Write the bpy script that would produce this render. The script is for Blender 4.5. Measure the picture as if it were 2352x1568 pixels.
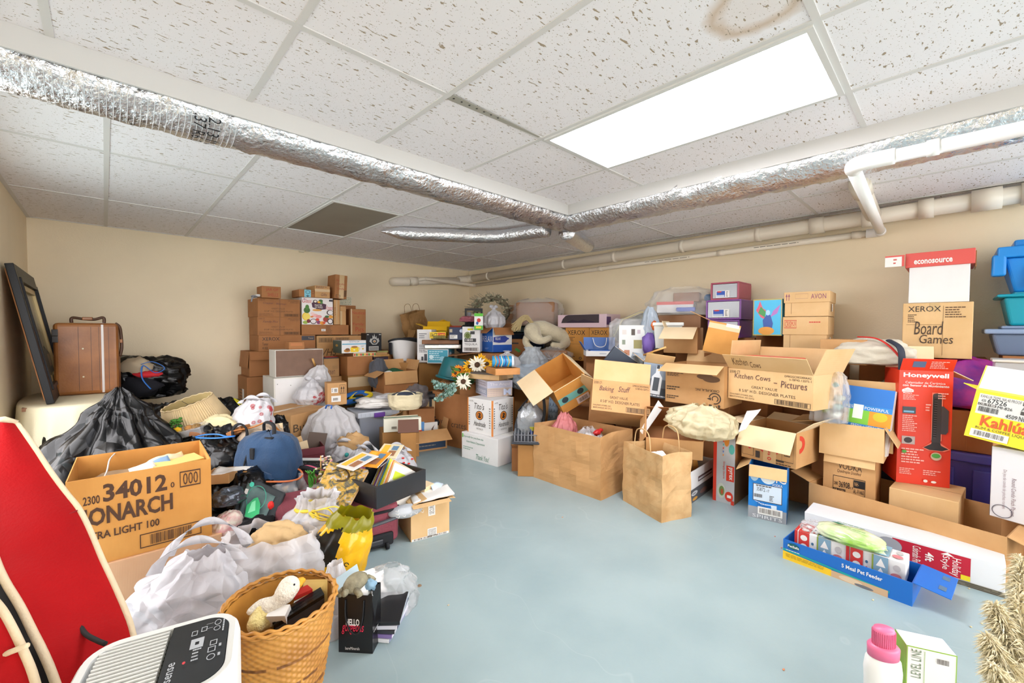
import bpy,bmesh,math,random
from mathutils import Vector,Matrix,Euler,noise
# ---------------------------------------------------------------- clear
for o in list(bpy.data.objects):bpy.data.objects.remove(o)
S=bpy.context.scene
COL=S.collection
R=math.radians
# ---------------------------------------------------------------- camera (1.22 m above the floor, looking into the far corner)
IW,IH,FOC=2352,1568,973.9
PITCH,ROLL,YAW=.03001,.00392,.765
EYE=Vector((0,0,1.22))
def _basis():
 cy,sy,cp,sp=math.cos(YAW),math.sin(YAW),math.cos(PITCH),math.sin(PITCH)
 f=Vector((sy*cp,cy*cp,-sp));r=Vector((cy,-sy,0));u=r.cross(f)
 c,s=math.cos(ROLL),math.sin(ROLL)
 return c*r+s*u,c*u-s*r,f
BR,BU,BF=_basis()
cd=bpy.data.cameras.new('camera');cam=bpy.data.objects.new('camera',cd);COL.objects.link(cam)
cd.sensor_width=36;cd.lens=FOC/IW*36;cd.clip_start=.02
cam.matrix_world=Matrix(((BR.x,BU.x,-BF.x,EYE.x),(BR.y,BU.y,-BF.y,EYE.y),(BR.z,BU.z,-BF.z,EYE.z),(0,0,0,1)))
S.camera=cam
# ---------------------------------------------------------------- world and view
S.view_settings.view_transform='Standard';S.view_settings.look='None'
S.view_settings.gamma=1;S.view_settings.exposure=0.74;S.view_settings.use_curve_mapping=False
wd=bpy.data.worlds.new('world');S.world=wd;wd.use_nodes=True
wd.node_tree.nodes['Background'].inputs[0].default_value=(1,.975,.99,1)
wd.node_tree.nodes['Background'].inputs[1].default_value=4.2 # added uniform fill light, entering by the open rear and unseen wall openings
# ---------------------------------------------------------------- survey: a picture point carried to a plane of the room
def P(px,py,z=None,x=None,y=None,d=None):
 r=BR*((px-IW/2)/FOC)+BU*((IH/2-py)/FOC)+BF
 if z is not None:t=(z-EYE.z)/r.z
 elif x is not None:t=x/r.x
 elif y is not None:t=y/r.y
 else:t=d
 return EYE+r*t
# ---------------------------------------------------------------- materials
M={}
def lin(h):
 if isinstance(h,str):
  h=h.lstrip('#');c=[int(h[i:i+2],16)/255 for i in(0,2,4)]
 else:c=h
 return tuple(v/12.92 if v<=.04045 else((v+.055)/1.055)**2.4 for v in c)+(1,)
def mat(n,col,rough=.6,metal=0.,bump=0.,bs=40.,var=0.,vs=6.,emit=0.,alpha=1.,trans=0.,coat=0.,tl=0.,wave=0.,col2=None,sheen=0.,bmode='noise',spec=None):
 m=bpy.data.materials.new(n);m.use_nodes=True;N=m.node_tree.nodes;L=m.node_tree.links
 b=N['Principled BSDF'];c=lin(col)
 b.inputs['Base Color'].default_value=c;b.inputs['Roughness'].default_value=rough;b.inputs['Metallic'].default_value=metal
 if coat:b.inputs['Coat Weight'].default_value=coat;b.inputs['Coat Roughness'].default_value=.15
 if trans:b.inputs['Transmission Weight'].default_value=trans
 if sheen:b.inputs['Sheen Weight'].default_value=sheen
 if spec is not None:b.inputs['Specular IOR Level'].default_value=spec
 if emit:b.inputs['Emission Color'].default_value=c;b.inputs['Emission Strength'].default_value=emit
 tc=N.new('ShaderNodeTexCoord')
 if var:
  nz=N.new('ShaderNodeTexNoise');nz.inputs['Scale'].default_value=vs;nz.inputs['Detail'].default_value=6
  L.new(tc.outputs['Object'],nz.inputs['Vector'])
  mx=N.new('ShaderNodeMix');mx.data_type='RGBA'
  c2=lin(col2)if col2 else tuple(v*(1-var)for v in c[:3])+(1,)
  mx.inputs[6].default_value=c;mx.inputs[7].default_value=c2
  rp=N.new('ShaderNodeMapRange');rp.inputs[1].default_value=.38;rp.inputs[2].default_value=.66
  L.new(nz.outputs['Fac'],rp.inputs[0]);L.new(rp.outputs[0],mx.inputs[0]);L.new(mx.outputs[2],b.inputs['Base Color'])
 if bump or wave:
  bp=N.new('ShaderNodeBump');bp.inputs['Strength'].default_value=bump or wave;bp.inputs['Distance'].default_value=.01
  if wave:
   t=N.new('ShaderNodeTexWave');t.inputs['Scale'].default_value=bs;t.inputs['Distortion'].default_value=.4;t.bands_direction='X'
  elif bmode=='voronoi':
   t=N.new('ShaderNodeTexVoronoi');t.feature='DISTANCE_TO_EDGE';t.inputs['Scale'].default_value=bs;bp.inputs['Distance'].default_value=.05
  else:
   t=N.new('ShaderNodeTexNoise');t.inputs['Scale'].default_value=bs;t.inputs['Detail'].default_value=5
  L.new(tc.outputs['Object'],t.inputs['Vector']);L.new(t.outputs[0],bp.inputs['Height']);L.new(bp.outputs[0],b.inputs['Normal'])
 out=N['Material Output']
 last=b.outputs[0]
 if tl:
  tr=N.new('ShaderNodeBsdfTranslucent');tr.inputs[0].default_value=c
  ms=N.new('ShaderNodeMixShader');ms.inputs[0].default_value=tl
  L.new(last,ms.inputs[1]);L.new(tr.outputs[0],ms.inputs[2]);last=ms.outputs[0]
 if alpha<1:
  tp=N.new('ShaderNodeBsdfTransparent');ms=N.new('ShaderNodeMixShader');ms.inputs[0].default_value=alpha
  L.new(tp.outputs[0],ms.inputs[1]);L.new(last,ms.inputs[2]);last=ms.outputs[0]
 if last!=b.outputs[0]:L.new(last,out.inputs[0])
 M[n]=m;return m
def C(hexcol,rough=.55):
 """plain ink / paper / plastic colour"""
 k=f'c_{hexcol}_{rough}'
 if k not in M:mat(k,hexcol,rough)
 return k
mat('card','#c89a66',.75,var=.14,vs=5,wave=.05,bs=60,col2='#bb8c58')
mat('card_light','#d9b482',.75,var=.1,vs=5,wave=.05,bs=60,col2='#d0a873')
mat('card_pale','#e6cfa8',.75,var=.1,vs=4,col2='#dfc49a')
mat('card_pink','#d7ab84',.75,var=.1,vs=5,wave=.06,bs=60,col2='#cf9f77')
mat('card_dark','#a9783f',.75,var=.15,vs=5,wave=.05,bs=60,col2='#9c6d38')
mat('card_orange','#cf9347',.72,var=.16,vs=4,wave=.07,bs=70,col2='#bf8238')
mat('card_brown','#a87142',.75,var=.12,vs=5,wave=.05,bs=60,col2='#9c663a')
mat('kraft','#cba574',.8,var=.15,vs=9,bump=.35,bs=18,col2='#b98f5c')
mat('kraft_dark','#a9804f',.8,var=.15,vs=9,bump=.35,bs=18,col2='#977043')
mat('seam','#7d5a34',.85)
mat('ink','#4a3a2c',.7);mat('ink_soft','#64482f',.7);mat('ink_red','#a8452f',.7);mat('ink_pen','#6a4a44',.7)
mat('black','#17171a',.5);mat('white','#eeecea',.55);mat('paper','#e9e6e1',.7);mat('paper_warm','#e8dcc2',.7)
mat('tape','#c8a878',.25,coat=.3);mat('tape_clear','#d6bd97',.18,coat=.5)
mat('white_card','#e6e4e2',.55,var=.05,vs=6);mat('grey_card','#bfc0c4',.5)
mat('bag_white','#dddce0',.32,tl=.28,bump=0.55,bs=11,bmode='voronoi',coat=.2)
mat('bag_milk','#e6e4e6',.3,tl=.3,bump=0.5,bs=10,bmode='voronoi',coat=.2,alpha=.86)
mat('bag_clear','#e8e8ea',.14,alpha=.34,bump=0.8,bs=9,bmode='voronoi',coat=.6)
mat('bag_film','#efefef',.12,alpha=.22,bump=0.8,bs=9,bmode='voronoi',coat=.6)
mat('bag_grey','#b9bfc4',.34,tl=.2,bump=0.5,bs=11,bmode='voronoi')
mat('bag_blue','#ccd8e4',.34,tl=.3,bump=0.5,bs=11,bmode='voronoi')
mat('bag_pink','#e58f90',.3,tl=.3,bump=0.7,bs=12,bmode='voronoi',alpha=.9)
mat('bag_cream','#ece0bb',.38,tl=.35,bump=0.7,bs=9,bmode='voronoi',alpha=.92)
mat('bag_smoke','#6c6668',.25,alpha=.72,bump=0.7,bs=10,bmode='voronoi',coat=.4)
mat('bag_black','#070709',.3,bump=0.9,bs=7,bmode='voronoi',coat=.08,spec=.4)
mat('bag_yellow','#f5bd0c',.3,tl=.15,bump=0.5,bs=9,bmode='voronoi',coat=.3)
# ---------------------------------------------------------------- mesh builder
_txt={}
def text_mesh(s,bold=0.,shear=0.):
 k=(s,bold,shear)
 if k not in _txt:
  cu=bpy.data.curves.new('t','FONT');cu.body=s;cu.offset=bold;cu.shear=shear;cu.resolution_u=2;cu.size=1
  ob=bpy.data.objects.new('t',cu);COL.objects.link(ob)
  dg=bpy.context.evaluated_depsgraph_get();me=bpy.data.meshes.new_from_object(ob.evaluated_get(dg))
  v=[Vector(q.co)for q in me.vertices];f=[tuple(p.vertices)for p in me.polygons]
  bpy.data.objects.remove(ob);bpy.data.curves.remove(cu);bpy.data.meshes.remove(me)
  if v:
   x0=min(q.x for q in v);x1=max(q.x for q in v);y0=min(q.y for q in v);y1=max(q.y for q in v)
   v=[((q.x-x0)/max(1e-6,x1-x0),(q.y-y0)/max(1e-6,y1-y0))for q in v]
  _txt[k]=(v,f)
 return _txt[k]
class MB:
 def __init__(s):s.v=[];s.f=[];s.m=[];s.sm=[];s.ms=[]
 def mi(s,m):
  if m not in s.ms:s.ms.append(m)
  return s.ms.index(m)
 def add(s,vs,fs,m,smooth=False,X=None):
  o=len(s.v);s.v+=[(X@Vector(q))if X else Vector(q)for q in vs];i=s.mi(m)
  for f in fs:s.f.append(tuple(a+o for a in f));s.m.append(i);s.sm.append(smooth)
  return s
 def box(s,x0,x1,y0,y1,z0,z1,m,X=None,taper=0.,bev=0.):
  t=taper
  if bev:
   bm=bmesh.new();bmesh.ops.create_cube(bm,size=1)
   for q in bm.verts:
    q.co=Vector((x0+(q.co.x+.5)*(x1-x0),y0+(q.co.y+.5)*(y1-y0),z0+(q.co.z+.5)*(z1-z0)))
    if t and q.co.z<(z0+z1)/2:
     q.co.x+=t*(1 if q.co.x<(x0+x1)/2 else-1);q.co.y+=t*(1 if q.co.y<(y0+y1)/2 else-1)
   bmesh.ops.bevel(bm,geom=bm.edges[:],offset=bev,segments=3,affect='EDGES',profile=.5)
   bm.verts.index_update();vs=[q.co.copy()for q in bm.verts];fs=[tuple(q.index for q in f.verts)for f in bm.faces];bm.free()
   return s.add(vs,fs,m,False,X)
  vs=[(x0+t,y0+t,z0),(x1-t,y0+t,z0),(x1-t,y1-t,z0),(x0+t,y1-t,z0),(x0,y0,z1),(x1,y0,z1),(x1,y1,z1),(x0,y1,z1)]
  return s.add(vs,[(0,3,2,1),(4,5,6,7),(0,1,5,4),(1,2,6,5),(2,3,7,6),(3,0,4,7)],m,False,X)
 def quad(s,a,b,c,d,m):return s.add([a,b,c,d],[(0,1,2,3)],m)
 def slab(s,pts,nrm,th,m):
  """polygon given thickness th along nrm"""
  n=len(pts);nv=Vector(nrm).normalized()*th;p=[Vector(q)for q in pts]
  vs=p+[q+nv for q in p]
  return s.add(vs,[tuple(range(n)),tuple(range(2*n-1,n-1,-1))]+[(i,i+n,(i+1)%n+n,(i+1)%n)for i in range(n)],m)
 def tube(s,pts,r,m,n=10,closed=False,caps=True,smooth=True,squash=1.):
  pts=[Vector(p)for p in pts];k=len(pts);rr=r if isinstance(r,(list,tuple))else[r]*k
  ref=None;vs=[]
  for i,p in enumerate(pts):
   t=(pts[(i+1)%k]-pts[i-1])if closed else(pts[min(i+1,k-1)]-pts[max(i-1,0)])
   t.normalize()
   if ref is None:ref=Vector((0,0,1))if abs(t.z)<.9 else Vector((1,0,0))
   a=t.cross(ref)
   if a.length<1e-5:a=t.orthogonal()
   a.normalize();b=a.cross(t).normalized();ref=b
   for j in range(n):
    w=2*math.pi*j/n;vs.append(p+a*math.cos(w)*rr[i]+b*math.sin(w)*rr[i]*squash)
  fs=[]
  for i in range(k if closed else k-1):
   for j in range(n):
    fs.append((i*n+j,i*n+(j+1)%n,((i+1)%k)*n+(j+1)%n,((i+1)%k)*n+j))
  if caps and not closed:fs+=[tuple(range(n-1,-1,-1)),tuple(range((k-1)*n,k*n))]
  return s.add(vs,fs,m,smooth)
 def lathe(s,prof,m,n=32,X=None,sx=1.,sy=1.,cap0=True,cap1=True,smooth=True):
  vs=[(r*math.cos(2*math.pi*j/n)*sx,r*math.sin(2*math.pi*j/n)*sy,z)for r,z in prof for j in range(n)]
  k=len(prof);fs=[(i*n+j,i*n+(j+1)%n,(i+1)*n+(j+1)%n,(i+1)*n+j)for i in range(k-1)for j in range(n)]
  if cap0:fs.append(tuple(range(n-1,-1,-1)))
  if cap1:fs.append(tuple(range((k-1)*n,k*n)))
  return s.add(vs,fs,m,smooth,X)
 def ball(s,c,r,m,n=20,k=12,nz=0.,ns=3.,seed=0,X=None):
  c=Vector(c);r=Vector(r)if not isinstance(r,(int,float))else Vector((r,r,r));vs=[]
  for i in range(k+1):
   t=math.pi*i/k
   for j in range(n):
    w=2*math.pi*j/n;d=Vector((math.sin(t)*math.cos(w),math.sin(t)*math.sin(w),math.cos(t)))
    g=1+(noise.noise(d*ns+Vector((seed*7.3,seed,0)))*nz if nz else 0)
    vs.append(c+Vector((d.x*r.x,d.y*r.y,d.z*r.z))*g)
  return s.add(vs,[(i*n+j,(i+1)*n+j,(i+1)*n+(j+1)%n,i*n+(j+1)%n)for i in range(k)for j in range(n)],m,True,X)
 def text(s,t,X,m,bold=0.,shear=0.):
  """text stretched over the unit square carried by X"""
  v,f=text_mesh(t,bold,shear)
  if v:s.add([(a,b,0)for a,b in v],f,m,False,X)
  return s
 def build(s,name,parent=None,loc=None,rot=None):
  me=bpy.data.meshes.new(name);me.from_pydata(s.v,[],s.f);me.update()
  for m in s.ms:me.materials.append(M[m])
  me.polygons.foreach_set('material_index',s.m);me.polygons.foreach_set('use_smooth',s.sm)
  o=bpy.data.objects.new(name,me);COL.objects.link(o)
  if parent:o.parent=parent
  if loc is not None:o.location=loc
  if rot is not None:o.rotation_euler=rot
  return o
def tag(o,label,cat,group=None,kind=None):
 if label:o['label']=label
 if cat:o['category']=cat
 if group:o['group']=group
 if kind:o['kind']=kind
 return o
def thing(name,label,cat,loc=(0,0,0),rot=(0,0,0),group=None):
 o=bpy.data.objects.new(name,None);COL.objects.link(o);o.empty_display_size=.05
 o.location=loc;o.rotation_euler=rot;tag(o,label,cat,group);return o
def struct(mb,name):o=mb.build(name);o['kind']='structure';return o
def TR(loc,rz=0.,rx=0.,ry=0.):return Matrix.Translation(loc)@Euler((R(rx),R(ry),R(rz)),'XYZ').to_matrix().to_4x4()
# ---------------------------------------------------------------- cartons
def FX(X,xl,xr,yt,yb,ref='l'):
 """front face standing on the plane x = X (facing the aisle)"""
 p=xl if ref=='l' else xr
 a=P(xl,yb,x=X);b=P(xr,yb,x=X);zt=P(p,yt,x=X).z;zb=P(p,yb,x=X).z
 return dict(loc=Vector((X,(a.y+b.y)/2,zb)),yaw=-90.,w=a.y-b.y,h=zt-zb)
def FY(Y,xl,xr,yt,yb,ref='l'):
 p=xl if ref=='l' else xr
 a=P(xl,yb,y=Y);b=P(xr,yb,y=Y);zt=P(p,yt,y=Y).z;zb=P(p,yb,y=Y).z
 return dict(loc=Vector(((a.x+b.x)/2,Y,zb)),yaw=0.,w=b.x-a.x,h=zt-zb)
def FZ(pa,pb,z,yt):
 """front bottom edge from pa to pb at height z, top of the left corner at yt"""
 a=P(*pa,z=z);b=P(*pb,z=z);d=b-a
 dep=(a-EYE).dot(BF);h=P(pa[0],yt,d=dep).z-z
 return dict(loc=(a+b)/2,yaw=math.degrees(math.atan2(d.y,d.x)),w=d.length,h=h)
def FT(pa,pb,z,zb):
 """front top edge from pa to pb at height z, bottom at zb"""
 a=P(*pa,z=z);b=P(*pb,z=z);d=b-a;c=(a+b)/2
 return dict(loc=Vector((c.x,c.y,zb)),yaw=math.degrees(math.atan2(d.y,d.x)),w=d.length,h=z-zb)
def snap(F,zb):
 F=dict(F);l=F['loc'];F['h']+=l.z-zb;F['loc']=Vector((l.x,l.y,zb));return F
def faceX(side,w,d,h,e=.0008):
 """unit square onto a box face, u to the right as seen, v up"""
 if side=='f':return Matrix(((w,0,0,-w/2),(0,0,-1,-e),(0,h,0,0),(0,0,0,1)))
 if side=='r':return Matrix(((0,0,1,w/2+e),(d,0,0,0),(0,h,0,0),(0,0,0,1)))
 if side=='l':return Matrix(((0,0,-1,-w/2-e),(-d,0,0,d),(0,h,0,0),(0,0,0,1)))
 return Matrix(((w,0,0,-w/2),(0,d,0,0),(0,0,1,h+e),(0,0,0,1)))
def rect(u0,v0,u1,v1):return Matrix(((u1-u0,0,0,u0),(0,v1-v0,0,v0),(0,0,1,0),(0,0,0,1)))
UQ=[(0,0,0),(1,0,0),(1,1,0),(0,1,0)]
def do_print(mb,X,items):
 """items: (what, u0, v0, u1, v1, material, options)"""
 lay=0.
 for it in items:
  w,u0,v0,u1,v1,m=it[:6];op=it[6]if len(it)>6 else{}
  if m not in M:m=C(m)
  lay+=.00025
  Q=X@Matrix.Translation((0,0,lay))@rect(u0,v0,u1,v1)
  rot=op.get('rot',0)
  if rot==90:Q=Q@Matrix(((0,-1,0,1),(1,0,0,0),(0,0,1,0),(0,0,0,1)))
  if rot==-90:Q=Q@Matrix(((0,1,0,0),(-1,0,0,1),(0,0,1,0),(0,0,0,1)))
  if rot==180:Q=Q@Matrix(((-1,0,0,1),(0,-1,0,1),(0,0,1,0),(0,0,0,1)))
  if w=='#r':mb.add(UQ,[(0,1,2,3)],m,False,Q)
  elif w=='#poly':mb.add([(a,b,0)for a,b in op['p']],[tuple(range(len(op['p'])))],m,False,Q)
  elif w=='#o':
   n=28;mb.add([(.5+.5*math.cos(2*math.pi*i/n),.5+.5*math.sin(2*math.pi*i/n),0)for i in range(n)],[tuple(range(n))],m,False,Q)
  elif w=='#ring':
   n=32;t=op.get('t',.7);a0=op.get('a0',0);a1=op.get('a1',360);vs=[]
   for i in range(n+1):
    a=R(a0+(a1-a0)*i/n)
    for r in(.5,.5*t):vs.append((.5+r*math.cos(a),.5+r*math.sin(a),0))
   mb.add(vs,[(2*i,2*i+2,2*i+3,2*i+1)for i in range(n)],m,False,Q)
  elif w=='#fr':
   t=op.get('t',.04);tx=op.get('tx',t)
   for a,b,c,d in((0,0,1,t),(0,1-t,1,1),(0,t,tx,1-t),(1-tx,t,1,1-t)):
    mb.add([(a,b,0),(c,b,0),(c,d,0),(a,d,0)],[(0,1,2,3)],m,False,Q)
  elif w=='#bar':
   rn=random.Random(op.get('s',3));x=.03
   while x<.95:
    t=rn.choice((.008,.012,.02));mb.add([(x,.1,0),(x+t,.1,0),(x+t,.9,0),(x,.9,0)],[(0,1,2,3)],m,False,Q);x+=t+rn.choice((.01,.014,.02))
   if op.get('frame'):do_print(mb,X@Matrix.Translation((0,0,lay)),[('#fr',u0-.02*(u1-u0),v0,u1+.02*(u1-u0),v1,m,{'t':.06,'tx':.012})])
  elif w=='#ln':
   n=op.get('n',4);rn=random.Random(op.get('s',5))
   for i in range(n):
    y=1-(i+.75)/n;L=1 if op.get('full')else rn.uniform(.55,1);x=0
    while x<L-.02:
     ww=rn.uniform(.05,.16);e=min(x+ww,L);mb.add([(x,y,0),(e,y,0),(e,y+.45/n,0),(x,y+.45/n,0)],[(0,1,2,3)],m,False,Q);x=e+.025
  elif w=='#arrows':
   for k in(0,.55):
    mb.add([(k+.16,0,0),(k+.29,0,0),(k+.29,.6,0),(k+.16,.6,0)],[(0,1,2,3)],m,False,Q)
    mb.add([(k,.55,0),(k+.45,.55,0),(k+.225,1,0)],[(0,1,2)],m,False,Q)
  else:mb.text(w,Q,m,op.get('b',0),op.get('sh',0))
def flapX(side,w,d,h,ang):
 """frame of a flap: x along the hinge, y outwards along the flap (0 deg = up, 90 = out flat)"""
 if side=='f':H=Matrix.Translation((0,0,h));Z=0
 elif side=='b':H=Matrix.Translation((0,d,h));Z=180
 elif side=='l':H=Matrix.Translation((-w/2,d/2,h));Z=-90
 else:H=Matrix.Translation((w/2,d/2,h));Z=90
 return H@Euler((0,0,R(Z))).to_matrix().to_4x4()@Euler((R(90+ang),0,0)).to_matrix().to_4x4()
def carton(name,label,F,d,cat='box',m='card',mi=None,flaps=None,pr=None,st=None,op=False,tape=None,rx=0,ry=0,dyaw=0,group=None,edge=.004,bev=.004,taper=0.,cap=None,tapem='tape',seam=True,fmat=None,w=None,h=None,sides=None):
 """corrugated box.  flaps: {side: (angle, length[, material])}; pr: {side: items}; st: stickers [(side, items, name, label)]; tape: {side: (u0, u1)}"""
 w=w or F['w'];h=h or F['h'];mi=mi or m;mb=MB();t=edge
 if op or flaps:
  mb.box(-w/2,w/2,0,t,0,h,m);mb.box(-w/2,w/2,d-t,d,0,h,m);mb.box(-w/2,-w/2+t,t,d-t,0,h,m);mb.box(w/2-t,w/2,t,d-t,0,h,m)
  mb.box(-w/2+t,w/2-t,t,d-t,0,t,m)
 else:
  mb.box(-w/2,w/2,0,d,0,h,m,bev=min(bev,.2*min(w,d,h)),taper=taper)
  if seam and w>.12 and m.startswith('card'):mb.box(-w/2+.005,w/2-.005,d/2-.0015,d/2+.0015,h-.001,h+.0006,'seam')
 if sides:
  for s,mm in sides.items():mb.add(UQ,[(0,1,2,3)],mm if mm in M else C(mm),False,faceX(s,w,d,h,.0006)@rect(.005,.005,.995,.995))
 for s,items in(pr or{}).items():
  if len(s)==1:do_print(mb,faceX(s,w,d,h),items)
 loc=F['loc'];rot=Euler((R(rx),R(ry),R(F['yaw']+dyaw)),'XYZ')
 if not(flaps or st or tape):return tag(mb.build(name,None,loc,rot),label,cat,group)
 root=thing(name,label,cat,loc,rot,group);mb.build('body',root)
 for s,fl in(flaps or{}).items():
  fb=MB();fw=w if s[0]in 'fb' else d
  fm=fl[2]if len(fl)>2 else(fmat or mi)
  fb.box(-fw/2+.002,fw/2-.002,0,fl[1],-t,0,fm,bev=.0012)
  X=flapX(s[0],w,d,h,fl[0])
  if pr and 'flap_'+s in pr:do_print(fb,Matrix.Translation((-fw/2,0,.0006))@Matrix.Diagonal((fw,fl[1],1,1)),pr['flap_'+s])
  if pr and 'under_'+s in pr:do_print(fb,Matrix.Translation((fw/2,0,-t-.0006))@Matrix.Diagonal((-fw,fl[1],-1,1)),pr['under_'+s])
  for i,q in enumerate(fb.v):fb.v[i]=X@q
  fb.build('flap',root)
 for s,items,nm,lb in(st or[]):
  sb=MB();do_print(sb,faceX(s,w,d,h,.0012),items);o=sb.build(nm,root)
  if lb:o['label']=lb
 for s,(u0,u1)in(tape or{}).items():
  tb=MB()
  if s=='t':do_print(tb,faceX('t',w,d,h,.001),[('#r',0,u0,1,u1,tapem)])
  elif s=='v':do_print(tb,faceX('f',w,d,h,.001),[('#r',u0,0,u1,1,tapem)]);
  else:do_print(tb,faceX(s,w,d,h,.001),[('#r',u0,.68,u1,1,tapem)])
  tb.build('packing_tape',root)
 return root
# ---------------------------------------------------------------- soft things
def fbm(v,o=3):
 s=0;a=1
 for _ in range(o):s+=a*noise.noise(v);v=v*2.03;a*=.5
 return s
def bag_mesh(w,d,h,mtl,prof=None,seed=0,folds=9,fa=.12,crump=.05,n=72,k=34,top='tied',sq=2.6,lean=(0,0),inner=None):
 """a film bag: squarish plan, belly, pleats drawn towards the neck.  prof: [(t, r)]"""
 prof=prof or[(0,.82),(.12,.98),(.35,1.),(.6,.86),(.78,.5),(.88,.2),(.93,.13),(1,.3)]
 mb=MB();rn=random.Random(seed);ph=[rn.uniform(0,6.28)for _ in range(4)];vs=[]
 def rad(t):
  for(a,x),(b,y)in zip(prof,prof[1:]):
   if t<=b:u=(t-a)/(b-a);u=u*u*(3-2*u);return x+(y-x)*u
  return prof[-1][1]
 for i in range(k+1):
  t=i/k;r=rad(t)
  for j in range(n):
   a=2*math.pi*j/n;c,s=math.cos(a),math.sin(a)
   q=(abs(c)**sq+abs(s)**sq)**(-1/sq);q=1+(q-1)*max(0,1-t*1.1)
   pl=math.sin(folds*a+ph[0]+2.2*noise.noise(Vector((c*1.5,s*1.5,t*2+seed))))+.6*math.sin(folds*1.7*a+ph[1])
   f=1+fa*pl*(.15+t)*(1-.4*t)
   v=Vector((c*1.3,s*1.3,t*1.6))
   g=1+crump*(fbm(v*1.7+Vector((seed*3.1,0,0)))+1.2*(abs(noise.noise(v*3.3+Vector((seed,5,0))))-.2))
   rr=r*q*f*g
   zz=h*t+h*crump*.5*fbm(v*2+Vector((9,seed,3)))*min(1,t*4)
   if top=='open' and i==k:zz+=h*.06*noise.noise(Vector((c*2,s*2,seed)))
   vs.append((rr*c*w/2+lean[0]*t*t,rr*s*d/2+lean[1]*t*t,max(zz,0)))
 fs=[(i*n+j,i*n+(j+1)%n,(i+1)*n+(j+1)%n,(i+1)*n+j)for i in range(k)for j in range(n)]
 fs.append(tuple(range(n-1,-1,-1)))
 mb.add(vs,fs,mtl,True);return mb
def strap_loop(mb,a,b,hgt,wd,mtl,out=(0,0,0),n=14,th=.0025):
 """a flat handle from a up and over to b"""
 a=Vector(a);b=Vector(b);ax=(b-a).normalized();side=Vector((-ax.y,ax.x,0));vs=[]
 for i in range(n+1):
  t=i/n;p=a.lerp(b,t)+Vector((0,0,hgt*math.sin(math.pi*t)**.7))+Vector(out)*math.sin(math.pi*t)
  ww=wd*(1-.35*math.sin(math.pi*t));dirv=ax*(-1 if t<.5 else 1)*abs(math.cos(math.pi*t))+Vector((0,0,-1))*math.sin(math.pi*t)*.8
  dirv.normalize()
  for s1 in(0,1):
   for s2 in(-1,1):vs.append(p-dirv*ww*s1*(-1)+side*th*s2)
 fs=[]
 for i in range(n):
  o=i*4;q=o+4
  fs+=[(o,q,q+2,o+2),(o+1,o+3,q+3,q+1),(o,o+1,q+1,q),(o+2,q+2,q+3,o+3)]
 mb.add(vs,fs,mtl,True)
def bag(name,label,base,w,d,h,m='bag_white',yaw=0,handles=False,knot=False,hm=None,cat='bag',group=None,rx=0,ry=0,hl=.5,hw=.05,**kw):
 if handles and 'prof' not in kw:kw['prof']=[(0,.85),(.1,1.),(.4,1.03),(.7,.9),(.9,.62),(1,.5)];kw['top']='open'
 mb=bag_mesh(w,d,h,m,**kw);rot=(R(rx),R(ry),R(yaw))
 if not(handles or knot):return tag(mb.build(name,None,base,rot),label,cat,group)
 root=thing(name,label,cat,base,rot,group);mb.build('body',root)
 lx,ly=kw.get('lean',(0,0))
 if handles:
  for s in(-1,1):
   hb=MB();strap_loop(hb,(-w*.26+lx*.9,s*d*.2+ly*.9,h*.9),(w*.26+lx*.9,s*d*.2+ly*.9,h*.9),h*hl,hw,hm or m,out=(0,s*.02,0));hb.build('handle',root)
 if knot:
  kb=MB();rn=random.Random(kw.get('seed',1))
  kb.ball((lx,ly,h*.95),(w*.075,d*.075,w*.06),hm or m,nz=.3,n=14,k=8)
  for s in(-1,1):
   kb.ball((lx+s*w*.13,ly+rn.uniform(-.02,.02),h*1.03),(w*.12,.012,w*.075),hm or m,nz=.5,ns=2,seed=s+3,n=14,k=8)
  kb.build('knot',root)
 return root
def blob_mesh(w,d,h,m,seed=0,nz=.18,wr=.1,n=64,k=36,flat=.25,sq=2.3,pts=None):
 """a slumped soft mass: lumps, creases, flat underside, base at z = 0"""
 mb=MB();vs=[];sd=Vector((seed*3.7,seed*1.3,seed*.7))
 for i in range(k+1):
  t=math.pi*i/k
  for j in range(n):
   a=2*math.pi*j/n;e=Vector((math.sin(t)*math.cos(a),math.sin(t)*math.sin(a),math.cos(t)))
   q=(abs(e.x)**sq+abs(e.y)**sq+abs(e.z)**sq)**(-1/sq)
   g=1+nz*fbm(e*1.4+sd,2)+wr*(.35-abs(noise.noise(e*3.1+sd)))+wr*.6*(.3-abs(noise.noise(e*6.3+sd)))
   p=e*q*g;z=p.z*h*.5+h*.5
   if z<h*flat:z=h*flat-(h*flat-z)*.3
   vs.append((p.x*w/2,p.y*d/2,z-h*flat*.7))
 z0=min(v[2]for v in vs);vs=[(x,y,z-z0)for x,y,z in vs]
 return mb.add(vs,[(i*n+j,(i+1)*n+j,(i+1)*n+(j+1)%n,i*n+(j+1)%n)for i in range(k)for j in range(n)],m,True)
def blob(name,label,base,w,d,h,m,cat='bag',yaw=0,rx=0,ry=0,group=None,parent=None,**kw):
 mb=blob_mesh(w,d,h,m,**kw);o=mb.build(name,parent,base,(R(rx),R(ry),R(yaw)))
 if not parent:tag(o,label,cat,group)
 return o
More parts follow.
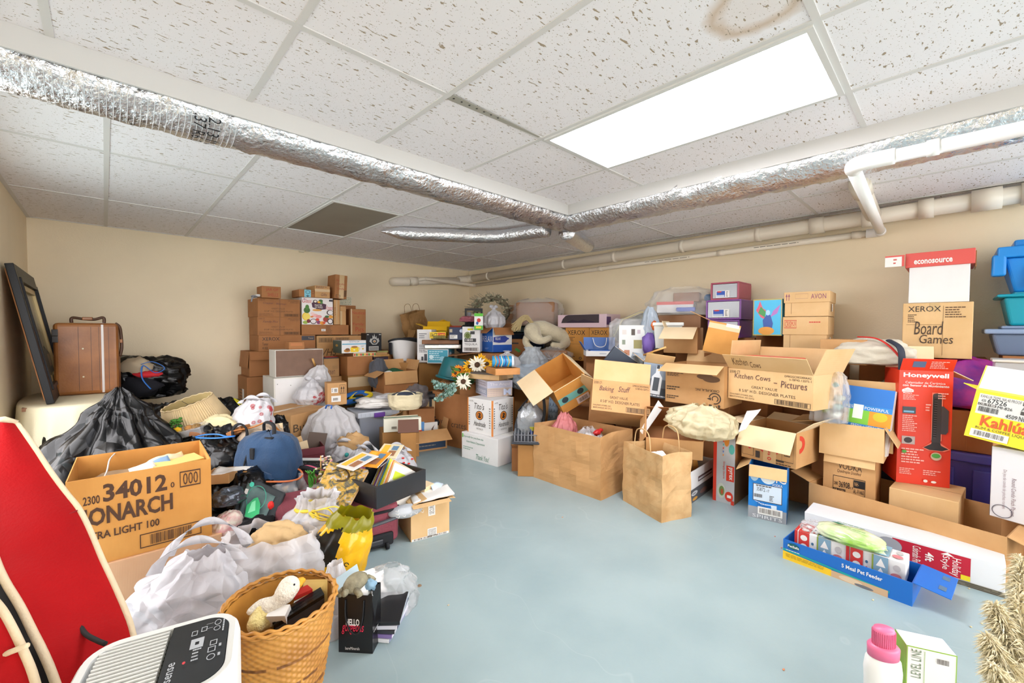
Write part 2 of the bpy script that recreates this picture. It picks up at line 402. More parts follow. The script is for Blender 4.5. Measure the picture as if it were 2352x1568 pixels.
def cloth_mesh(pts,m,th=.004,nz=.01,ns=8,nu=16,nv=16,seed=0,mb=None):
 """a draped sheet over four corners (bilinear, rumpled) with thickness"""
 a,b,c,d=[Vector(p)for p in pts];mb=mb or MB();nrm=(b-a).cross(d-a).normalized();top=[];
 for i in range(nv+1):
  for j in range(nu+1):
   u,v=j/nu,i/nv;p=(a*(1-u)+b*u)*(1-v)+(d*(1-u)+c*u)*v
   p=p+nrm*nz*fbm(p*ns+Vector((seed,0,seed)),3);top.append(p)
 n=len(top);W=nu+1;vs=top+[p-nrm*th for p in top]
 fs=[(i*W+j,i*W+j+1,(i+1)*W+j+1,(i+1)*W+j)for i in range(nv)for j in range(nu)]
 fs+=[tuple(q+n for q in f[::-1])for f in fs]
 bd=[j for j in range(W)]+[i*W+nu for i in range(1,nv+1)]+[nv*W+j for j in range(nu-1,-1,-1)]+[i*W for i in range(nv-1,0,-1)]
 fs+=[(bd[i],bd[i]+n,bd[(i+1)%len(bd)]+n,bd[(i+1)%len(bd)])for i in range(len(bd))]
 return mb.add(vs,fs,m,True)
def arc(c,r,a0,a1,n,u=(1,0,0),v=(0,0,1)):
 c=Vector(c);u=Vector(u);v=Vector(v)
 return[c+u*r*math.cos(R(a0+(a1-a0)*i/n))+v*r*math.sin(R(a0+(a1-a0)*i/n))for i in range(n+1)]
def spline(pts,n=8):
 pts=[Vector(p)for p in pts];out=[]
 for i in range(len(pts)-1):
  p0=pts[max(i-1,0)];p1=pts[i];p2=pts[i+1];p3=pts[min(i+2,len(pts)-1)]
  for k in range(n):
   t=k/n;out.append(.5*((2*p1)+(p2-p0)*t+(2*p0-5*p1+4*p2-p3)*t*t+(3*p1-p0-3*p2+p3)*t**3))
 out.append(pts[-1]);return out
def paper_bag(name,label,loc,w,d,h,yaw,m='kraft',seed=0,hm='kraft',handles='fb',cr=.02,pr=None,cat='bag',hh=.12,rx=0,ry=0,hr=.003):
 """an open paper bag: creased walls with thickness, twisted-cord handles"""
 root=thing(name,label,cat,loc,(R(rx),R(ry),R(yaw)));mb=MB();n=12;k=14;ring=[]
 for i in range(n):ring.append((-w/2+w*i/n,0,0))
 for i in range(n//2):ring.append((w/2,d*i/(n//2),1))
 for i in range(n):ring.append((w/2-w*i/n,d,2))
 for i in range(n//2):ring.append((-w/2,d-d*i/(n//2),3))
 N=len(ring);vs=[]
 for sgn in(0,1):
  for i in range(k+1):
   t=i/k
   for x,y,s in ring:
    v=Vector((x,y,h*t));gx=cr*fbm(v*7+Vector((seed,0,0)))*min(1,t*3+.3);gy=cr*fbm(v*7+Vector((0,seed,4)))*min(1,t*3+.3)
    fold=0
    if s in(1,3):fold=-.12*d*t*math.sin(math.pi*max(0,min(1,y/d)))*(1 if s==1 else-1)
    sh=1-.004/max(w,d)*2*sgn
    vs.append(((x+gx+fold)*sh,(y-d/2)*sh+d/2+gy,h*t+(.004 if sgn and i==0 else 0)))
 A=(k+1)*N;fs=[]
 for i in range(k):
  for j in range(N):
   q=(i*N+j,i*N+(j+1)%N,(i+1)*N+(j+1)%N,(i+1)*N+j);fs.append(q);fs.append(tuple(a+A for a in q[::-1]))
 fs+=[(k*N+j,k*N+(j+1)%N,A+k*N+(j+1)%N,A+k*N+j)for j in range(N)]
 fs+=[tuple(range(N-1,-1,-1)),tuple(range(A,A+N))]
 mb.add(vs,fs,m);
 for s,items in(pr or{}).items():do_print(mb,faceX(s,w,d,h,.004+cr*.9),items)
 mb.build('body',root)
 for s in handles:
  y=.004 if s=='f' else d-.004
  hb=MB();hb.tube(spline([(-w*.22,y,h*.84),(-w*.21,y,h),(-w*.16,y,h+hh*.8),(0,y,h+hh),(w*.16,y,h+hh*.8),(w*.21,y,h),(w*.22,y,h*.84)],5),hr,hm,n=6)
  hb.build('handle',root)
 return root
def filler(F_loc,w,d,h,label,m='card_dark',yaw=0):
 """a plain carton low in a pile, mostly behind its neighbours, kept inside the walls"""
 w*=.84;d*=.84;l=Vector(F_loc);a=R(yaw);c,s=math.cos(a),math.sin(a);cs=[(l.x+u*c-v*s,l.y+u*s+v*c)for u in(-w/2,w/2)for v in(0,d)]
 l.x-=max(0,max(p[0]for p in cs)-4.41);l.y-=max(0,max(p[1]for p in cs)-5.64);F_loc=l
 return carton('cardboard_box',label,dict(loc=Vector(F_loc),yaw=yaw,w=w,h=h),d,m=m)
# ================================================================ the room
XL,XR,YB,YN,HN,HO=-.48,4.42,5.65,-3.2,2.24,2.185
SX,SY=2.765,2.22 # inner corner of the dropped border
mw=mat('wall_paint','#efdebd',.62,bump=.12,bs=90,var=.05,vs=2)
# floor: worn blue-grey concrete paint
mf=mat('floor_paint','#9badaf',.3,var=.1,vs=2.4,col2='#90a3a6',bump=.06,bs=30)
N=mf.node_tree.nodes;L=mf.node_tree.links;bs=N['Principled BSDF']
tc=N.new('ShaderNodeTexCoord');n1=N.new('ShaderNodeTexNoise');n1.inputs['Scale'].default_value=5;n1.inputs['Detail'].default_value=8
L.new(tc.outputs['Object'],n1.inputs['Vector']);mr=N.new('ShaderNodeMapRange');mr.inputs[3].default_value=.24;mr.inputs[4].default_value=.5
L.new(n1.outputs['Fac'],mr.inputs[0]);L.new(mr.outputs[0],bs.inputs['Roughness'])
old=bs.inputs['Base Color'].links[0].from_socket
vo=N.new('ShaderNodeTexVoronoi');vo.feature='DISTANCE_TO_EDGE';vo.inputs['Scale'].default_value=1.1;mp=N.new('ShaderNodeMapping');n2=N.new('ShaderNodeTexNoise');n2.inputs['Scale'].default_value=1.7
L.new(tc.outputs['Object'],n2.inputs['Vector']);L.new(n2.outputs['Color'],vo.inputs['Vector'])
cr=N.new('ShaderNodeMapRange');cr.inputs[1].default_value=0;cr.inputs[2].default_value=.004;cr.inputs[3].default_value=.16;cr.inputs[4].default_value=0
L.new(vo.outputs['Distance'],cr.inputs[0]);mx=N.new('ShaderNodeMix');mx.data_type='RGBA';L.new(cr.outputs[0],mx.inputs[0]);L.new(old,mx.inputs[6]);mx.inputs[7].default_value=lin('#c3cdcc');L.new(mx.outputs[2],bs.inputs['Base Color'])
# ceiling tile: white with brown worm-holes and pin holes
mc=mat('ceiling_tile','#f4eff0',.85)
N=mc.node_tree.nodes;L=mc.node_tree.links;bs=N['Principled BSDF']
tc=N.new('ShaderNodeTexCoord');mp=N.new('ShaderNodeMapping');mp.inputs['Scale'].default_value=(30,78,1);mp.inputs['Rotation'].default_value=(0,0,.12)
L.new(tc.outputs['Object'],mp.inputs[0]);n1=N.new('ShaderNodeTexNoise');n1.inputs['Scale'].default_value=1;n1.inputs['Detail'].default_value=2;L.new(mp.outputs[0],n1.inputs['Vector'])
r1=N.new('ShaderNodeMapRange');r1.inputs[1].default_value=.655;r1.inputs[2].default_value=.675;L.new(n1.outputs['Fac'],r1.inputs[0])
n2=N.new('ShaderNodeTexNoise');n2.inputs['Scale'].default_value=170;n2.inputs['Detail'].default_value=1;L.new(tc.outputs['Object'],n2.inputs['Vector'])
r2=N.new('ShaderNodeMapRange');r2.inputs[1].default_value=.70;r2.inputs[2].default_value=.72;L.new(n2.outputs['Fac'],r2.inputs[0])
ad=N.new('ShaderNodeMath');ad.operation='MAXIMUM';L.new(r1.outputs[0],ad.inputs[0]);L.new(r2.outputs[0],ad.inputs[1])
# an old brown water stain on one tile
ds=N.new('ShaderNodeVectorMath');ds.operation='DISTANCE';ds.inputs[1].default_value=(1.50,.46,HN);n3=N.new('ShaderNodeTexNoise');n3.inputs['Scale'].default_value=14;L.new(tc.outputs['Object'],n3.inputs['Vector'])
L.new(tc.outputs['Object'],ds.inputs[0]);a2=N.new('ShaderNodeMath');a2.operation='MULTIPLY_ADD';a2.inputs[1].default_value=.06;L.new(n3.outputs['Fac'],a2.inputs[0]);L.new(ds.outputs['Value'],a2.inputs[2])
rs=N.new('ShaderNodeValToRGB');rs.color_ramp.elements[0].position=0;rs.color_ramp.elements[0].color=(.25,.25,.25,1);rs.color_ramp.elements[1].position=.19;rs.color_ramp.elements[1].color=(0,0,0,1)
e=rs.color_ramp.elements.new(.11);e.color=(.2,.2,.2,1);e=rs.color_ramp.elements.new(.15);e.color=(.8,.8,.8,1);L.new(a2.outputs[0],rs.inputs[0])
m1=N.new('ShaderNodeMix');m1.data_type='RGBA';L.new(rs.outputs[0],m1.inputs[0]);m1.inputs[6].default_value=lin('#f4eff0');m1.inputs[7].default_value=lin('#c9ad8e')
m2=N.new('ShaderNodeMix');m2.data_type='RGBA';L.new(ad.outputs[0],m2.inputs[0]);L.new(m1.outputs[2],m2.inputs[6]);m2.inputs[7].default_value=lin('#a8957f');L.new(m2.outputs[2],bs.inputs['Base Color'])
bp=N.new('ShaderNodeBump');bp.invert=True;bp.inputs['Strength'].default_value=.5;bp.inputs['Distance'].default_value=.004;L.new(ad.outputs[0],bp.inputs['Height']);L.new(bp.outputs[0],bs.inputs['Normal'])
mat('grid','#dcd8d4',.5);mat('pvc','#e8ddca',.35);mat('pvc_white','#f0eeea',.3);mat('soffit','#d2cfcb',.6)
b=MB();b.box(XL-7,XR+7,YN-6,YB+.1,-.08,0,'floor_paint');struct(b,'floor')  # runs on past the walls, added to screen world light from below
b=MB();b.box(XL,XR,YB,YB+.1,0,2.4,'wall_paint');struct(b,'wall_back')
b=MB();b.box(XR,XR+.1,-.5,YB+.1,0,2.4,'wall_paint');b.box(XR,XR+.1,YN,-2.4,0,2.4,'wall_paint');b.box(XR,XR+.1,-2.4,-.5,2.05,2.4,'wall_paint');struct(b,'wall_right')  # unseen opening behind the camera, added to let fill light in
b=MB();b.box(XL-.1,XL,3.95,YB+.1,0,2.4,'wall_paint');b.box(XL-.1,XL,YN,1.9,0,2.4,'wall_paint');b.box(XL-.1,XL,1.9,3.95,1.9,2.4,'wall_paint');struct(b,'wall_left')  # unseen opening under a header, added to let fill light reach the back
LX0,LX1,LY0,LY1=1.713,2.313,.345,1.55 # opening of the lit fixture
UX0,UX1,UY0,UY1=1.246,1.850,3.255,4.484 # opening of the unlit fixture
b=MB()
def plate(x0,x1,y0,y1,z,hole=None):
 if hole:
  a,c,e,g=hole
  for q in((x0,a,y0,y1),(c,x1,y0,y1),(a,c,y0,e),(a,c,g,y1)):b.box(q[0],q[1],q[2],q[3],z,z+.02,'ceiling_tile')
 else:b.box(x0,x1,y0,y1,z,z+.02,'ceiling_tile')
plate(XL,SX,YN,SY-.0005,HN,(LX0,LX1,LY0,LY1));plate(XL,XR,SY+.012,YB,HO,(UX0,UX1,UY0,UY1));plate(SX+.012,XR,YN,SY+.012,HO)
b.box(XL-.1,XR+.1,YN,YB+.1,2.4,2.44,'ceiling_tile')
struct(b,'ceiling')
b=MB();b.box(XL,SX+.012,SY,SY+.012,HO-.03,HN+.02,'soffit');b.box(SX,SX+.012,YN,SY,HO-.03,HN+.02,'soffit');struct(b,'trim_1')
b=MB();g=.012
for k in range(-1,5):
 x=.488+.6096*k
 if x>XL and x<SX:b.box(x-g,x+g,YN,SY,HN-.004,HN,'grid')
for k in range(-3,2):
 y=1.556+1.2192*(k-1)+1.2192
 if YN<y<SY:b.box(XL,SX,y-g,y+g,HN-.0042,HN,'grid')
for k in range(-1,8):
 x=.024+.6096*k
 if XL<x<XR:b.box(x-g,x+g,SY+.012,YB,HO-.004,HO,'grid')
 if SX<x<XR:b.box(x-g,x+g,YN,SY+.012,HO-.004,HO,'grid')
for k in range(-4,3):
 y=3.252+1.2192*k
 if y>SY:b.box(XL,XR,y-g,y+g,HO-.0042,HO,'grid')
 elif y>YN:b.box(SX+.012,XR,y-g,y+g,HO-.0042,HO,'grid')
b.box(XL,XL+.024,SY+.012,YB,HO-.0043,HO,'grid');b.box(XR-.024,XR,YN,YB,HO-.0043,HO,'grid');b.box(XL,XR,YB-.02,YB,HO-.0043,HO,'grid')
struct(b,'trim_2')
# the strip left bare where a tile has slipped beside the lamp
b=MB();c0=P(1042,218,z=HN-.005);c1=P(1240,314,z=HN-.005)
b.slab([c0,c1,c1+Vector((0,.012,0)),c0+Vector((0,.05,0))],(0,0,1),.002,C('#a7a296'))
for i in range(7):
 q=c0.lerp(c1,.03+i*.075)+Vector((0,.022-.002*i,-.0006));b.lathe([(.005,q.z-.0005),(.005,q.z)],C('#3a3833'),10,X=Matrix.Translation((q.x,q.y,0)))
struct(b,'trim_3')
# ---------------------------------------------------------------- lamps
mat('lamp_glow','#f6f7ff',.5,emit=14.0);mat('lamp_off','#8d8577',.5,var=.1,vs=3)
mat('lamp_frame','#dedcd8',.4)
def troffer(x0,x1,y0,y1,z,dm,label,fr=.022):
 t=thing('ceiling_light',label,'ceiling light',((x0+x1)/2,(y0+y1)/2,z));w=(x1-x0)/2-.004;d=(y1-y0)/2-.004
 b=MB();b.box(-w,w,-d,-d+fr,-.012,.01,'lamp_frame');b.box(-w,w,d-fr,d,-.012,.01,'lamp_frame');b.box(-w,-w+fr,-d+fr,d-fr,-.012,.01,'lamp_frame');b.box(w-fr,w,-d+fr,d-fr,-.012,.01,'lamp_frame')
 b.build('frame',t);b=MB();b.box(-w+fr,w-fr,-d+fr,d-fr,-.004,.004,dm);b.build('diffuser',t)
 b=MB();b.box(-w,w,-d,d,.06,.1,'lamp_frame');b.box(-w,w,-d,-d+.01,.012,.06,'lamp_frame');b.box(-w,w,d-.01,d,.012,.06,'lamp_frame');b.build('housing',t);return t
troffer(LX0,LX1,LY0,LY1,HN,'lamp_glow','lit white fluorescent panel in the higher ceiling')
troffer(UX0,UX1,UY0,UY1,HO,'lamp_off','unlit grey ceiling light panel near the back wall')
# ---------------------------------------------------------------- foil ducts
mfo=mat('foil','#e4e4e6',.2,1.,bump=1.,bs=48)
N=mfo.node_tree.nodes;L=mfo.node_tree.links
N['Principled BSDF'].inputs['Roughness'].default_value=.24
mat('scrim','#e9e9e9',.35,.6)
def duct(name,label,path,rw,rz,seed,seg=.02,crk=.012,ends=None,ribs=True,parent=None):
 pts=[]
 sp=spline(path,24);
 acc=[sp[0]]
 for p in sp[1:]:
  if(p-acc[-1]).length>seg:acc.append(p)
 n=40;mb=MB();vs=[];K=len(acc)
 for i,p in enumerate(acc):
  t=(acc[min(i+1,K-1)]-acc[max(i-1,0)]).normalized();a=Vector((t.y,-t.x,0)).normalized()
  tap=1.
  if ends:tap=ends(i/(K-1))
  for j in range(n):
   w=2*math.pi*j/n;q=Vector((p.x*6,p.y*6,p.z*6+math.sin(w)))
   v=Vector((math.cos(w)*1.5+p.x*9,math.sin(w)*1.5+p.y*9,seed))
   g=1+crk*8*(.3-abs(noise.noise(v*1.3)))+crk*5*fbm(v*3.1)
   g=max(.7,min(g,1.12))
   vs.append(p+a*math.cos(w)*rw*tap*g+Vector((0,0,1))*math.sin(w)*rz*tap*g)
   vs[-1].z=min(vs[-1].z,HO-.0015)
 fs=[(i*n+j,i*n+(j+1)%n,(i+1)*n+(j+1)%n,(i+1)*n+j)for i in range(K-1)for j in range(n)]
 fs+=[tuple(range(n-1,-1,-1)),tuple(range((K-1)*n,K*n))]
 mb.add(vs,fs,'foil',True);return mb
db=duct('','',[(-.46,2.368,2.172),(.1,2.372,2.165),(.6,2.372,2.17),(1.3,2.368,2.17),(2.2,2.368,2.17),(2.72,2.372,2.17),(2.9,2.38,2.165)],.13,.095,1,crk=.02)
d1=thing('foil_duct','long silver foil duct under the ceiling from the left wall to the duct corner','duct',(0,0,0));db.build('sleeve',d1)
b=MB()
for a,t,sx in((.36,'2.13 IN',.0),(.31,'.37 R6.0',0)):
 v,f=text_mesh(t);vs=[]
 for u,q in v:
  w=R(205+u*75);vs.append((a+(q-.5)*.045,2.36+math.cos(w)*.148,2.167+math.sin(w)*.11))
 b.add(vs,f,'black')
b.build('printed_text',d1)
b=MB()
for i in range(46):
 x=-.4+i*.02
 if x>.45:break
 b.tube([(x,2.36+math.cos(R(a))*.142,min(2.183,2.166+math.sin(R(a))*.104))for a in range(200,300,10)],.0011,'scrim',4)
b.build('scrim',d1)
db=duct('','',[(2.93,2.33,2.17),(2.93,2.0,2.17),(2.92,1.4,2.165),(2.925,.8,2.162),(2.93,.2,2.165),(2.93,-.4,2.17),(2.93,-1.2,2.17)],.15,.108,5,crk=.014)
tag(db.build('foil_duct'),'wide silver foil duct running along the right side behind the white pipe','duct')
db=duct('','',[(2.86,2.53,2.1),(2.80,2.85,2.105),(2.7,3.08,2.1),(2.4,3.36,2.11),(2.1,3.62,2.12),(1.9,3.79,2.14)],.07,.06,9,ends=lambda t:1 if t<.85 else max(.12,1-(t-.85)*5.8))
tag(db.build('foil_duct'),'thin crooked foil duct branch pointing at the back wall','duct')
db=duct('','',[(3.02,2.44,2.09),(3.35,2.58,2.095),(3.72,2.72,2.1)],.075,.068,13,crk=.006)
tag(db.build('foil_duct'),'short dull foil duct stub ending near the right wall pipes','duct')
# ---------------------------------------------------------------- pipes
def pipe(mb,pts,r,m='pvc',n=20):mb.tube(pts,r,m,n)
t=thing('drain_pipe','thick cream drain pipe running high along the right wall','pipe',(0,0,0))
b=MB();zz=lambda y:2.105-.0135*(y+.3)
pipe(b,[(4.3,-2.4,zz(-2.4)),(4.3,5.4,zz(5.4))],.058);b.build('pipe',t)
for y in(5.0,3.5,2.75,1.95,1.25):
 b=MB();pipe(b,[(4.3,y-.02,zz(y)),(4.3,y+.02,zz(y))],.064);b.build('coupling',t)
for y0,y1,r in((.86,.76,.068),(.52,.46,.072),(.2,.12,.07),(-.06,-.2,.074),(-.28,-.36,.072)):
 b=MB();pipe(b,[(4.3,y0,zz(y0)),(4.3,y1,zz(y1))],r,'pvc',24);b.build('coupling',t)
b=MB();pipe(b,spline([(4.3,5.38,2.03),(4.3,5.49,2.025),(4.25,5.54,2.015),(4.12,5.55,2.0)],6),.062);b.build('elbow',t)
b=MB();pipe(b,[(4.13,5.55,1.99),(3.15,5.55,1.905)],.055);b.build('back_run',t)
b=MB();pipe(b,spline([(3.22,5.55,1.9),(3.08,5.55,1.893),(3.03,5.58,1.89),(3.02,5.645,1.89)],6),.062);b.build('elbow',t)
b=MB();pipe(b,[(3.36,5.55,1.92),(3.26,5.55,1.912)],.063);b.build('coupling',t)
b=MB();pipe(b,[(3.5,.45,2.18),(4.27,.45,zz(.45))],.05,'pvc',20);pipe(b,[(3.56,.45,2.172),(3.72,.45,2.15)],.058);b.build('branch',t)
t=thing('drain_pipe','thin cream pipe clipped below the thick one on the right wall','pipe',(0,0,0))
z2=lambda y:1.99-.0115*y
b=MB();pipe(b,[(4.37,.46,z2(.46)),(4.37,5.44,z2(5.44))],.025);b.build('pipe',t)
b=MB();pipe(b,spline([(4.37,5.4,1.928),(4.36,5.46,1.93),(4.3,5.46,1.93),(3.55,5.45,1.955),(3.45,5.46,1.955),(3.38,5.5,1.94),(3.36,5.53,1.92)],6),.026);b.build('back_run',t)
for y in(3.0,1.6,.56):
 b=MB();pipe(b,[(4.37,y-.03,z2(y)),(4.37,y+.03,z2(y))],.03);b.build('coupling',t)
for y,ln in((2.4,.5),(1.3,.35)):
 b=MB();do_print(b,Matrix(((0,0,1,4.37-.0262),(-ln,0,0,y),(0,.012,0,z2(y)-.004),(0,0,0,1))),[('#ln',0,0,1,1,'#6a6355',{'n':1,'full':1})]);b.build('printed_text',t)
t=thing('white_pipe','bright white pipe crossing below the foil duct and turning to the right wall','pipe',(0,0,0))
b=MB();pipe(b,[(2.55,-2.4,1.985),(2.55,.24,1.995)],.029,'pvc_white');b.build('pipe',t)
b=MB();pipe(b,spline([(2.55,.2,1.995),(2.55,.31,1.996),(2.575,.345,1.996),(2.62,.355,1.996)],6),.035,'pvc_white');b.build('elbow',t)
b=MB();pipe(b,[(2.6,.355,1.996),(4.33,.41,1.982)],.029,'pvc_white');b.build('cross_run',t)
b=MB();pipe(b,spline([(4.3,.41,1.982),(4.36,.415,1.982),(4.372,.45,1.983),(4.372,.5,1.985)],6),.034,'pvc_white');b.build('elbow',t)
b=MB();pipe(b,[(2.55,.06,1.995),(2.55,.1,1.995)],.034,'pvc_white');b.build('coupling',t)
q=P(692,577,y=YB-.01);b=MB();b.box(q.x-.03,q.x+.03,q.y-.03,q.y+.008,q.z-.012,q.z+.012,C('#d8cfb6'),bev=.004);b.lathe([(.012,0),(.014,.03)],C('#d8cfb6'),12,X=TR((q.x+.03,q.y-.02,q.z)));tag(b.build('alarm_sensor'),'tiny cream sensor clip at the top of the back wall','sensor')
# ================================================================ the stack of cartons at the back wall
def gv(hand=None,soft=False,ct='2/300 CT.'):
 i='ink_soft' if soft else 'ink';it=[('GREAT VALUE',.31,.42,.62,.5,i),('8 5/8" H.D. DESIGNER PLATES',.15,.27,.82,.36,i),(ct,.02,.86,.17,.94,i),('DP8GGC002300AA2',.70,.88,.98,.94,i),('0-78742-12075-1',.75,.79,.98,.85,i),('WALMART STORES, INC.',.03,.14,.34,.19,i),('BENTONVILLE, AR 72716',.03,.06,.35,.11,i),('#bar',.60,.04,.97,.19,i,{'frame':1})]
 for h in(hand or[]):it.append(h)
 return it
YS=5.2
f1=FY(YS,592,690,684,727);f2=FY(YS,592,690,727,770);f3=FY(YS,594,725,770,807)
carton('cardboard_box','brown plates carton marked Copper in pen, topmost full size box of the left stack',f1,.40,m='card_brown',pr={'f':gv([('Copper',.12,.68,.36,.8,'ink_pen',{'sh':.3}),('Warmer',.42,.68,.66,.78,'ink_pen',{'sh':.3})],True)},tape={'v':(.495,.515)},tapem=C('#8a5c34'),dyaw=1.2)
carton('cardboard_box','brown plates carton marked Family directly under the Copper carton',f2,.40,m='card_brown',pr={'f':gv([('Family Pics',.12,.66,.46,.8,'ink_pen',{'sh':.3})],True)},tape={'v':(.495,.515)},tapem=C('#8a5c34'),dyaw=-.8)
carton('cardboard_box','printer toner carton with black corner band in the left back stack',f3,.40,m='card_brown',pr={'f':[('XEROX',.06,.66,.35,.88,'black'),('Toner',.06,.36,.16,.54,'ink'),('4102',.06,.12,.15,.28,'ink'),('#r',.74,.66,.98,.94,'#3b3a42'),('Toner',.86,.74,.96,.86,'#b59a7a')]})
q=f3['loc'];zx=q.z
fl=dict(loc=Vector((1.12+.2,YS+.02,zx-.27)),yaw=0,w=.42,h=.27)
carton('cardboard_box','dark brown carton with a sagging flap under the toner carton',fl,.38,m='card_brown',flaps={'l':(175,.18),'f':(160,.1)},op=True)
f4=dict(loc=Vector((1.31,YS,0)),yaw=0,w=.46,h=zx-.275)
carton('cardboard_box','tall brown carton at the foot of the left back stack',f4,.42,m='card_brown',pr={'l':[('#ln',.2,.5,.8,.8,'ink_soft',{'n':6}),('#r',.5,.55,.7,.8,'paper')]})
fs=FY(5.1,601,645.5,656,678.5)
carton('cardboard_box','small carton marked JAR OF SHELLS in red on the left back stack',snap(fs,f1['loc'].z+f1['h']),.2,m='card_brown',pr={'f':[('JAR OF',.22,.55,.85,.84,'ink_red'),('SHELLS',.3,.14,.85,.42,'ink_red')]})
b=MB();q=P(594,681,y=5.18);b.ball((0,0,.012),(.035,.02,.012),'paper',nz=.5);b.ball((-.04,.0,.0),(.03,.015,.012),C('#8b8d92'),nz=.5);b.tube([(-.05,-.02,.0),(-.07,-.03,-.03),(-.075,-.03,-.06)],.008,C('#8b8d92'));tag(b.build('crumpled_rag',None,q),'crumpled grey and white rag on the corner of the Copper carton','rag')
# drink mix carton
mat('mix_white','#efe9e6',.5)
f5=FY(YS,694,765,682,745)
it=[('Glass',.01,.80,.30,.95,'#d2403c',{'sh':.3}),('Vases',.76,.56,.99,.73,'#d2403c',{'sh':.3}),('#poly',.30,.55,.78,.86,'#4d2740',{'p':[(0,.8),(.2,1),(1,.7),(.95,.1),(.5,0),(.05,.3)]}),('MASTER',.40,.69,.64,.76,'#efe6dc'),('OF MIXES',.40,.61,.66,.68,'#efe6dc')]
for u,v,w,h,c in((.0,.15,.25,.3,'#f2c22c'),(.03,.17,.22,.26,'#f7db62'),(.05,.42,.2,.22,'#3f6b2a'),(.1,.55,.12,.18,'#4c8030'),(.02,.02,.16,.12,'#9db545'),(.14,.06,.12,.14,'#7c2430'),(.25,.02,.2,.2,'#4e3428'),(.27,.05,.16,.15,'#eee6e4'),(.45,.02,.14,.13,'#8d3e69'),(.55,.0,.18,.13,'#e99a35'),(.42,.14,.12,.1,'#d94a30'),(.66,.1,.2,.2,'#a33a2a'),(.8,.02,.2,.22,'#40302a'),(.83,.05,.14,.16,'#efe8e8'),(.78,.36,.22,.2,'#55443c'),(.82,.38,.17,.16,'#f0eae8'),(.84,.24,.16,.12,'#e9a13a'),(.72,.26,.14,.09,'#3d6a34'),(.3,.28,.2,.12,'#f3b9b4'),(.42,.24,.2,.12,'#ef9f9d'),(.26,.36,.12,.1,'#f5cfc9'),(.52,.84,.14,.1,'#3e6c35'),(.56,.78,.1,.08,'#55863e'),(.34,.8,.14,.12,'#3a2d28'),(.37,.82,.09,.08,'#f3e7d8'),(.48,.8,.1,.08,'#efb43a'),(.32,.5,.3,.08,'#e3a24a'),(.25,.26,.1,.06,'#e8883a'),(.64,.03,.1,.08,'#d34c2d')):it.insert(0 if c=='x' else len(it),('#o',u,v,u+w,v+h,c))
it+=[('#r',.86,.88,.98,.95,'#33303c'),('#poly',.06,.91,.1,.96,'#4b3c7a',{'p':[(0,0),(1,0),(.5,1)]})]
carton('drink_mix_box','white carton covered in fruit pictures with red marker writing',f5,.34,m='mix_white',pr={'f':it})
f6=FY(YS,693,801,745,769);f6=dict(f6)
carton('cardboard_box','low wide brown carton under the fruit picture carton',f6,.36,m='card_brown',pr={'f':[('#ln',.5,.1,.66,.95,'ink_soft',{'n':7})]},st=[('f',[('#r',.40,.36,.49,.58,'paper'),('NEW',.42,.42,.47,.52,'black')],'paper_label','white paper label')])
carton('cardboard_box','narrow tan carton with a vertical tape strip beside the fruit picture carton',FY(YS+.01,767,781,688,745),.3,m='card',tape={'v':(.4,.55)},pr={'f':[('VHS',.1,.35,.3,.7,'ink_pen',{'rot':90})]})
carton('cardboard_box','slim tan carton second from the fruit picture carton',snap(FY(YS+.01,781.5,794.5,703,745),f6['loc'].z+f6['h']),.3,m='card',tape={'v':(.0,.35)},flaps={'f':(170,.06)})
f7=FY(YS,806,840.5,709,768.5)
carton('cardboard_box','upright brown carton marked Nautical and Family Pics in red',f7,.3,m='card_brown',pr={'f':[('Nautical',.08,.80,.95,.92,'ink_red'),('+',.42,.66,.55,.72,'ink_red'),('Family',.15,.34,.85,.47,'ink_red'),('Pics',.3,.12,.85,.3,'ink_red')]},tape={'v':(.0,.08)},tapem='tape_clear')
f8=FY(YS,728,838,771,826)
carton('cardboard_box','wide tan carton with two printed barcodes low in the back stack',snap(f8,f8['loc'].z-.2),.38,m='card',pr={'f':[('#bar',.04,.84,.32,.95,'ink',{'frame':1}),('#bar',.38,.84,.66,.95,'ink',{'frame':1,'s':8}),('VHS',.1,.5,.4,.68,'ink_soft',{'sh':.3})]})
z5=f5['loc'].z+f5['h']
carton('parcel_box','small parcel with teal tape on top of the back stack',snap(FY(5.15,687,723,664,683),z5),.26,m='card_brown',pr={'f':[('#r',.33,.0,.75,1,'#7fc3d4'),('#ring',.4,.45,.7,.9,'#31464f',{'t':.8}),('#poly',.4,.05,.68,.4,'#31464f',{'p':[(0,.6),(.4,.4),(.5,1),(.6,.4),(1,.6),(.6,0),(.4,0)]}),('#fr',.82,.45,.94,.85,'ink',{'t':.1})],'t':[('#r',.3,0,.72,1,'#2e8d9b')]})
carton('cardboard_box','taped tan carton on the back stack left of the tallest one',snap(FY(5.15,723.5,758,655,685),z5),.3,m='card',pr={'f':[('#ln',.08,.78,.95,.96,'ink_pen',{'n':2}),('Gifts',.4,.15,.8,.4,'ink_pen',{'sh':.4}),('#r',.0,.5,1,.72,'tape')]})
carton('cardboard_box','tallest narrow brown carton leaning on top of the back stack',snap(FY(5.12,768,796,630,687),z5),.24,m='card_brown',ry=3,pr={'f':[('Nautical',.1,.72,.8,.8,'ink_red',{'sh':.2}),('Candles',.18,.58,.8,.66,'ink_red',{'sh':.2}),('+',.4,.5,.5,.55,'ink_red'),('Candle',.2,.38,.75,.46,'ink_red',{'sh':.2}),('#fr',.1,.04,.45,.15,'ink',{'t':.1}),('#bar',.75,.05,.97,.4,'ink')]},tape={'v':(.35,.75)})
zb=f7['loc'].z+f7['h']
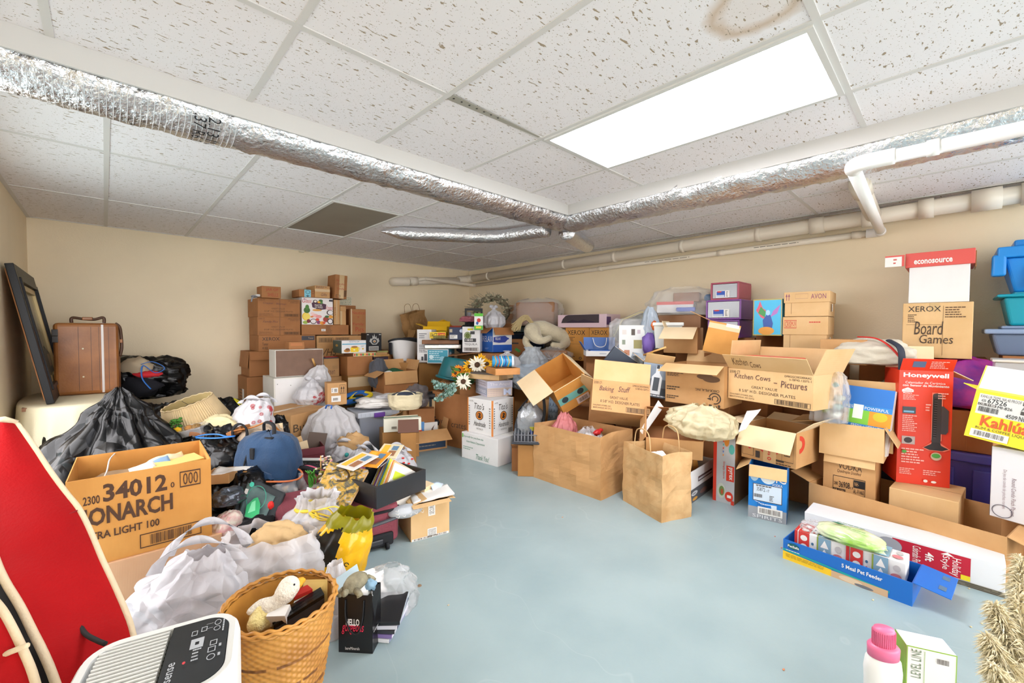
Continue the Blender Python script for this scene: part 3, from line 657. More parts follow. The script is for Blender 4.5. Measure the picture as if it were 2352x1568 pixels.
carton('cardboard_box','brown carton with a black swoosh behind the Nautical carton',dict(loc=Vector((2.2,5.36,f6['loc'].z+f6['h'])),yaw=0,w=.29,h=.25),.2,m='card_brown',pr={'f':[('#poly',.3,.3,1,.75,'black',{'p':[(0,.5),(.5,.6),(1,1),(.8,.5),(1,.1),(.55,.3),(.1,.1),(.4,.4)]}),('#r',.1,.6,.24,.8,'#b5472e')]})
carton('patterned_box','small cream box with green leaf print high on the back stack',dict(loc=Vector((2.22,5.37,f6['loc'].z+f6['h']+.251)),yaw=0,w=.16,h=.11),.16,m='paper_warm',pr={'f':[('#ln',.05,.05,.95,.95,'#7a8a6a',{'n':5,'full':1})]})
# ---------------------------------------------------------------- furniture pieces leaning in front
mat('hardboard','#7b5d4b',.6,var=.12,vs=12);mat('melamine','#dcd9cf',.45,var=.05);mat('pine','#dcae6c',.5,var=.2,vs=8,col2='#c99650')
fd=FY(4.62,633,743,804,867,ref='l')
t=thing('upturned_drawer','upturned drawer with brown hardboard back on the white cabinet','drawer',fd['loc']);w,h=fd['w'],fd['h']  # a loose drawer turned over, not a case
b=MB();b.box(-w/2+.006,w/2-.006,0,.006,.006,h-.006,'hardboard');b.build('back_panel',t)
b=MB();b.box(-w/2,w/2,.0065,.22,0,.012,'melamine');b.box(-w/2,w/2,.0065,.22,h-.012,h,'melamine');b.box(-w/2,-w/2+.012,.0065,.22,.012,h-.012,'melamine');b.box(w/2-.012,w/2,.0065,.22,.012,h-.012,'melamine');b.build('frame',t)
a=P(714,823,y=4.60);c=P(726,842,y=4.60);dv=(c-a);b=MB();b.tube([a+Vector((0,-.05,.0)),c+Vector((0,.012,0))],.011,'pine',6);tag(b.build('wooden_dowel'),'short yellow wooden dowel sticking out of the brown hardboard','dowel')
fc=FY(4.56,630,752,868,960);zc=fd['loc'].z
t=thing('white_cabinet','plain white cabinet back standing behind the white shopping bags','cabinet',(fc['loc'].x,4.56,0));w=fc['w']
b=MB();b.box(-w/2,w/2,0,.4,0,zc-.002,'melamine',bev=.003);b.build('body',t);b=MB();b.box(-w/2+.012,w/2-.012,-.004,-.0005,.02,zc-.014,'white_card')
for i in range(6):b.lathe([(.004,-.0055),(.004,-.0045)],C('#5a564e'),8,X=Matrix(((1,0,0,-w/2+.03+i*.12),(0,0,1,0),(0,1,0,zc-.06-.02*(i%2)),(0,0,0,1))))
b.build('back_panel',t)
zt=fd['loc'].z+fd['h']
carton('cardboard_box','little brown carton lying on the hardboard drawer',snap(FY(4.68,664,700,785,803),zt),.14,m='card_brown',pr={'f':[('#r',.1,.45,.85,.85,'#b8743f')]})
fn=FY(4.95,744,779.5,824,866)
carton('cardboard_box','tan carton with pen letters beside the hardboard drawer',fn,.3,m='card',pr={'f':[('LAND',.3,.12,.7,.35,'ink_pen',{'rot':180})]},st=[('f',[('#r',.55,.42,.9,.6,'#b58a55')],'brown_tape',None)])
carton('cardboard_box','plain tan carton under the carton with pen letters',dict(loc=Vector((fn['loc'].x+.02,4.94,0)),yaw=0,w=fn['w']+.05,h=fn['loc'].z-.001),.34,m='card')
b=MB();q=P(757,820,y=5.0);b.box(-.09,.09,-.04,.04,0,.012,C('#4b4d55'),bev=.004);b.box(-.06,.08,-.03,.03,.012,.02,C('#c2342e'),bev=.004);tag(b.build('folded_cable',None,Vector((q.x,5.0,fn['loc'].z+fn['h']+.001))),'red and grey folded strap on the carton with pen letters','strap')
fb=FY(4.75,798,856,819,863)
carton('cardboard_box','plain brown carton carrying the white snack maker box',fb,.34,m='card_brown')
carton('cardboard_box','scuffed taped brown carton at the bottom under the plain brown one',dict(loc=Vector((fb['loc'].x,4.76,0)),yaw=0,w=fb['w']-.02,h=fb['loc'].z-.001),.34,m='card_dark',st=[('f',[('#r',.0,.80,1,.97,'tape_clear')],'packing_tape',None)])
zf=fb['loc'].z+fb['h']
carton('board_game','flat board game with patterned edge on the plain brown carton',dict(loc=Vector((fb['loc'].x+.05,4.74,zf)),yaw=0,w=.27,h=.04),.27,m='card_brown',pr={'f':[('#r',0,0,1,1,'#d8c9a0')]+[('#o',.02+i*.09,.1,.1+i*.09,.8,['#c8452f','#57803a','#e6b040'][i%3])for i in range(11)]})
fx=snap(FY(4.72,785,841,782,812),zf+.041)
carton('snack_maker_box','white and green kitchen appliance box with a yellow pot picture',fx,.25,m='white_card',sides={'l':'#4a5a50'},pr={'f':[('NOSTALGIA',.30,.84,.72,.95,'#3b5d74'),('#r',.02,.68,1,.75,'#3aa3c4'),('#r',.35,.08,.68,.46,'#f0cc1d'),('#o',.38,.40,.64,.56,'#a9702a'),('#o',.08,.08,.34,.32,'#b77a30'),('#o',.14,.2,.32,.4,'#7d4f22'),('#ring',.64,.2,.74,.42,'#f0cc1d',{'t':.6}),('#o',.46,.2,.54,.3,'#e5e0d0'),('#o',.82,.26,.9,.38,'#d6a92c'),('#ln',.78,.45,.97,.6,'#8b9aa2',{'n':3})],'l':[('#o',.3,.5,.6,.7,'#b08a4a')]})
fk=FY(5.05,841.5,876.5,765,806)
carton('black_box','black carton with a white fiery bowl print against the back wall',fk,.25,m='black',pr={'f':[('#poly',.2,.35,.85,.98,'#b9b8b4',{'p':[(.1,.55),(0,.3),(.3,.0),(.7,0),(1,.3),(.9,.6),(.75,.5),(.7,.8),(.58,.62),(.5,1),(.42,.7),(.3,.85),(.3,.55)]}),('#ring',.35,.4,.7,.68,'black',{'t':.6}),('#o',.46,.48,.6,.58,'#c98d4d'),('#r',.16,.02,.8,.26,'#c9c8c2'),('#ln',.2,.06,.76,.22,'black',{'n':2,'full':1}),('#r',.04,.9,.16,.94,'#c9c8c2'),('#r',.82,.9,.96,.94,'#c9c8c2')]})
carton('cardboard_box','hidden brown carton under the black fiery bowl carton',dict(loc=Vector((fk['loc'].x+.05,5.04,0)),yaw=0,w=.4,h=fk['loc'].z-.001),.3,m='card_brown')
carton('dark_binder_box','dark plum storage box with a finger hole near the back wall',snap(FY(4.85,858,892,820,870),.0),.3,m=C('#3a2a38'),pr={'f':[('#ring',.18,.86,.5,.97,'#b8a98c',{'t':.7}),('#o',.24,.875,.44,.955,'#141216')]})
zq=P(858,820,y=4.85).z
b=MB();q=P(870,810,y=4.9);b.box(-.12,.12,-.06,.06,0,.025,'pine',TR((0,0,0),12));b.box(-.08,.1,-.05,.05,.026,.05,'card',TR((0,0,0),-20));b.box(-.02,.11,-.05,.0,.0505,.07,C('#8d8a3e'),TR((0,0,0),-20));tag(b.build('wood_offcuts',None,Vector((q.x+.02,4.95,zq+.001))),'pile of thin wood offcuts on the plum storage box','wood')
blob('grey_jacket','dark grey jacket hanging down between the cartons',P(868,895,y=4.6),.2,.22,.36,mat('cloth_grey','#4b4d54',.9,bump=.5,bs=30,sheen=.2)and 'cloth_grey',cat='jacket',seed=4,nz=.25,flat=.05)
# open carton with white labels
fo=FY(4.3,884,957,855,905,ref='l');fo['loc'].z=P(884,905,y=4.3).z
carton('cardboard_box','open brown carton with a large white paper label and a green item',fo,.32,m='card_brown',mi='card',flaps={'f':(172,.14),'l':(120,.12),'r':(15,.12),'b':(20,.12)},dyaw=-4,st=[('f',[('#r',.44,.66,.93,.98,'paper'),('#ln',.47,.69,.9,.95,'ink',{'n':4})],'paper_label','white printed paper label'),('f',[('#r',.24,.72,.38,.85,'paper'),('#ln',.26,.75,.36,.82,'ink',{'n':2})],'paper_label','small white sticker')])
blob('green_cloth','dark green cloth poking out of the open labelled carton',fo['loc']+Vector((.0,.16,fo['h']-.08)),.22,.2,.12,C('#1d5a38',.8),cat='cloth',seed=2)
blob('white_paper','crumpled white paper in the open labelled carton',fo['loc']+Vector((-.1,.1,fo['h']-.07)),.1,.1,.09,'paper',cat='paper',seed=7)
fg=dict(loc=Vector((fo['loc'].x,4.2,fo['loc'].z-.085)),yaw=-4,w=.5,h=.084)
carton('board_game','white board game box with red letters under the labelled carton',fg,.36,m='white_card',pr={'f':[('Monopoly',.05,.3,.35,.7,'#b03a3a')]})
filler((fg['loc'].x,4.28,0),.46,.4,fg['loc'].z-.001,'brown carton at the bottom below the white board game')
# white laundry bin
q=P(930,836,y=4.95);t=thing('fabric_bin','white fabric bin with a black rim at the back wall','bin',q,(0,0,R(8)))
b=MB();n=40;vs=[];K=10
hb=P(930,783,y=4.95).z-q.z;wr=(P(962,800,y=4.95)-P(893,800,y=4.95)).x/2
for i in range(K+1):
 t_=i/K
 for j in range(n):
  a=2*math.pi*j/n;r=wr*(.62+.38*t_)*(1+.05*fbm(Vector((math.cos(a)*2,math.sin(a)*2,t_*2))));vs.append((r*math.cos(a),r*.7*math.sin(a),hb*t_+.02*math.sin(a*2)*t_))
b.add(vs,[(i*n+j,i*n+(j+1)%n,(i+1)*n+(j+1)%n,(i+1)*n+j)for i in range(K)for j in range(n)]+[tuple(range(n))],'white',True);b.build('body',t)
b=MB();b.tube([(wr*1.01*math.cos(2*math.pi*j/40),wr*.71*math.sin(2*math.pi*j/40),hb+.012+.02*math.sin(4*math.pi*j/40))for j in range(40)],.014,C('#26272c',.7),8,True);b.box(-wr*1.07,-wr*.97,-.03,.03,hb*.45,hb*.95,C('#26272c',.7),bev=.01);b.build('rim',t)
filler((q.x,4.75,0),.5,.42,q.z-.001,'brown carton under the white fabric bin')
# brown shopping bags slumped at the wall
q=P(965,782,y=5.35);paper_bag('paper_bag','brown paper shopping bag slumped against the back wall',q+Vector((0,-.05,0)),.33,.17,.42,14,'kraft_dark',3,'kraft_dark',cr=.022,ry=-14,hh=.12)
q2=P(955,790,y=5.2);paper_bag('paper_bag','crushed brown paper bag below the slumped shopping bag',q2+Vector((-.02,-.05,-.05)),.26,.1,.22,30,'kraft_dark',8,'kraft_dark',handles='',cr=.03,ry=25)
filler((q.x,5.22,0),.5,.36,min(q.z,q2.z-.05)-.02,'brown carton in the corner below the paper shopping bags')
# ================================================================ the far corner heap
def FC(p,yaw,w,h,**k):
 """box whose near left bottom corner stands at a surveyed point"""
 a=P(*p,**k);return dict(loc=a+Vector((math.cos(R(yaw)),math.sin(R(yaw)),0))*w/2,yaw=yaw,w=w,h=h)
def FCT(p,yaw,w,h,**k):
 F=FC(p,yaw,w,h,**k);F['loc'].z-=h;return F
# cartons that carry the heap
fO=FCT((1100,811),-42,.37,.42,d=4.85);zO=fO['loc'].z+.42
carton('cardboard_box','large open brown carton with a long left flap under the blue wine carton',fO,.4,m='card_brown',mi='card_brown',flaps={'l':(96,.36),'f':(178,.1),'b':(60,.15)},tape={'f':(.0,.06)})
filler((3.2,3.75,0),.5,.5,fO['loc'].z-.001,'wide brown carton at the bottom under the large open one',yaw=-42)
filler((2.95,4.4,0),.62,.6,.8,'big brown carton under the teal puzzle box',yaw=0)
fP=FC((981,824),-48,.26,.17,d=5.1);fP['loc'].z=.801
carton('puzzle_box','teal patterned cardboard box below the stacked picture frames',fP,.34,m=C('#3c9cb4'),pr={'f':[('#fr',0,0,1,1,'paper',{'t':.05,'tx':.03}),('#ln',.1,.2,.9,.9,'#bfe3ea',{'n':5}),('#o',.1,.3,.3,.6,'#cfeaf0'),('#o',.6,.15,.85,.5,'#8fcbdc')],'r':[('#r',0,.3,1,.9,'#2f86a6'),('#o',.1,.3,.5,.8,'#c8d7e0'),('#o',.5,.2,.9,.7,'#57788f')]})
q=fP['loc']+Vector((.12,.12,.172));t=thing('framed_picture','silver framed panel in the stack of frames on the teal box','picture frame',q,(0,0,R(-30)));b=MB()
mat('silver','#c9c7c2',.3,.8,bump=.3,bs=30)
b.box(-.2,.24,-.17,.2,0,.055,'silver',bev=.012);b.build('frame',t);b=MB();b.box(-.15,.19,-.12,.15,.0552,.058,'grey_card');b.build('panel',t)
t=thing('framed_picture','brown wooden frame on top of the silver framed panel','picture frame',q+Vector((-.01,0,.06)),(0,0,R(-34)));b=MB()
mat('wood_brown','#8a5a36',.45,var=.25,vs=9)
b.box(-.21,.23,-.18,-.14,0,.05,'wood_brown',bev=.006);b.box(-.21,.23,.16,.2,0,.05,'wood_brown',bev=.006);b.box(-.21,-.17,-.14,.16,0,.05,'wood_brown',bev=.006);b.box(.19,.23,-.14,.16,0,.05,'wood_brown',bev=.006);b.build('frame',t);b=MB();b.box(-.17,.19,-.14,.16,.01,.02,'silver');b.build('panel',t)
zf=q.z+.112
carton('game_box','yellow board game box with black and red lettering on the frames',FC((987,777),-44,.19,.075,d=5.02),.14,m=C('#f1c61c'),pr={'f':[('#r',0,0,1,1,'#f4cf22'),('FACT',.06,.2,.48,.85,'black',{'b':.02}),('#r',.5,.15,.97,.9,'#c9302a'),('GAMES',.53,.3,.94,.75,'#f4cf22')]})
carton('game_box','red board game box under the open yellow one',FC((970,772),-44,.2,.03,d=5.3),.25,m=C('#b02a2a'))
carton('yellow_box','open bright yellow carton with lid flaps near the paper shopping bag',FC((972,768),-44,.3,.1,d=5.33),.24,m=C('#f3c714'),op=True,flaps={'f':(150,.06),'l':(70,.1),'b':(30,.08)},mi=C('#e8b60f'),pr={'flap_f':[('#ln',.3,.1,.9,.9,'#b08712',{'n':3})]})
carton('red_box','orange red box behind the open yellow carton',FC((1032,765),-44,.22,.1,d=5.62),.16,m=C('#cf4a22'))
bag('plastic_bag','crumpled yellow plastic bag with black letters behind the open yellow carton',P(1018,770,d=5.7),.28,.2,.21,'bag_yellow',seed=21,fa=.1,prof=[(0,.8),(.3,1),(.6,.9),(.85,.5),(1,.15)])
fS=FC((1031,783),-36,.2,.15,d=5.0);fS['loc'].z=zf
carton('shoe_box','navy blue shoe box with a white size label on the frames',fS,.2,m=C('#26304f'),sides={'r':'white_card'},pr={'f':[('#r',.05,.1,.5,.4,'paper'),('#ln',.08,.14,.46,.37,'ink',{'n':3}),('#o',.62,.58,.85,.85,'#b9c2d4'),('#r',.04,.6,.2,.85,'#b9a98c')]},st=None)
b=MB()
for i in range(5):b.ball((-.06+.03*i,0,.02),(.025,.02,.018),C('#8e8348'),nz=.4,seed=i)
tag(b.build('trinket_pile',None,P(1010,778,d=4.95)),'small olive green trinkets in front of the navy shoe box','trinkets')
# white printed carton
fW=FC((958,832),-52,.18,.4,d=5.15);fW['loc'].z=P(958,832,d=5.15).z
carton('white_box','tall white carton with black drawings left of the teal puzzle box',fW,.2,m='white_card',pr={'f':[('#ln',.15,.72,.8,.9,'#6b6b70',{'n':3}),('#ln',.15,.3,.8,.55,'#55565c',{'n':5}),('#r',.5,.06,.85,.26,'#45464c'),('#r',.3,.06,.45,.18,'#45464c')]})
filler((2.62,4.55,0),.34,.34,fW['loc'].z-.001,'brown carton holding up the tall white printed carton',yaw=-50)
# spirits cartons
fT=FC((1074,808),-48,.21,.3,d=5.02);fT['loc'].z=zO+.004
fT['loc'].x-=.055;fT['loc'].y+=.03
carton('tequila_box','white spirits carton printed TEQUILA with a green disc',fT,.2,m='white_card',pr={'f':[('#o',.1,.5,.5,.8,'#5c6a1f'),('#ring',.14,.53,.46,.77,'#cfd4b6',{'t':.9}),('#r',.45,.70,.70,.82,'#3a3a3c'),('#r',.12,.40,.78,.54,'#3a3a3c',{'rot':0}),('1800',.2,.43,.6,.52,'paper'),('TEQUILA',.12,.26,.85,.35,'#4a4a4c'),('#bar',.1,.05,.9,.18,'ink',{'frame':1}),('#r',.3,.86,.6,.93,'#e8cf20')]})
fR=FC((1132,806),-9,.27,.29,d=4.98);fR['loc'].z=zO+.004
mat('relax_blue','#1f5fb4',.35)
carton('wine_box','blue and white wine carton with a bottle picture and open flaps',fR,.25,m='white_card',mi='card_brown',sides={'l':'relax_blue'},flaps={'f':(150,.1),'l':(128,.11),'b':(10,.1),'r':(60,.1)},pr={'f':[('#r',0,0,1,.3,'#1d55b0'),('#ln',.2,.93,.8,.98,'#3f78c2',{'n':1,'full':1}),('#poly',.03,.36,.97,.72,'#2c3f93',{'p':[(0,.15),(0,.7),(.35,.8),(.65,.85),(.8,.62),(1,.6),(1,.45),(.8,.42),(.65,.1),(.3,.05)]}),('RELAX',.13,.5,.4,.6,'paper'),('#r',.84,.51,.97,.6,'paper')],'l':[('RELAX',.08,.42,.95,.66,'paper'),('#ln',.3,.1,.7,.18,'#a9c2e6',{'n':2}),('#ln',.2,.9,.8,.96,'#a9c2e6',{'n':1})]})
fr_t=fR['loc'].z+.29
bag('plastic_bag','small tied white plastic bag perched on the blue and white wine carton',fR['loc']+Vector((-.03,.12,.285)),.27,.24,.25,'bag_white',knot=True,seed=5,folds=8,prof=[(0,.75),(.2,1),(.5,.95),(.72,.6),(.84,.25),(.9,.12),(1,.12)])
b=MB();cl=C('#1b1a20',.9)
q=P(1080,800,d=5.3);blob('dark_clothing','black and pink clothing heaped behind the tequila carton',Vector((q.x,q.y,zO-.05)),.26,.26,.46,cl,cat='clothing',seed=9,nz=.3)
blob('pink_scarf','dusty pink scarf lying on the black clothing',Vector((q.x-.06,q.y-.03,zO+.36)),.2,.14,.09,C('#a8606c',.9),cat='scarf',seed=11,nz=.4)
filler((q.x+.1,q.y+.05,0),.5,.4,zO-.051,'brown carton below the black clothing',yaw=-44)
t=thing('small_toy_pack','white green and red toy package leaning on the tied white bag','toy package',P(1099,757,d=4.86),(R(-8),0,R(-44)));b=MB();b.box(-.05,.05,0,.04,0,.19,'white_card',bev=.003);do_print(b,faceX('f',.1,.04,.19),[('#r',0,.82,1,1,'#5fbf3a'),('#r',.1,.35,.9,.8,'#e9e6e0'),('#o',.3,.45,.75,.7,'#c5362e'),('#o',.2,.3,.5,.5,'#3560a0'),('#r',0,0,1,.25,'#58b23c'),('#r',.2,.08,.8,.2,'#e8d23a')]);b.build('box',t)
t=thing('black_rack','black framed empty rack behind the toy package','rack',P(1088,748,d=5.35),(0,0,R(-44)));b=MB()
for x in(-.1,.1):b.box(x-.012,x+.012,-.01,.01,-.1,.22,'black')
b.box(-.088,.088,-.01,.01,.19,.22,'black');b.build('frame',t);b=MB();b.box(-.03,.06,.015,.06,-.1,.14,C('#cfcac0'));b.box(-.085,-.035,.015,.05,-.1,.17,C('#7c7c80'));b.build('panel',t)
# dried wreath in clear wrap right in the corner
q=P(1130,748,d=5.75);t=thing('dried_wreath','round dried flower wreath in the far corner','wreath',q,(R(12),0,R(-44)));rn=random.Random(4);b=MB()
for i in range(260):
 a=rn.uniform(0,6.28);r=rn.uniform(.13,.23);c=Vector((r*math.cos(a)*1.2,rn.uniform(-.04,.04),.2+r*math.sin(a)));b.ball(c,(rn.uniform(.01,.03),rn.uniform(.006,.014),rn.uniform(.008,.02)),C(rn.choice(['#8d8a70','#a39b80','#6f7058','#b8ad92','#7d7660']),.9),n=6,k=4)
for i in range(120):
 a=rn.uniform(0,6.28);c=Vector((.18*math.cos(a)*1.2,0,.2+.18*math.sin(a)));e=c+Vector((math.cos(a)*rn.uniform(.05,.14)-.05,rn.uniform(-.05,.05),math.sin(a)*.08));b.tube([c,e],.0022,C('#9b917a',.9),4)
b.build('dried_stems',t);b=MB();b.tube(arc((0,0,.2),.18,0,360,24,(1.2,0,0)),.03,C('#6d6450',.9),8);b.build('ring',t)
# brown cartons inside clear film on the right wall corner
mat('card_film','#9a6b44',.5,var=.15,vs=6)
f=FC((1162,752),-46,.3,.3,d=5.72);f['loc'].z=P(1162,752,d=5.72).z
carton('cardboard_box','brown carton wrapped in film left of the big wrapped one',f,.25,m='card_film')
q=P(1232,748,d=5.45);t=thing('wrapped_carton','brown carton inside a loose clear plastic bag near the corner','wrapped box',q,(0,0,R(-60)))
b=MB();b.box(-.25,.25,-.1,.2,0,.3,'card_film',bev=.02);b.build('carton',t);b=bag_mesh(.62,.42,.36,'bag_film',seed=31,fa=.05,crump=.1,sq=5,prof=[(0,1),(.2,1.02),(.7,1),(.92,.85),(1,.4)]);b.build('film',t).location=(0,.05,-.005)
ztop=q.z
t=thing('storage_tub','translucent dark blue tub behind the plush horse','storage tub',P(1206,800,d=5.6),(0,0,R(-46)));mat('tub_blue','#27406a',.3,alpha=.9);mat('tub_teal','#1d4f63',.3)
hb=ztop-.06-P(1206,800,d=5.6).z;b=MB();b.box(-.28,.28,0,.4,0,hb-.03,'tub_blue',bev=.02,taper=.03);b.build('body',t);b=MB();b.box(-.3,.3,-.02,.42,hb-.03,hb+.055,'tub_teal',bev=.012);b.build('lid',t)
zt2=P(1206,800,d=5.6).z
filler((P(1206,800,d=5.6).x+.16,P(1206,800,d=5.6).y+.16,0),.58,.4,zt2-.002,'brown carton at the bottom under the dark blue tub',yaw=-46)
f=FC((1174,840),-44,.2,.3,d=5.25);f['loc'].z=P(1174,812,d=5.25).z-.12
carton('cardboard_box','brown carton with a hand slot and green tape mark beside the plush horse',f,.22,m='card_brown',pr={'f':[('#r',.02,.80,.45,.86,'black'),('#poly',.2,.45,.6,.65,'#3f9a3c',{'p':[(0,.6),(.3,1),(1,.35),(.7,0)]})]})
filler((f['loc'].x+.05,f['loc'].y+.1,0),.3,.3,f['loc'].z-.001,'brown carton under the one with the green tape mark',yaw=-44)
# plush horse lying with its rump towards the room
mat('plush','#d9cdae',.95,bump=.8,bs=70,sheen=.5,var=.12,vs=10);mat('straw','#cdb888',.9)
def sk(parent,name,chains,m,vox=.008):
 mb=MB()
 for pts,rr in chains:
  s=spline(pts,6);n=len(pts)-1;r=[]
  for i in range(len(s)):
   k=min(i//6,n-1);u=i/6-k;r.append(rr[k]*(1-u)+rr[k+1]*u)
  mb.tube(s,r,m,14);mb.ball(s[0],r[0],m,14,8);mb.ball(s[-1],r[-1],m,14,8)
 o=mb.build(name,parent);o.modifiers.new('fuse','REMESH').voxel_size=vox;o.modifiers['fuse'].use_smooth_shade=True
 sm=o.modifiers.new('smooth','SMOOTH');sm.factor=.5;sm.iterations=5;return o
hq=P(1215,765,d=5.15);t=thing('plush_horse','cream plush horse lying on the heap with its tail towards the corner','plush toy',(0,0,0))
H=lambda px,py,d:P(px,py,d=d)
sk(t,'body',[([H(1222,752,5.1),H(1245,757,5.12),H(1272,766,5.14),H(1300,778,5.16),H(1325,786,5.2)],[.08,.115,.1,.1,.09]),
 ([H(1222,760,5.02),H(1232,775,4.92),H(1246,782,4.86),H(1262,776,4.9)],[.1,.072,.042,.034]),
 ([H(1218,768,5.1),H(1208,785,5.02),H(1222,802,4.92),H(1240,810,4.86)],[.07,.042,.036,.036]),
 ([H(1300,785,5.1),H(1290,795,5.0),H(1270,792,4.96)],[.07,.042,.034])],'plush')
b=MB();rn=random.Random(2)
for i in range(140):
 a=H(1222+rn.uniform(-3,3),742+rn.uniform(-4,4),5.05+rn.uniform(-.03,.03));m_=H(1205+rn.uniform(-5,5),728+rn.uniform(-5,6),5.0+rn.uniform(-.04,.04));e=H(1180+rn.uniform(-6,14),752+rn.uniform(-8,10),4.95+rn.uniform(-.05,.05));b.tube(spline([a,m_,e],5),.0035,'straw',4)
b.build('tail',t)
t=thing('wrapped_parcel','tan carton in a gathered clear plastic bag under the plush horse','wrapped box',P(1268,858,d=4.75),(0,0,R(-50)))
b=MB();b.box(-.17,.17,-.05,.2,0,.26,'card_film',bev=.02);b.build('carton',t);b=bag_mesh(.44,.34,.3,'bag_film',seed=33,fa=.12,crump=.1,sq=4,folds=14,prof=[(0,1),(.3,1.02),(.75,.95),(1,.3)]);b.build('film',t).location=(0,.06,-.004)
b=MB();rn=random.Random(6)
for i in range(40):
 a=R(rn.uniform(0,360));b.tube([(0,-.12,.17),(math.cos(a)*rn.uniform(.04,.13),-.1+rn.uniform(0,.06),.17+math.sin(a)*rn.uniform(.04,.11))],.003,'bag_clear',4)
b.build('gathered_neck',t)
qq=P(1268,858,d=4.75)
fx2=dict(loc=Vector((qq.x-.02,qq.y-.03,0)),yaw=-50,w=.46,h=qq.z-.001)
carton('cardboard_box','dark yellow printer carton under the gathered clear bag',fx2,.34,m='card',pr={'f':[('XEROX',.1,.82,.6,.93,'ink')]})
# grey and blue bags in the middle
bag('plastic_bag','pale grey gathered bag with a black drawstring below the horse',P(1222,862,d=4.5),.34,.3,.3,'bag_grey',seed=41,folds=10,fa=.1,prof=[(0,.8),(.25,1),(.6,.92),(.8,.62),(.9,.45),(1,.55)])
q=P(1222,880,d=4.4);blob('plastic_bag','pale blue crumpled bag under the grey gathered bag',q+Vector((0,0,-.06)),.5,.36,.3,'bag_blue',seed=43,yaw=-44,nz=.3)
filler((q.x+.02,q.y+.04,0),.4,.4,q.z-.061,'brown carton beneath the pale blue bag',yaw=-44)
blob('plastic_bag','crinkled white plastic bag right of the pale blue bag',P(1262,905,d=4.3),.26,.22,.2,'bag_white',seed=45,nz=.35)
f=FC((1255,905),-44,.15,.14,d=4.35);carton('white_box','small white box with a green sticker and green writing',f,.14,m='white_card',pr={'f':[('#r',.05,.6,.15,.8,'#49b53f'),('#ln',.3,.3,.9,.6,'#4f8f62',{'n':2})]})
# pink shopping bag and canister
bag('plastic_bag','pale pink translucent bag behind the snack canister',P(1165,850,d=4.35),.32,.22,.2,'bag_milk',seed=47,folds=7)
t=thing('snack_canister','colourful snack canister lying on the pine tray','canister',P(1160,834,d=4.05),(0,R(90),R(-40)));b=MB();prof=[(.001,-.1),(.05,-.1),(.052,-.09),(.052,.075),(.05,.08)];b.lathe(prof,C('#2f8fc0',.35),28)
for i in range(5):b.tube([(.0525*math.cos(R(a)),.0525*math.sin(R(a)),-.07+i*.03+.006*math.sin(R(a*3)))for a in range(0,360,12)],.0045,C(['#e8a02a','#d24b2e','#f1e3c8','#4a3f98','#efb93c'][i],.35),5,True)
b.build('body',t);b=MB();b.lathe([(.05,.08),(.056,.081),(.056,.098),(.05,.1),(.047,.094),(.001,.094)],C('#dfe6ea',.3),28,cap1=False);b.build('lid',t)
q=P(1160,834,d=4.05)
# white file box, vodka carton, patterned carton, pine trays
def FR(p,yaw,w,h,**k):
 """box whose near right bottom corner stands at a surveyed point"""
 a=P(*p,**k);return dict(loc=a-Vector((math.cos(R(yaw)),math.sin(R(yaw)),0))*w/2,yaw=yaw,w=w,h=h)
fF=FR((1143,1073),-84,.46,.245,z=0)
carton('file_box','white file box with a hand hole and green writing standing on the floor',fF,.37,m='white_card',pr={'f':[('Especially for you from the',.06,.80,.62,.90,'#4f8f72',{'sh':.3}),('State Nature Department',.14,.62,.66,.72,'#4f8f72',{'sh':.3}),('Thank You!',.42,.08,.78,.28,'#3d7f62',{'sh':.35}),('#r',.02,.8,.05,.95,'#5fbf3a'),('#ln',.05,.35,.4,.5,'#8fae9c',{'n':2})],'r':[('#o',.62,.5,.92,.68,'#202022')]},tape={'t':(.4,.6)},tapem='paper')
fV=FR((1131,1003),-84,.32,.325,z=.2455)
tito=[('#r',0,0,.035,1,'#e78a2e'),('#r',.965,0,1,1,'#e78a2e'),('6-1.75L',.1,.90,.24,.94,'ink'),("Tito's",.28,.70,.68,.88,'#3a332c',{'sh':.25}),('#o',.34,.40,.64,.66,'#3a2a20'),('#o',.365,.42,.615,.64,'#e78a2e'),('#ring',.40,.45,.58,.61,'#3a2a20',{'t':.75}),('#poly',.44,.46,.56,.6,'#3a2a20',{'p':[(0,0),(.3,.9),(.6,1),(.9,.6),(.7,.5),(.9,0)]}),('Handmade',.27,.22,.74,.36,'#3a332c',{'sh':.35}),('VODKA',.37,.12,.64,.17,'#8c8580'),('#ln',.05,.2,.10,.8,'#6a625a',{'n':9,'full':1}),('#ln',.88,.2,.93,.8,'#6a625a',{'n':9,'full':1})]
carton('vodka_box',"white vodka carton with orange edges and round orange emblem on the white file box",fV,.30,m='white_card',pr={'f':tito,'r':tito+[('#bar',.72,.02,.92,.14,'ink',{'frame':1})]})
fN=FC((1119,912),-20,.26,.15,z=.5715)
mat('lavender','#cfc8d6',.5)
carton('patterned_box','lavender and peach patterned carton on top of the vodka carton',fN,.33,m=C('#d9c6b4'),pr={'f':[('#r',0,.55,1,1,'#c9c9dc'),('The Angel',.1,.66,.9,.88,'#e6e2ec',{'b':.02})]+[('#poly',.03+i*.06,.06+j*.12,.07+i*.06,.15+j*.12,'#b9a4a6',{'p':[(.5,0),(1,.5),(.5,1),(0,.5)]})for i in range(15)for j in range(4)]+[('M',.62,.1,.92,.5,'#c4cde6',{'b':.03})],'l':[('#r',0,0,1,1,'#cfcad8'),('#r',0,.1,1,.55,'#a9adc0'),('Honest',.1,.18,.9,.48,'#d8d8e2',{'b':.02})]+[('#poly',.04+i*.1,.66+j*.15,.10+i*.1,.78+j*.15,'#a89a98',{'p':[(.5,0),(1,.5),(.5,1),(0,.5)]})for i in range(9)for j in range(2)]})
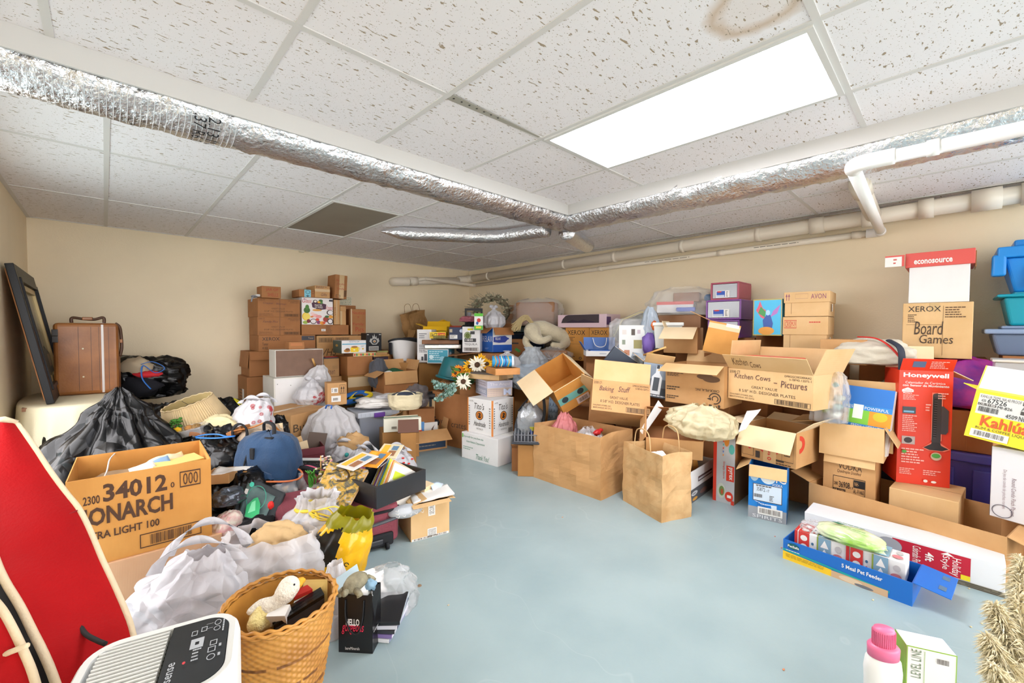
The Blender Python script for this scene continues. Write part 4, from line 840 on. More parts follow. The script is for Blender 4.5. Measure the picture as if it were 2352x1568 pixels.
def wood_tray(label,F,d,m='pine',floor=True):
 w,h=F['w'],F['h'];t=thing('wooden_tray',label,'tray',F['loc'],(0,0,R(F['yaw'])));s=.018
 for nm,q in(('side_board',(-w/2,w/2,0,s)),('side_board',(-w/2,w/2,d-s,d)),('side_board',(-w/2,-w/2+s,s,d-s)),('side_board',(w/2-s,w/2,s,d-s))):
  b=MB();b.box(q[0],q[1],q[2],q[3],0,h,m,bev=.002);b.build(nm,t)
 b=MB();b.box(-w/2+s,w/2-s,s,d-s,h*.6,h*.66,'hardboard');b.build('base_panel',t);return t
mat('pine_pale','#e2bd8a',.5,var=.2,vs=8,col2='#d3a870');mat('pine_orange','#c98a4a',.5,var=.25,vs=8,col2='#b87838')
wood_tray('lower larger pale pine tray upside down on the patterned carton',FR((1146,874),-74,.40,.058,z=.7225),.38,'pine_pale')
b=MB();q=P(1146,858,z=.7815);Fq=FR((1140,862),-74,.3,.03,z=.7815)
carton('dark_board','thin dark board between the two pine trays',dict(Fq,h=.018),.28,m=C('#4a4038'))
wood_tray('upper smaller orange pine tray holding the snack canister',FC((1138,862),-22,.24,.06,z=.8005),.27,'pine_orange')
bpy.data.objects['snack_canister'].location=FC((1138,862),-22,.24,.06,z=.8005)['loc']+Vector((.03,.10,.117))
# tall brown carton left of the vodka carton
fB=FZ((1010,1018),(1065,1032),0,899);fB['yaw']=-80
carton('cardboard_box','tall plain brown carton printed save in crates left of the vodka carton',fB,.5,m='card_brown',w=.56,pr={'f':[('save',.02,.38,.30,.47,'ink'),('in',.34,.40,.42,.46,'#c06a3e'),('crates',.50,.37,.86,.46,'ink')]},flaps={'l':(100,.05),'b':(20,.1)})
zB=fB['h']
fU=FCT((1056,884),-30,.24,.17,d=4.32)
carton('cardboard_box','small brown carton with a flap under the sunflowers',fU,.2,m='card_brown',flaps={'l':(85,.16),'f':(178,.06)},dyaw=-10)
filler((fU['loc'].x+.12,fU['loc'].y+.1,0),.3,.3,max(.05,fU['loc'].z-.001),'brown carton beneath the small one under the sunflowers',yaw=-40)
# teal bucket upside down
q=P(1046,873,d=4.62);t=thing('plastic_bucket','teal plastic bucket lying rim down behind the sunflowers','bucket',q,(R(-4),R(10),R(-44)));mat('teal','#11646c',.4)
b=MB();b.lathe([(.205,.02),(.2,.03),(.185,.12),(.17,.215),(.16,.235),(.01,.24)],'teal',40,sy=.8,cap0=False);b.build('body',t);b=MB();b.tube([(.208*math.cos(R(a)),.8*.208*math.sin(R(a)),.015)for a in range(0,360,9)],.014,'teal',8,True);b.build('rim',t)
filler((q.x+.06,q.y+.06,0),.42,.42,q.z-.02,'brown carton under the upturned teal bucket',yaw=-44)
# sunflowers
for nm,c in(('pet_yellow','#f3b816'),('pet_orange','#eb8f1c'),('pet_white','#f1ead8'),('flower_eye','#4a2d16'),('leaf_green','#4f7a2c'),('leaf_dark','#33562a')):mat(nm,c,.7)
t=thing('artificial_sunflowers','bunch of artificial sunflowers lying behind the pine trays','flowers',(0,0,0));rn=random.Random(7)
def flower(px,py,d,r,m,tilt):
 c=P(px,py,d=d);nrm=((EYE-c).normalized()+Vector(tilt)).normalized();u=nrm.orthogonal().normalized();v=nrm.cross(u);b=MB()
 for ring,(rr,n)in enumerate(((r,15),(r*.8,13))):
  for i in range(n):
   a=2*math.pi*(i+.5*ring)/n+rn.uniform(-.1,.1);dv=u*math.cos(a)+v*math.sin(a);sv=nrm.cross(dv);L=rr*rn.uniform(.85,1.1);k=rn.uniform(-.1,.25)
   p=[c+dv*r*.2-sv*r*.05,c+dv*r*.2+sv*r*.05,c+dv*L*.65+sv*r*.13+nrm*r*(.1+k*.5),c+dv*L+nrm*r*k,c+dv*L*.65-sv*r*.13+nrm*r*(.1+k*.5)]
   b.add(p+[x-nrm*.0015 for x in p],[(0,1,2,3,4),(9,8,7,6,5),(0,5,6,1),(1,6,7,2),(2,7,8,3),(3,8,9,4),(4,9,5,0)],m)
 o=b.build('flower_head',t);e=MB();e.ball(c+nrm*r*.06,r*.3,'flower_eye',12,8,nz=.2);e.build('flower_eye',o)
for a in((1054,850,4.3,.07,'pet_orange',(.2,0,.4)),(1046,857,4.25,.05,'pet_orange',(-.3,0,.3)),(1080,842,4.3,.085,'pet_yellow',(-.1,0,.6)),(1096,838,4.22,.095,'pet_white',(0,0,.3)),(1104,827,4.35,.08,'pet_yellow',(0,0,.8)),(1118,836,4.25,.075,'pet_yellow',(.3,0,.6)),(1064,876,4.15,.085,'pet_white',(0,0,.1)),(1070,849,4.32,.06,'pet_yellow',(-.2,0,.5))):flower(*a)
b=MB()
for i in range(60):
 c=P(rn.uniform(1045,1085),rn.uniform(850,888),d=rn.uniform(4.2,4.4));dv=Vector((rn.uniform(-1,1),rn.uniform(-1,1),rn.uniform(-.6,.8))).normalized();sv=dv.orthogonal().normalized();L=rn.uniform(.05,.09)
 b.slab([c,c+dv*L*.5+sv*L*.25,c+dv*L,c+dv*L*.5-sv*L*.25],dv.cross(sv),.0015,rn.choice(['leaf_green','leaf_dark']))
b.build('leaves',t)
for i in range(6):
 c=P(1050+12*i,850,d=4.32);b=MB();b.tube(spline([c,c.lerp(P(1075,880,d=4.36),.6)+Vector((0,0,-.02)),P(1078,886,d=4.38)],5),.004,'leaf_green',6);b.build('stem',t)
mat('eucalyptus','#9fbfb4',.7);mat('eucalyptus_dark','#5f7f6c',.7)
t=thing('eucalyptus_spray','pale grey green artificial eucalyptus hanging over the tall brown carton','foliage',(0,0,0));b=MB();st=MB()
for(x0,y0),(x1,y1),(x2,y2)in(((1040,885),(1015,883),(992,876)),((1040,888),(1012,892),(998,890)),((1036,890),(1018,905),(1002,918)),((1042,888),(1034,900),(1012,920)),((1040,884),(1022,886),(1006,884)),((1044,890),(1040,898),(1030,908))):
 sp=spline([P(x0,y0,d=4.12),P(x1,y1,d=4.02),P(x2,y2,d=3.98)],9);st.tube(sp,.0025,'eucalyptus_dark',5)
 for p in sp:
  for k in range(2):
   dv=Vector((rn.uniform(-1,1),rn.uniform(-1,1),rn.uniform(-.5,1))).normalized();sv=dv.orthogonal().normalized();c=p+dv*.016;r=rn.uniform(.012,.02);n2=dv.cross(sv)
   b.slab([c+(dv*math.cos(a)+sv*math.sin(a))*r for a in[i*math.pi/4 for i in range(8)]],n2,.0015,rn.choice(['eucalyptus','eucalyptus','eucalyptus_dark']))
st.build('stems',t);b.build('leaves',t)
# hat drums, red sticker carton, tote
mat('drum_tan','#c2a476',.6,var=.1);mat('strap_black','#1e1d1f',.5)
def drum(label,px,zb,r,h,d):
 q=P(px,950,d=d);q.z=zb;t=thing('hat_drum',label,'drum box',q,(0,0,R(20)));b=MB();b.lathe([(r,0),(r,h*.8)],'drum_tan',36);b.build('body',t)
 b=MB();b.lathe([(r*1.03,h*.8),(r*1.03,h),(r*.6,h+.01),(.001,h+.012)],'strap_black',36,cap0=True,cap1=False);b.build('lid',t)
 for a in(215,300,120):
  b=MB();c,s=math.cos(R(a)),math.sin(R(a));b.box(-.014,.014,r-.001,r+.004,0,h*.8,'strap_black',Matrix.Rotation(R(a-90),4,'Z'));b.build('strap',t)
 b=MB();b.tube([(r*1.012*math.cos(R(a)),r*1.012*math.sin(R(a)),.012)for a in range(0,360,10)],.009,'strap_black',6,True);b.build('base_ring',t)
drum('tan hat drum with black straps on top of another drum',990,.262,.11,.26,4.62)
drum('wide tan drum with a black lid under the smaller hat drum',991,0,.16,.245,4.62)
fq=FT((925,944),(973,935),.37,0);fq['loc']=fq['loc']
carton('cardboard_box','tan carton with a square red sticker below the cream tote bag',fq,.26,m='card',w=.27,flaps={'l':(110,.12),'f':(176,.05)},st=[('f',[('#r',.42,.62,.66,.86,'#e2341d'),('#ln',.45,.7,.63,.8,'#8a1f12',{'n':2})],'sticker','square red sticker')])
t=thing('tote_bag','cream canvas tote with dark clothes inside on the red sticker carton','tote bag',P(931,938,d=4.2),(0,0,R(-30)));mat('canvas','#ddd0ad',.9,bump=.4,bs=60)
b=bag_mesh(.32,.22,.15,'canvas',seed=51,top='open',prof=[(0,.8),(.3,1),(.7,1),(1,1.05)],fa=.04,crump=.05);b.build('body',t);b=MB();b.ball((0,0,.12),(.13,.095,.045),mat('denim_dark','#3b4356',.9,bump=.4)and 'denim_dark',nz=.4);b.build('clothes',t)
b=MB();strap_loop(b,(-.08,-.1,.15),(.08,-.1,.15),.05,.02,'canvas',out=(0,-.03,0));b.build('handle',t)
blob('plastic_bag','smoky grey plastic bag rising behind the cream tote',P(957,935,d=4.45),.24,.2,.26,'bag_smoke',seed=53,nz=.3)
carton('cardboard_box','low brown carton under the smoky grey bag',dict(loc=Vector((P(957,935,d=4.45).x,P(957,935,d=4.45).y-.1,0)),yaw=-30,w=.26,h=P(957,935,d=4.45).z-.003),.24,m='card_brown')
# ================================================================ the left side: tables, suitcase, black bags
mat('table_cloth','#e6dcbd',.8,bump=.15,bs=120);mat('leather','#9a602c',.45,var=.35,vs=5,col2='#7c4a20',bump=.12,bs=80,coat=.15);mat('leather_dark','#4a2c16',.5)
def cloth_table(label,c,sx,sy,z,hem=.02):
 t=thing('cloth_table',label,'table',(c[0],c[1],0));b=MB();n=120;vs=[];rows=[(.0,z),(.9,z),(.985,z-.003),(1.,z-.016)]+[(1.0+.01*i,z-.016-(z-.03)*i/12)for i in range(1,13)]
 for r,zz in rows:
  for j in range(n):
   a=2*math.pi*j/n;k=max(0,(z-.03-zz)/z);e=(abs(math.cos(a))**2.6+abs(math.sin(a))**2.6)**(-1/2.6)
   w=1+k*.05*math.sin(a*17+math.sin(a*3)*2)+k*.03*math.sin(a*29)
   x=sx*r*e*w*math.cos(a);x=max(x,XL+.006-c[0]);vs.append((x,sy*r*e*w*math.sin(a),max(zz,.004)))
 b.add(vs,[(i*n+j,i*n+(j+1)%n,(i+1)*n+(j+1)%n,(i+1)*n+j)for i in range(len(rows)-1)for j in range(n)],'table_cloth',True);b.build('tablecloth',t)
 b=MB();b.box(-sx*.2,sx*.2,-sy*.2,sy*.2,0,z-.03,'wood_brown');b.box(-sx*.8,sx*.8,-sy*.8,sy*.8,z-.03,z-.006,'wood_brown');b.build('table_base',t);return t
cloth_table('long table under a cream cloth carrying the brown suitcase',(-.185,4.68),.275,.56,.69)
cloth_table('small cream clothed table behind the brown suitcase',(.06,5.4),.15,.2,.7)
sq=Vector((-.105,4.69,.692));t=thing('suitcase','brown leather suitcase with a white zip standing on the clothed table','suitcase',sq,(0,0,R(-4)));w,h,d=.365,.56,.22
b=MB();b.box(-w/2,w/2,0,d,0,h,'leather',bev=.028)
for x in(-.045,.025,.07,.125):b.box(x-.0012,x+.0012,-.0008,.002,.03,h-.03,'leather_dark')
b.build('body',t);b=MB();b.box(.083,.097,-.003,.0,.01,h-.012,C('#cfc8c2',.4));b.box(.083,.097,.0,d-.02,h-.0005,h+.002,C('#cfc8c2',.4));b.build('zip',t)
b=MB();b.tube(spline([(-.09,.1,h+.002),(-.085,.1,h+.04),(-.02,.09,h+.032),(.04,.09,h+.03),(.09,.1,h+.045),(.095,.1,h+.002)],6),.011,'leather_dark',8);b.box(-.03,.03,.07,.12,h+.022,h+.048,'leather',bev=.006);b.build('handle',t)
b=MB();b.tube(spline([(w/2-.02,.05,h),(w/2+.006,.05,h-.03),(w/2+.014,.06,h-.1),(w/2+.016,.06,h-.2),(w/2+.004,.06,h-.27)],5),.006,'leather_dark',6,squash=2);b.box(w/2+.003,w/2+.022,.045,.08,h-.16,h-.13,'leather',bev=.004);b.build('side_strap',t)
for z in(h-.2,.14):b=MB();b.ball((-.022,-.001,z),(.006,.003,.006),C('#d8cfae',.25),10,6);b.build('stud',t)
b=MB()
for z in(h-.07,h-.12):b.box(-w/2-.004,-w/2+.03,-.003,.002,z-.03,z+.02,C('#1d1612',.4),bev=.003)
b.build('corner_tear',t)
# framed picture leaning on the left wall
mat('frame_black','#0d0d0f',.45,spec=.3);mat('frame_gold','#b09a6a',.4,.4);mat('picture_dark','#4a3d2c',.25,var=.5,vs=4,col2='#2e2a22',coat=.6)
a0=Vector((-.295,4.25,.692));a1=Vector((-.30,5.42,.692));up=(Vector((-.462,4.25,1.63))-a0);H_=up.length;W_=(a1-a0).length
_u=(a1-a0)/W_;_v=up/H_;_n=_u.cross(_v)*-1;X=Matrix(((_u.x,_v.x,-_n.x,a0.x),(_u.y,_v.y,-_n.y,a0.y),(_u.z,_v.z,-_n.z,a0.z),(0,0,0,1)))
if(X.to_3x3()@Vector((0,0,1))).x<0:X=X@Matrix.Diagonal((1,1,-1,1))
t=thing('framed_picture','large dark picture in a black frame leaning on the left wall','picture')
def fr_bar(nm,prof_w,z1,m,ins):
 b=MB();i=ins;w_=prof_w
 for q in((i,i+w_,i,H_-i),(W_-i-w_,W_-i,i,H_-i),(i+w_,W_-i-w_,i,i+w_),(i+w_,W_-i-w_,H_-i-w_,H_-i)):b.box(q[0],q[1],q[2],q[3],0,z1,m,X,bev=.004)
 b.build(nm,t)
fr_bar('frame',.085,.04,'frame_black',0);fr_bar('inner_frame',.03,.05,'frame_black',.0852);fr_bar('gold_slip',.045,.03,'frame_gold',.1155)
b=MB();b.box(.16,W_-.16,.16,H_-.16,.005,.012,'picture_dark',X);
do_print(b,X@Matrix.Translation((.16,.16,.0125))@Matrix.Diagonal((W_-.32,H_-.32,1,1)),[('#poly',.0,0,1,.35,'#2a2119',{'p':[(0,0),(1,0),(1,.7),(.7,1),(.4,.6),(0,.8)]}),('#o',.4,.45,.55,.6,'#5c4b34'),('#o',.68,.52,.72,.56,'#9a4a35'),('#r',.75,.08,.95,.24,'#6b5030')]);b.build('picture',t)
b=MB();b.box(.03,W_-.03,.03,H_-.03,-.008,-.001,'card_brown',X);b.build('backing',t)
# black bags
def black(label,base,w,d,h,seed,yaw=0,nz=.2,wr=.18,**k):return blob('garbage_bag',label,base,w,d,h,'bag_black',cat='garbage bag',seed=seed,yaw=yaw,nz=nz,wr=wr,n=84,k=48,**k)
def fl(px,d,py=1000):q=P(px,py,d=d);q.z=0;return q
black('wide black bag slumped low between the tables and the back wall',fl(352,3.7),.56,.5,.6,71,-30)
q=fl(333,4.0);q.z=.55;t=thing('garbage_bag','open black bag with beige and red clothes showing near the suitcase','garbage bag',q,(0,0,R(-25)))
blob('body',None,(0,0,0),.68,.46,.47,'bag_black',parent=t,seed=72,nz=.16,wr=.2,n=84,k=48)
b=MB();b.ball((.02,-.17,.31),(.12,.09,.085),C('#b9a88d',.9),nz=.3,seed=4);b.build('beige_garment',t);b=MB();b.ball((.09,-.2,.245),(.12,.06,.035),C('#c4232a',.8),nz=.3,seed=2);b.build('red_garment',t);b=MB();b.ball((.05,-.2,.14),(.16,.08,.1),C('#0e0e18',.9),nz=.3,seed=5);b.build('navy_garment',t)
b=MB();b.tube(spline([(.08,-.24,.34),(.16,-.22,.36),(.24,-.2,.3),(.18,-.23,.26),(.1,-.25,.33),(.1,-.27,.22),(.16,-.27,.12)],6),.008,C('#2a6fc4',.4),6,squash=.4);b.build('drawstring',t)
black('shiny black bag behind the lampshade',fl(390,3.45),.42,.36,.66,73,10)
black('black bag with a yellow drawstring behind the lampshade to the right',fl(505,3.85),.54,.42,.68,74,-30);b=MB();b.tube(spline([P(538,915,d=3.7),P(548,921,d=3.66),P(556,928,d=3.64),P(562,934,d=3.66),P(552,931,d=3.6),P(540,918,d=3.66)],6),.009,C('#d8cf1f',.4),6,squash=.4);tag(b.build('yellow_drawstring'),'loose yellow plastic drawstring on the black bag near the lampshade','drawstring')
q=fl(262,2.72);mb=bag_mesh(.98,.78,.82,'bag_black',seed=75,n=120,k=44,folds=11,fa=.16,crump=.1,prof=[(0,1),(.3,.95),(.55,.72),(.8,.36),(.95,.14),(1,.04)],sq=2.2,lean=(.04,0));tag(mb.build('garbage_bag',None,q,(0,0,R(-42))),'big tent shaped black plastic sheet bag behind the 34012 carton','garbage bag')
black('black bag with a pointed corner at the left behind the red bag',fl(140,2.9),.3,.34,.62,76,20)
black('glossy black bag tied with blue string left of the blue backpack',fl(490,2.95),.58,.42,.57,77,-40,wr=.3)
b=MB();b.tube(spline([P(450,1003,d=2.75),P(470,998,d=2.7),P(500,997,d=2.68),P(520,1002,d=2.66),P(538,1001,d=2.66),P(520,1004,d=2.64),P(490,1006,d=2.64),P(452,1005,d=2.7)],6),.008,C('#2a78d0',.4),6,squash=.5);tag(b.build('blue_drawstring'),'blue plastic drawstring lying across the glossy black bag','drawstring')
black('small black bag in front of the blue backpack',fl(548,2.5),.42,.4,.41,78,0,wr=.3)
black('black bag lying between the 34012 carton and the green patterned bag',fl(505,2.62),.32,.3,.35,79,30,wr=.3)
q=fl(622,3.35);black('black bag with a handwritten card tag beside the large Bu carton',q,.26,.26,.6,80,0,wr=.3)
t=thing('card_tag','beige card with red handwriting hanging on the narrow black bag','tag',P(637,1001,d=3.13),(R(-8),R(-8),R(-38)));b=MB();b.box(-.045,.045,0,.003,-.03,.09,'card_pale');do_print(b,Matrix.Translation((-.04,-.0006,-.02))@Matrix(((.08,0,0,0),(0,0,-1,0),(0,.1,0,0),(0,0,0,1))),[('#ln',0,.1,1,.9,'ink_red',{'n':4})]);b.build('card',t)
# lampshade
mat('shade','#e4cc9f',.8,tl=.2,var=.1,vs=20);mat('shade_in','#e2c98a',.8)
q=P(455,975,d=3.2);t=thing('lamp_shade','cream pleated lampshade lying tilted on the black bags','lampshade',q,(R(14),R(-13),R(-44)));b=MB();n=160;vs=[]
for i in range(9):
 u=i/8
 for j in range(n):a=2*math.pi*j/n;r=(.215-.055*u)+.0035*math.cos(j*math.pi)*(1 if 0 else 1);vs.append((r*math.cos(a),r*math.sin(a),.19*u))
b.add(vs,[(i*n+j,i*n+(j+1)%n,(i+1)*n+(j+1)%n,(i+1)*n+j)for i in range(8)for j in range(n)],'shade')
b.add([(v[0]*.975,v[1]*.975,v[2])for v in vs],[(i*n+j,(i+1)*n+j,(i+1)*n+(j+1)%n,i*n+(j+1)%n)for i in range(8)for j in range(n)],'shade_in',True);b.build('shade',t)
b=MB();b.tube([(.16*math.cos(R(a)),.16*math.sin(R(a)),.192+.003*math.sin(R(a*20)))for a in range(0,360,4)],.005,'shade',6,True);b.tube([(.215*math.cos(R(a)),.215*math.sin(R(a)),0)for a in range(0,360,6)],.004,'shade',6,True);b.build('trim',t)
b=MB()
for a in(20,140,260):b.tube([(0,0,.165),(.155*math.cos(R(a)),.155*math.sin(R(a)),.18)],.002,C('#5a4a32',.4),5)
b.lathe([(.02,.16),(.02,.168)],C('#5a4a32',.4),16);b.build('wire_fitter',t)
t=thing('flower_tray','shallow clear tray of yellow and brown artificial flowers below the lampshade','tray',P(432,998,d=2.95),(R(12),R(-12),R(-44)));b=MB();b.box(-.14,.14,-.06,.08,0,.05,'bag_clear',bev=.008);b.build('tray',t)
b=MB()
for i,(x,c)in enumerate(((-.06,'#f0c81c'),(-.04,'#e8b416'),(.04,'#a8763a'),(.09,'#8a6a3c'),(-.1,'#5f6a3a'))):b.ball((x,-.02,.05),(.028,.022,.02),C(c,.8),nz=.5,ns=6,seed=i)
b.build('flowers',t)
t=thing('green_sprig','small bright green plastic sprig on the flower tray','sprig',P(405,972,d=2.95));b=MB();rn=random.Random(3)
for i in range(26):c=Vector((rn.uniform(-.03,.03),rn.uniform(-.03,.03),rn.uniform(-.025,.03)));b.ball(c,(.012,.012,.007),C('#3f7d25',.6),8,5)
b.build('leaves',t);b=MB();b.tube([(0,0,-.05),(0,0,.02)],.003,'leaf_dark',5);b.build('stem',t)
blob('cream_fabric','crumpled cream fabric under the lower edge of the lampshade',P(505,992,d=3.05),.24,.14,.14,C('#d3c59a',.8),cat='fabric',seed=61,yaw=-30,nz=.3)
b=MB();q=P(478,1000,d=2.95);b.box(-.1,.1,-.05,.05,0,.03,'wood_brown',TR((0,0,0),-20,0,8),bev=.006);tag(b.build('brown_box_lid',None,q),'small brown box lid lying below the lampshade','lid')
b=MB();q=P(545,995,d=2.95);b.box(-.07,.09,-.04,.04,-.01,.03,'card_brown',TR((0,0,0),-60,0,-25),bev=.004);tag(b.build('card_scrap',None,q),'folded brown card scrap left of the white bag with red circles','card')
# white shopping bags with red circles
def circles(parent,base_fn,n=24,seed=1,r=.017,m='#c2242c'):
 b=MB();rn=random.Random(seed)
 for i in range(n):
  c,u,v,nn=base_fn(rn);rr=r*rn.uniform(.8,1.2)
  for k in(1.,.5):
   b.tube([c+u*math.cos(R(a))*rr*k+v*math.sin(R(a))*rr*k for a in range(0,360,45)],rr*.12,C(m,.45),4,True)
 b.build('printed_circles',parent)
def surf_pick(mesh_ob,lo,hi,zlo,zhi):
 """surface points of a bag between two plan angles and heights"""
 ps=[(p.center.copy(),p.normal.copy())for p in mesh_ob.data.polygons]
 ps=[(c,n)for c,n in ps if zlo<=c.z<=zhi and lo<=math.degrees(math.atan2(c.y,c.x))<=hi]
 def f(rn):
  c,n=rn.choice(ps);u=n.orthogonal().normalized();return c+n*.003,u,n.cross(u),n
 return f
q=P(574,1000,d=3.15);filler((q.x,q.y,0),.3,.24,q.z-.003,'low brown carton hidden under the standing white bag with red circles',yaw=-40)
t=bag('shopping_bag','standing white shopping bag with red circles and loop handles near the lampshade',q,.33,.22,.27,'bag_white',yaw=-50,handles=True,seed=81,folds=6,fa=.08,prof=[(0,1),(.3,1),(.7,.8),(1,.5)],hl=.25,hw=.045,lean=(.06,.02));circles(t,surf_pick(t.children[0],-42,5,.03,.24),22,3,.012)
# the large carton with pen writing and what stands on it
fb=FT((683,951),(748,936),.475,0)
carton('cardboard_box','large tan carton with Bu pen writing under the red circle bag',fb,.5,m='card',w=.46,dyaw=0,pr={'f':[('Bu',.05,.68,.3,.82,'ink')]},tape={'t':(.45,.56)})
zb=.4755;q=P(712,926,z=zb)
t=bag('shopping_bag','white bag with red circles slumped on the large tan carton',q,.30,.26,.24,'bag_white',yaw=-40,seed=83,folds=7,fa=.1,prof=[(0,.75),(.25,1),(.55,.85),(.8,.45),(1,.14)],lean=(.03,0),knot=True);circles(t,surf_pick(t.children[0],-60,15,.01,.11),40,5,.010)
bag('plastic_bag','grey translucent bag standing behind the slumped red circle bag',q+Vector((.10,.16,0)),.34,.22,.36,'bag_milk',seed=85,folds=7,yaw=-30,prof=[(0,.9),(.3,1),(.6,.8),(.85,.5),(1,.2)],lean=(.06,0))
fa=FZ((752,932),(797,928),zb,880)
carton('cardboard_box','tan carton with two black up arrows on the large tan carton',fa,.15,m='card',pr={'f':[('#fr',.62,.50,.93,.90,'ink',{'t':.04}),('#arrows',.67,.56,.88,.84,'ink'),('#ln',.64,.52,.90,.55,'ink',{'n':1})]},st=[('f',[('#r',.2,.55,.54,.78,'paper'),('#bar',.34,.57,.5,.76,'ink',{'s':4}),('#ln',.22,.6,.32,.76,'ink',{'n':4})],'shipping_label','upper white shipping label'),('f',[('#r',.2,.15,.68,.42,'paper'),('#bar',.28,.2,.55,.34,'ink',{'s':5})],'shipping_label','lower white shipping label')])
# translucent bag with blue string, clear tub, papers
bag('plastic_bag','big milky white bag with a blue string beside the large tan carton',fl(762,3.78),.47,.4,.53,'bag_milk',seed=87,folds=12,fa=.09,yaw=-40,prof=[(0,.85),(.2,1),(.55,1),(.8,.8),(.93,.45),(1,.2)])
b=MB();b.tube(spline([P(748,938,d=3.6),P(752,930,d=3.58),P(762,932,d=3.58),P(760,938,d=3.55)],6),.008,C('#2a6cc8',.4),6,squash=.4);tag(b.build('blue_string'),'bright blue plastic string on the milky white bag','drawstring')
ft=FT((822,949),(918,938),.40,0);mat('tub_clear','#c6cbd6',.15,alpha=.55,coat=.4);mat('tub_lid','#c3c8d2',.25);mat('purple','#6a3f9a',.35)
t=thing('storage_tub','clear storage tub with a purple latch under loose papers','storage tub',ft['loc'],(0,0,R(ft['yaw'])));w,h=ft['w'],.38
b=MB();b.box(-w/2+.02,w/2-.02,.02,.36,0,h-.03,'tub_clear',taper=.02,bev=.012);b.build('body',t);b=MB();b.box(-w/2,w/2,0,.38,h-.035,h+.018,'tub_lid',bev=.008)
for i in range(9):b.box(-w/2+.03+i*w*.105,-w/2+.034+i*w*.105,-.004,.002,h-.03,h+.01,'tub_lid')
b.build('lid',t);b=MB();b.box(-.055,.055,-.014,-.001,h-.04,h+.006,'purple',bev=.005);b.build('latch',t)
b=MB();b.box(-w/2+.06,w/2-.06,.06,.32,.01,h-.09,C('#6e7894',.8),bev=.03);b.build('contents',t)
zt=.419;tq=ft['loc'];X0=Euler((0,0,R(ft['yaw']))).to_matrix()
def on_tub(x,y,z=0):v=X0@Vector((x,y,0));return Vector((tq.x+v.x,tq.y+v.y,zt+z))
blob('paper_heap','loose heap of crumpled white papers on the clear tub',on_tub(.02,.12),.42,.24,.10,'paper',cat='paper',seed=91,yaw=-44,nz=.35,wr=.25)
blob('plastic_bag','crinkled white bag at the right end of the clear tub',on_tub(.12,.08,.04),.24,.18,.1,'bag_white',seed=92,yaw=-44,nz=.4)
filler((on_tub(.0,.62).x,on_tub(.0,.62).y,0),.62,.4,zt-.02,'low brown carton behind the clear tub',yaw=-44)
blob('dark_green_cloth','dark green folded clothing behind the papers',on_tub(-.1,.52,-.02),.3,.2,.12,C('#23402f',.9),cat='clothing',seed=93,yaw=-44,nz=.3)
b=MB();a=on_tub(-.24,.42,.02);b.tube(spline([a,a+Vector((.06,.06,.06)),a+Vector((.2,-.02,.1)),a+Vector((.26,-.06,.04)),a+Vector((.14,-.02,.02)),a+Vector((.04,.02,.0))],6),.028,C('#2564b0',.8),8,squash=.5);tag(b.build('blue_scarf'),'blue fabric sash looped behind the papers','scarf')
b=MB();a=on_tub(-.16,.46,.05);b.tube(spline([a,a+Vector((.08,-.02,.07)),a+Vector((.2,-.1,.05)),a+Vector((.12,-.08,.0)),a+Vector((.0,-.02,.0))],6),.022,C('#e3c722',.8),8,squash=.5);tag(b.build('yellow_scarf'),'yellow fabric sash beside the blue one','scarf')
b=MB();b.box(-.13,.13,-.09,.09,0,.02,'white_card',TR((0,0,0),-44,14),bev=.003);do_print(b,TR((-.11,-.06,.0206),-44,14)@Matrix.Diagonal((.2,.1,1,1)),[('#ln',.1,.1,.9,.9,'#9aa0a6',{'n':4})]);tag(b.build('white_folder',None,on_tub(.08,.42,.03)),'white printed folder leaning behind the papers','folder')
b=MB();b.box(-.16,.14,-.1,.1,0,.03,C('#9aa79a',.8),TR((0,0,0),-44,6),bev=.004);b.box(-.1,.12,-.08,.08,.031,.05,C('#6fa98a',.8),TR((0,0,0),-30,6),bev=.004);tag(b.build('cloth_stack',None,on_tub(-.2,.62,.0)),'small stack of grey and green folded cloths behind the tub','cloth')
# printed carton bags in front of the tub
t=bag('shopping_bag','white printed bag with brown paper inside beside the maroon file box',fl(800,3.52),.36,.28,.27,'bag_white',yaw=-44,handles=True,seed=95,folds=8,fa=.1,hl=.32,hw=.05);
b=MB();b.ball((.03,.0,.26),(.12,.08,.08),'kraft',nz=.6,ns=3,seed=3);b.build('brown_paper',t)
b=MB();f_=surf_pick(t.children[0],-85,-20,.12,.22);rn=random.Random(4)
for c_,k in(('#2f9f9a',5),('#d2332c',3)):
 for i in range(k):c,u,v,n_=f_(rn);b.ball(c,(.018,.018,.018),C(c_,.5),8,6)
b.build('printed_logo',t)
t=bag('shopping_bag','flat white bag with red lettering between two white bags',fl(838,3.3),.3,.16,.22,'bag_white',yaw=-44,handles=True,seed=96,folds=5,fa=.06,hl=.6,hw=.045)
b=MB();rn=random.Random(8);f_=surf_pick(t.children[0],-120,-50,.01,.1)
for i in range(22):c,u,v,n_=f_(rn);b.ball(c,(.02,.01,.009),C('#d8281f',.5),8,6)
b.build('printed_lettering',t)
t=bag('shopping_bag','plump white shopping bag with looped handles beside the navy printed carton',fl(905,3.42),.32,.28,.24,'bag_white',yaw=-44,handles=True,seed=97,folds=8,fa=.1,hl=.28,hw=.05)
b=MB();rn=random.Random(9);f_=surf_pick(t.children[0],-60,10,.12,.23)
for i in range(6):c,u,v,n_=f_(rn);b.ball(c,(.012,.012,.006),C('#d8281f',.5),8,6)
b.build('printed_logo',t)
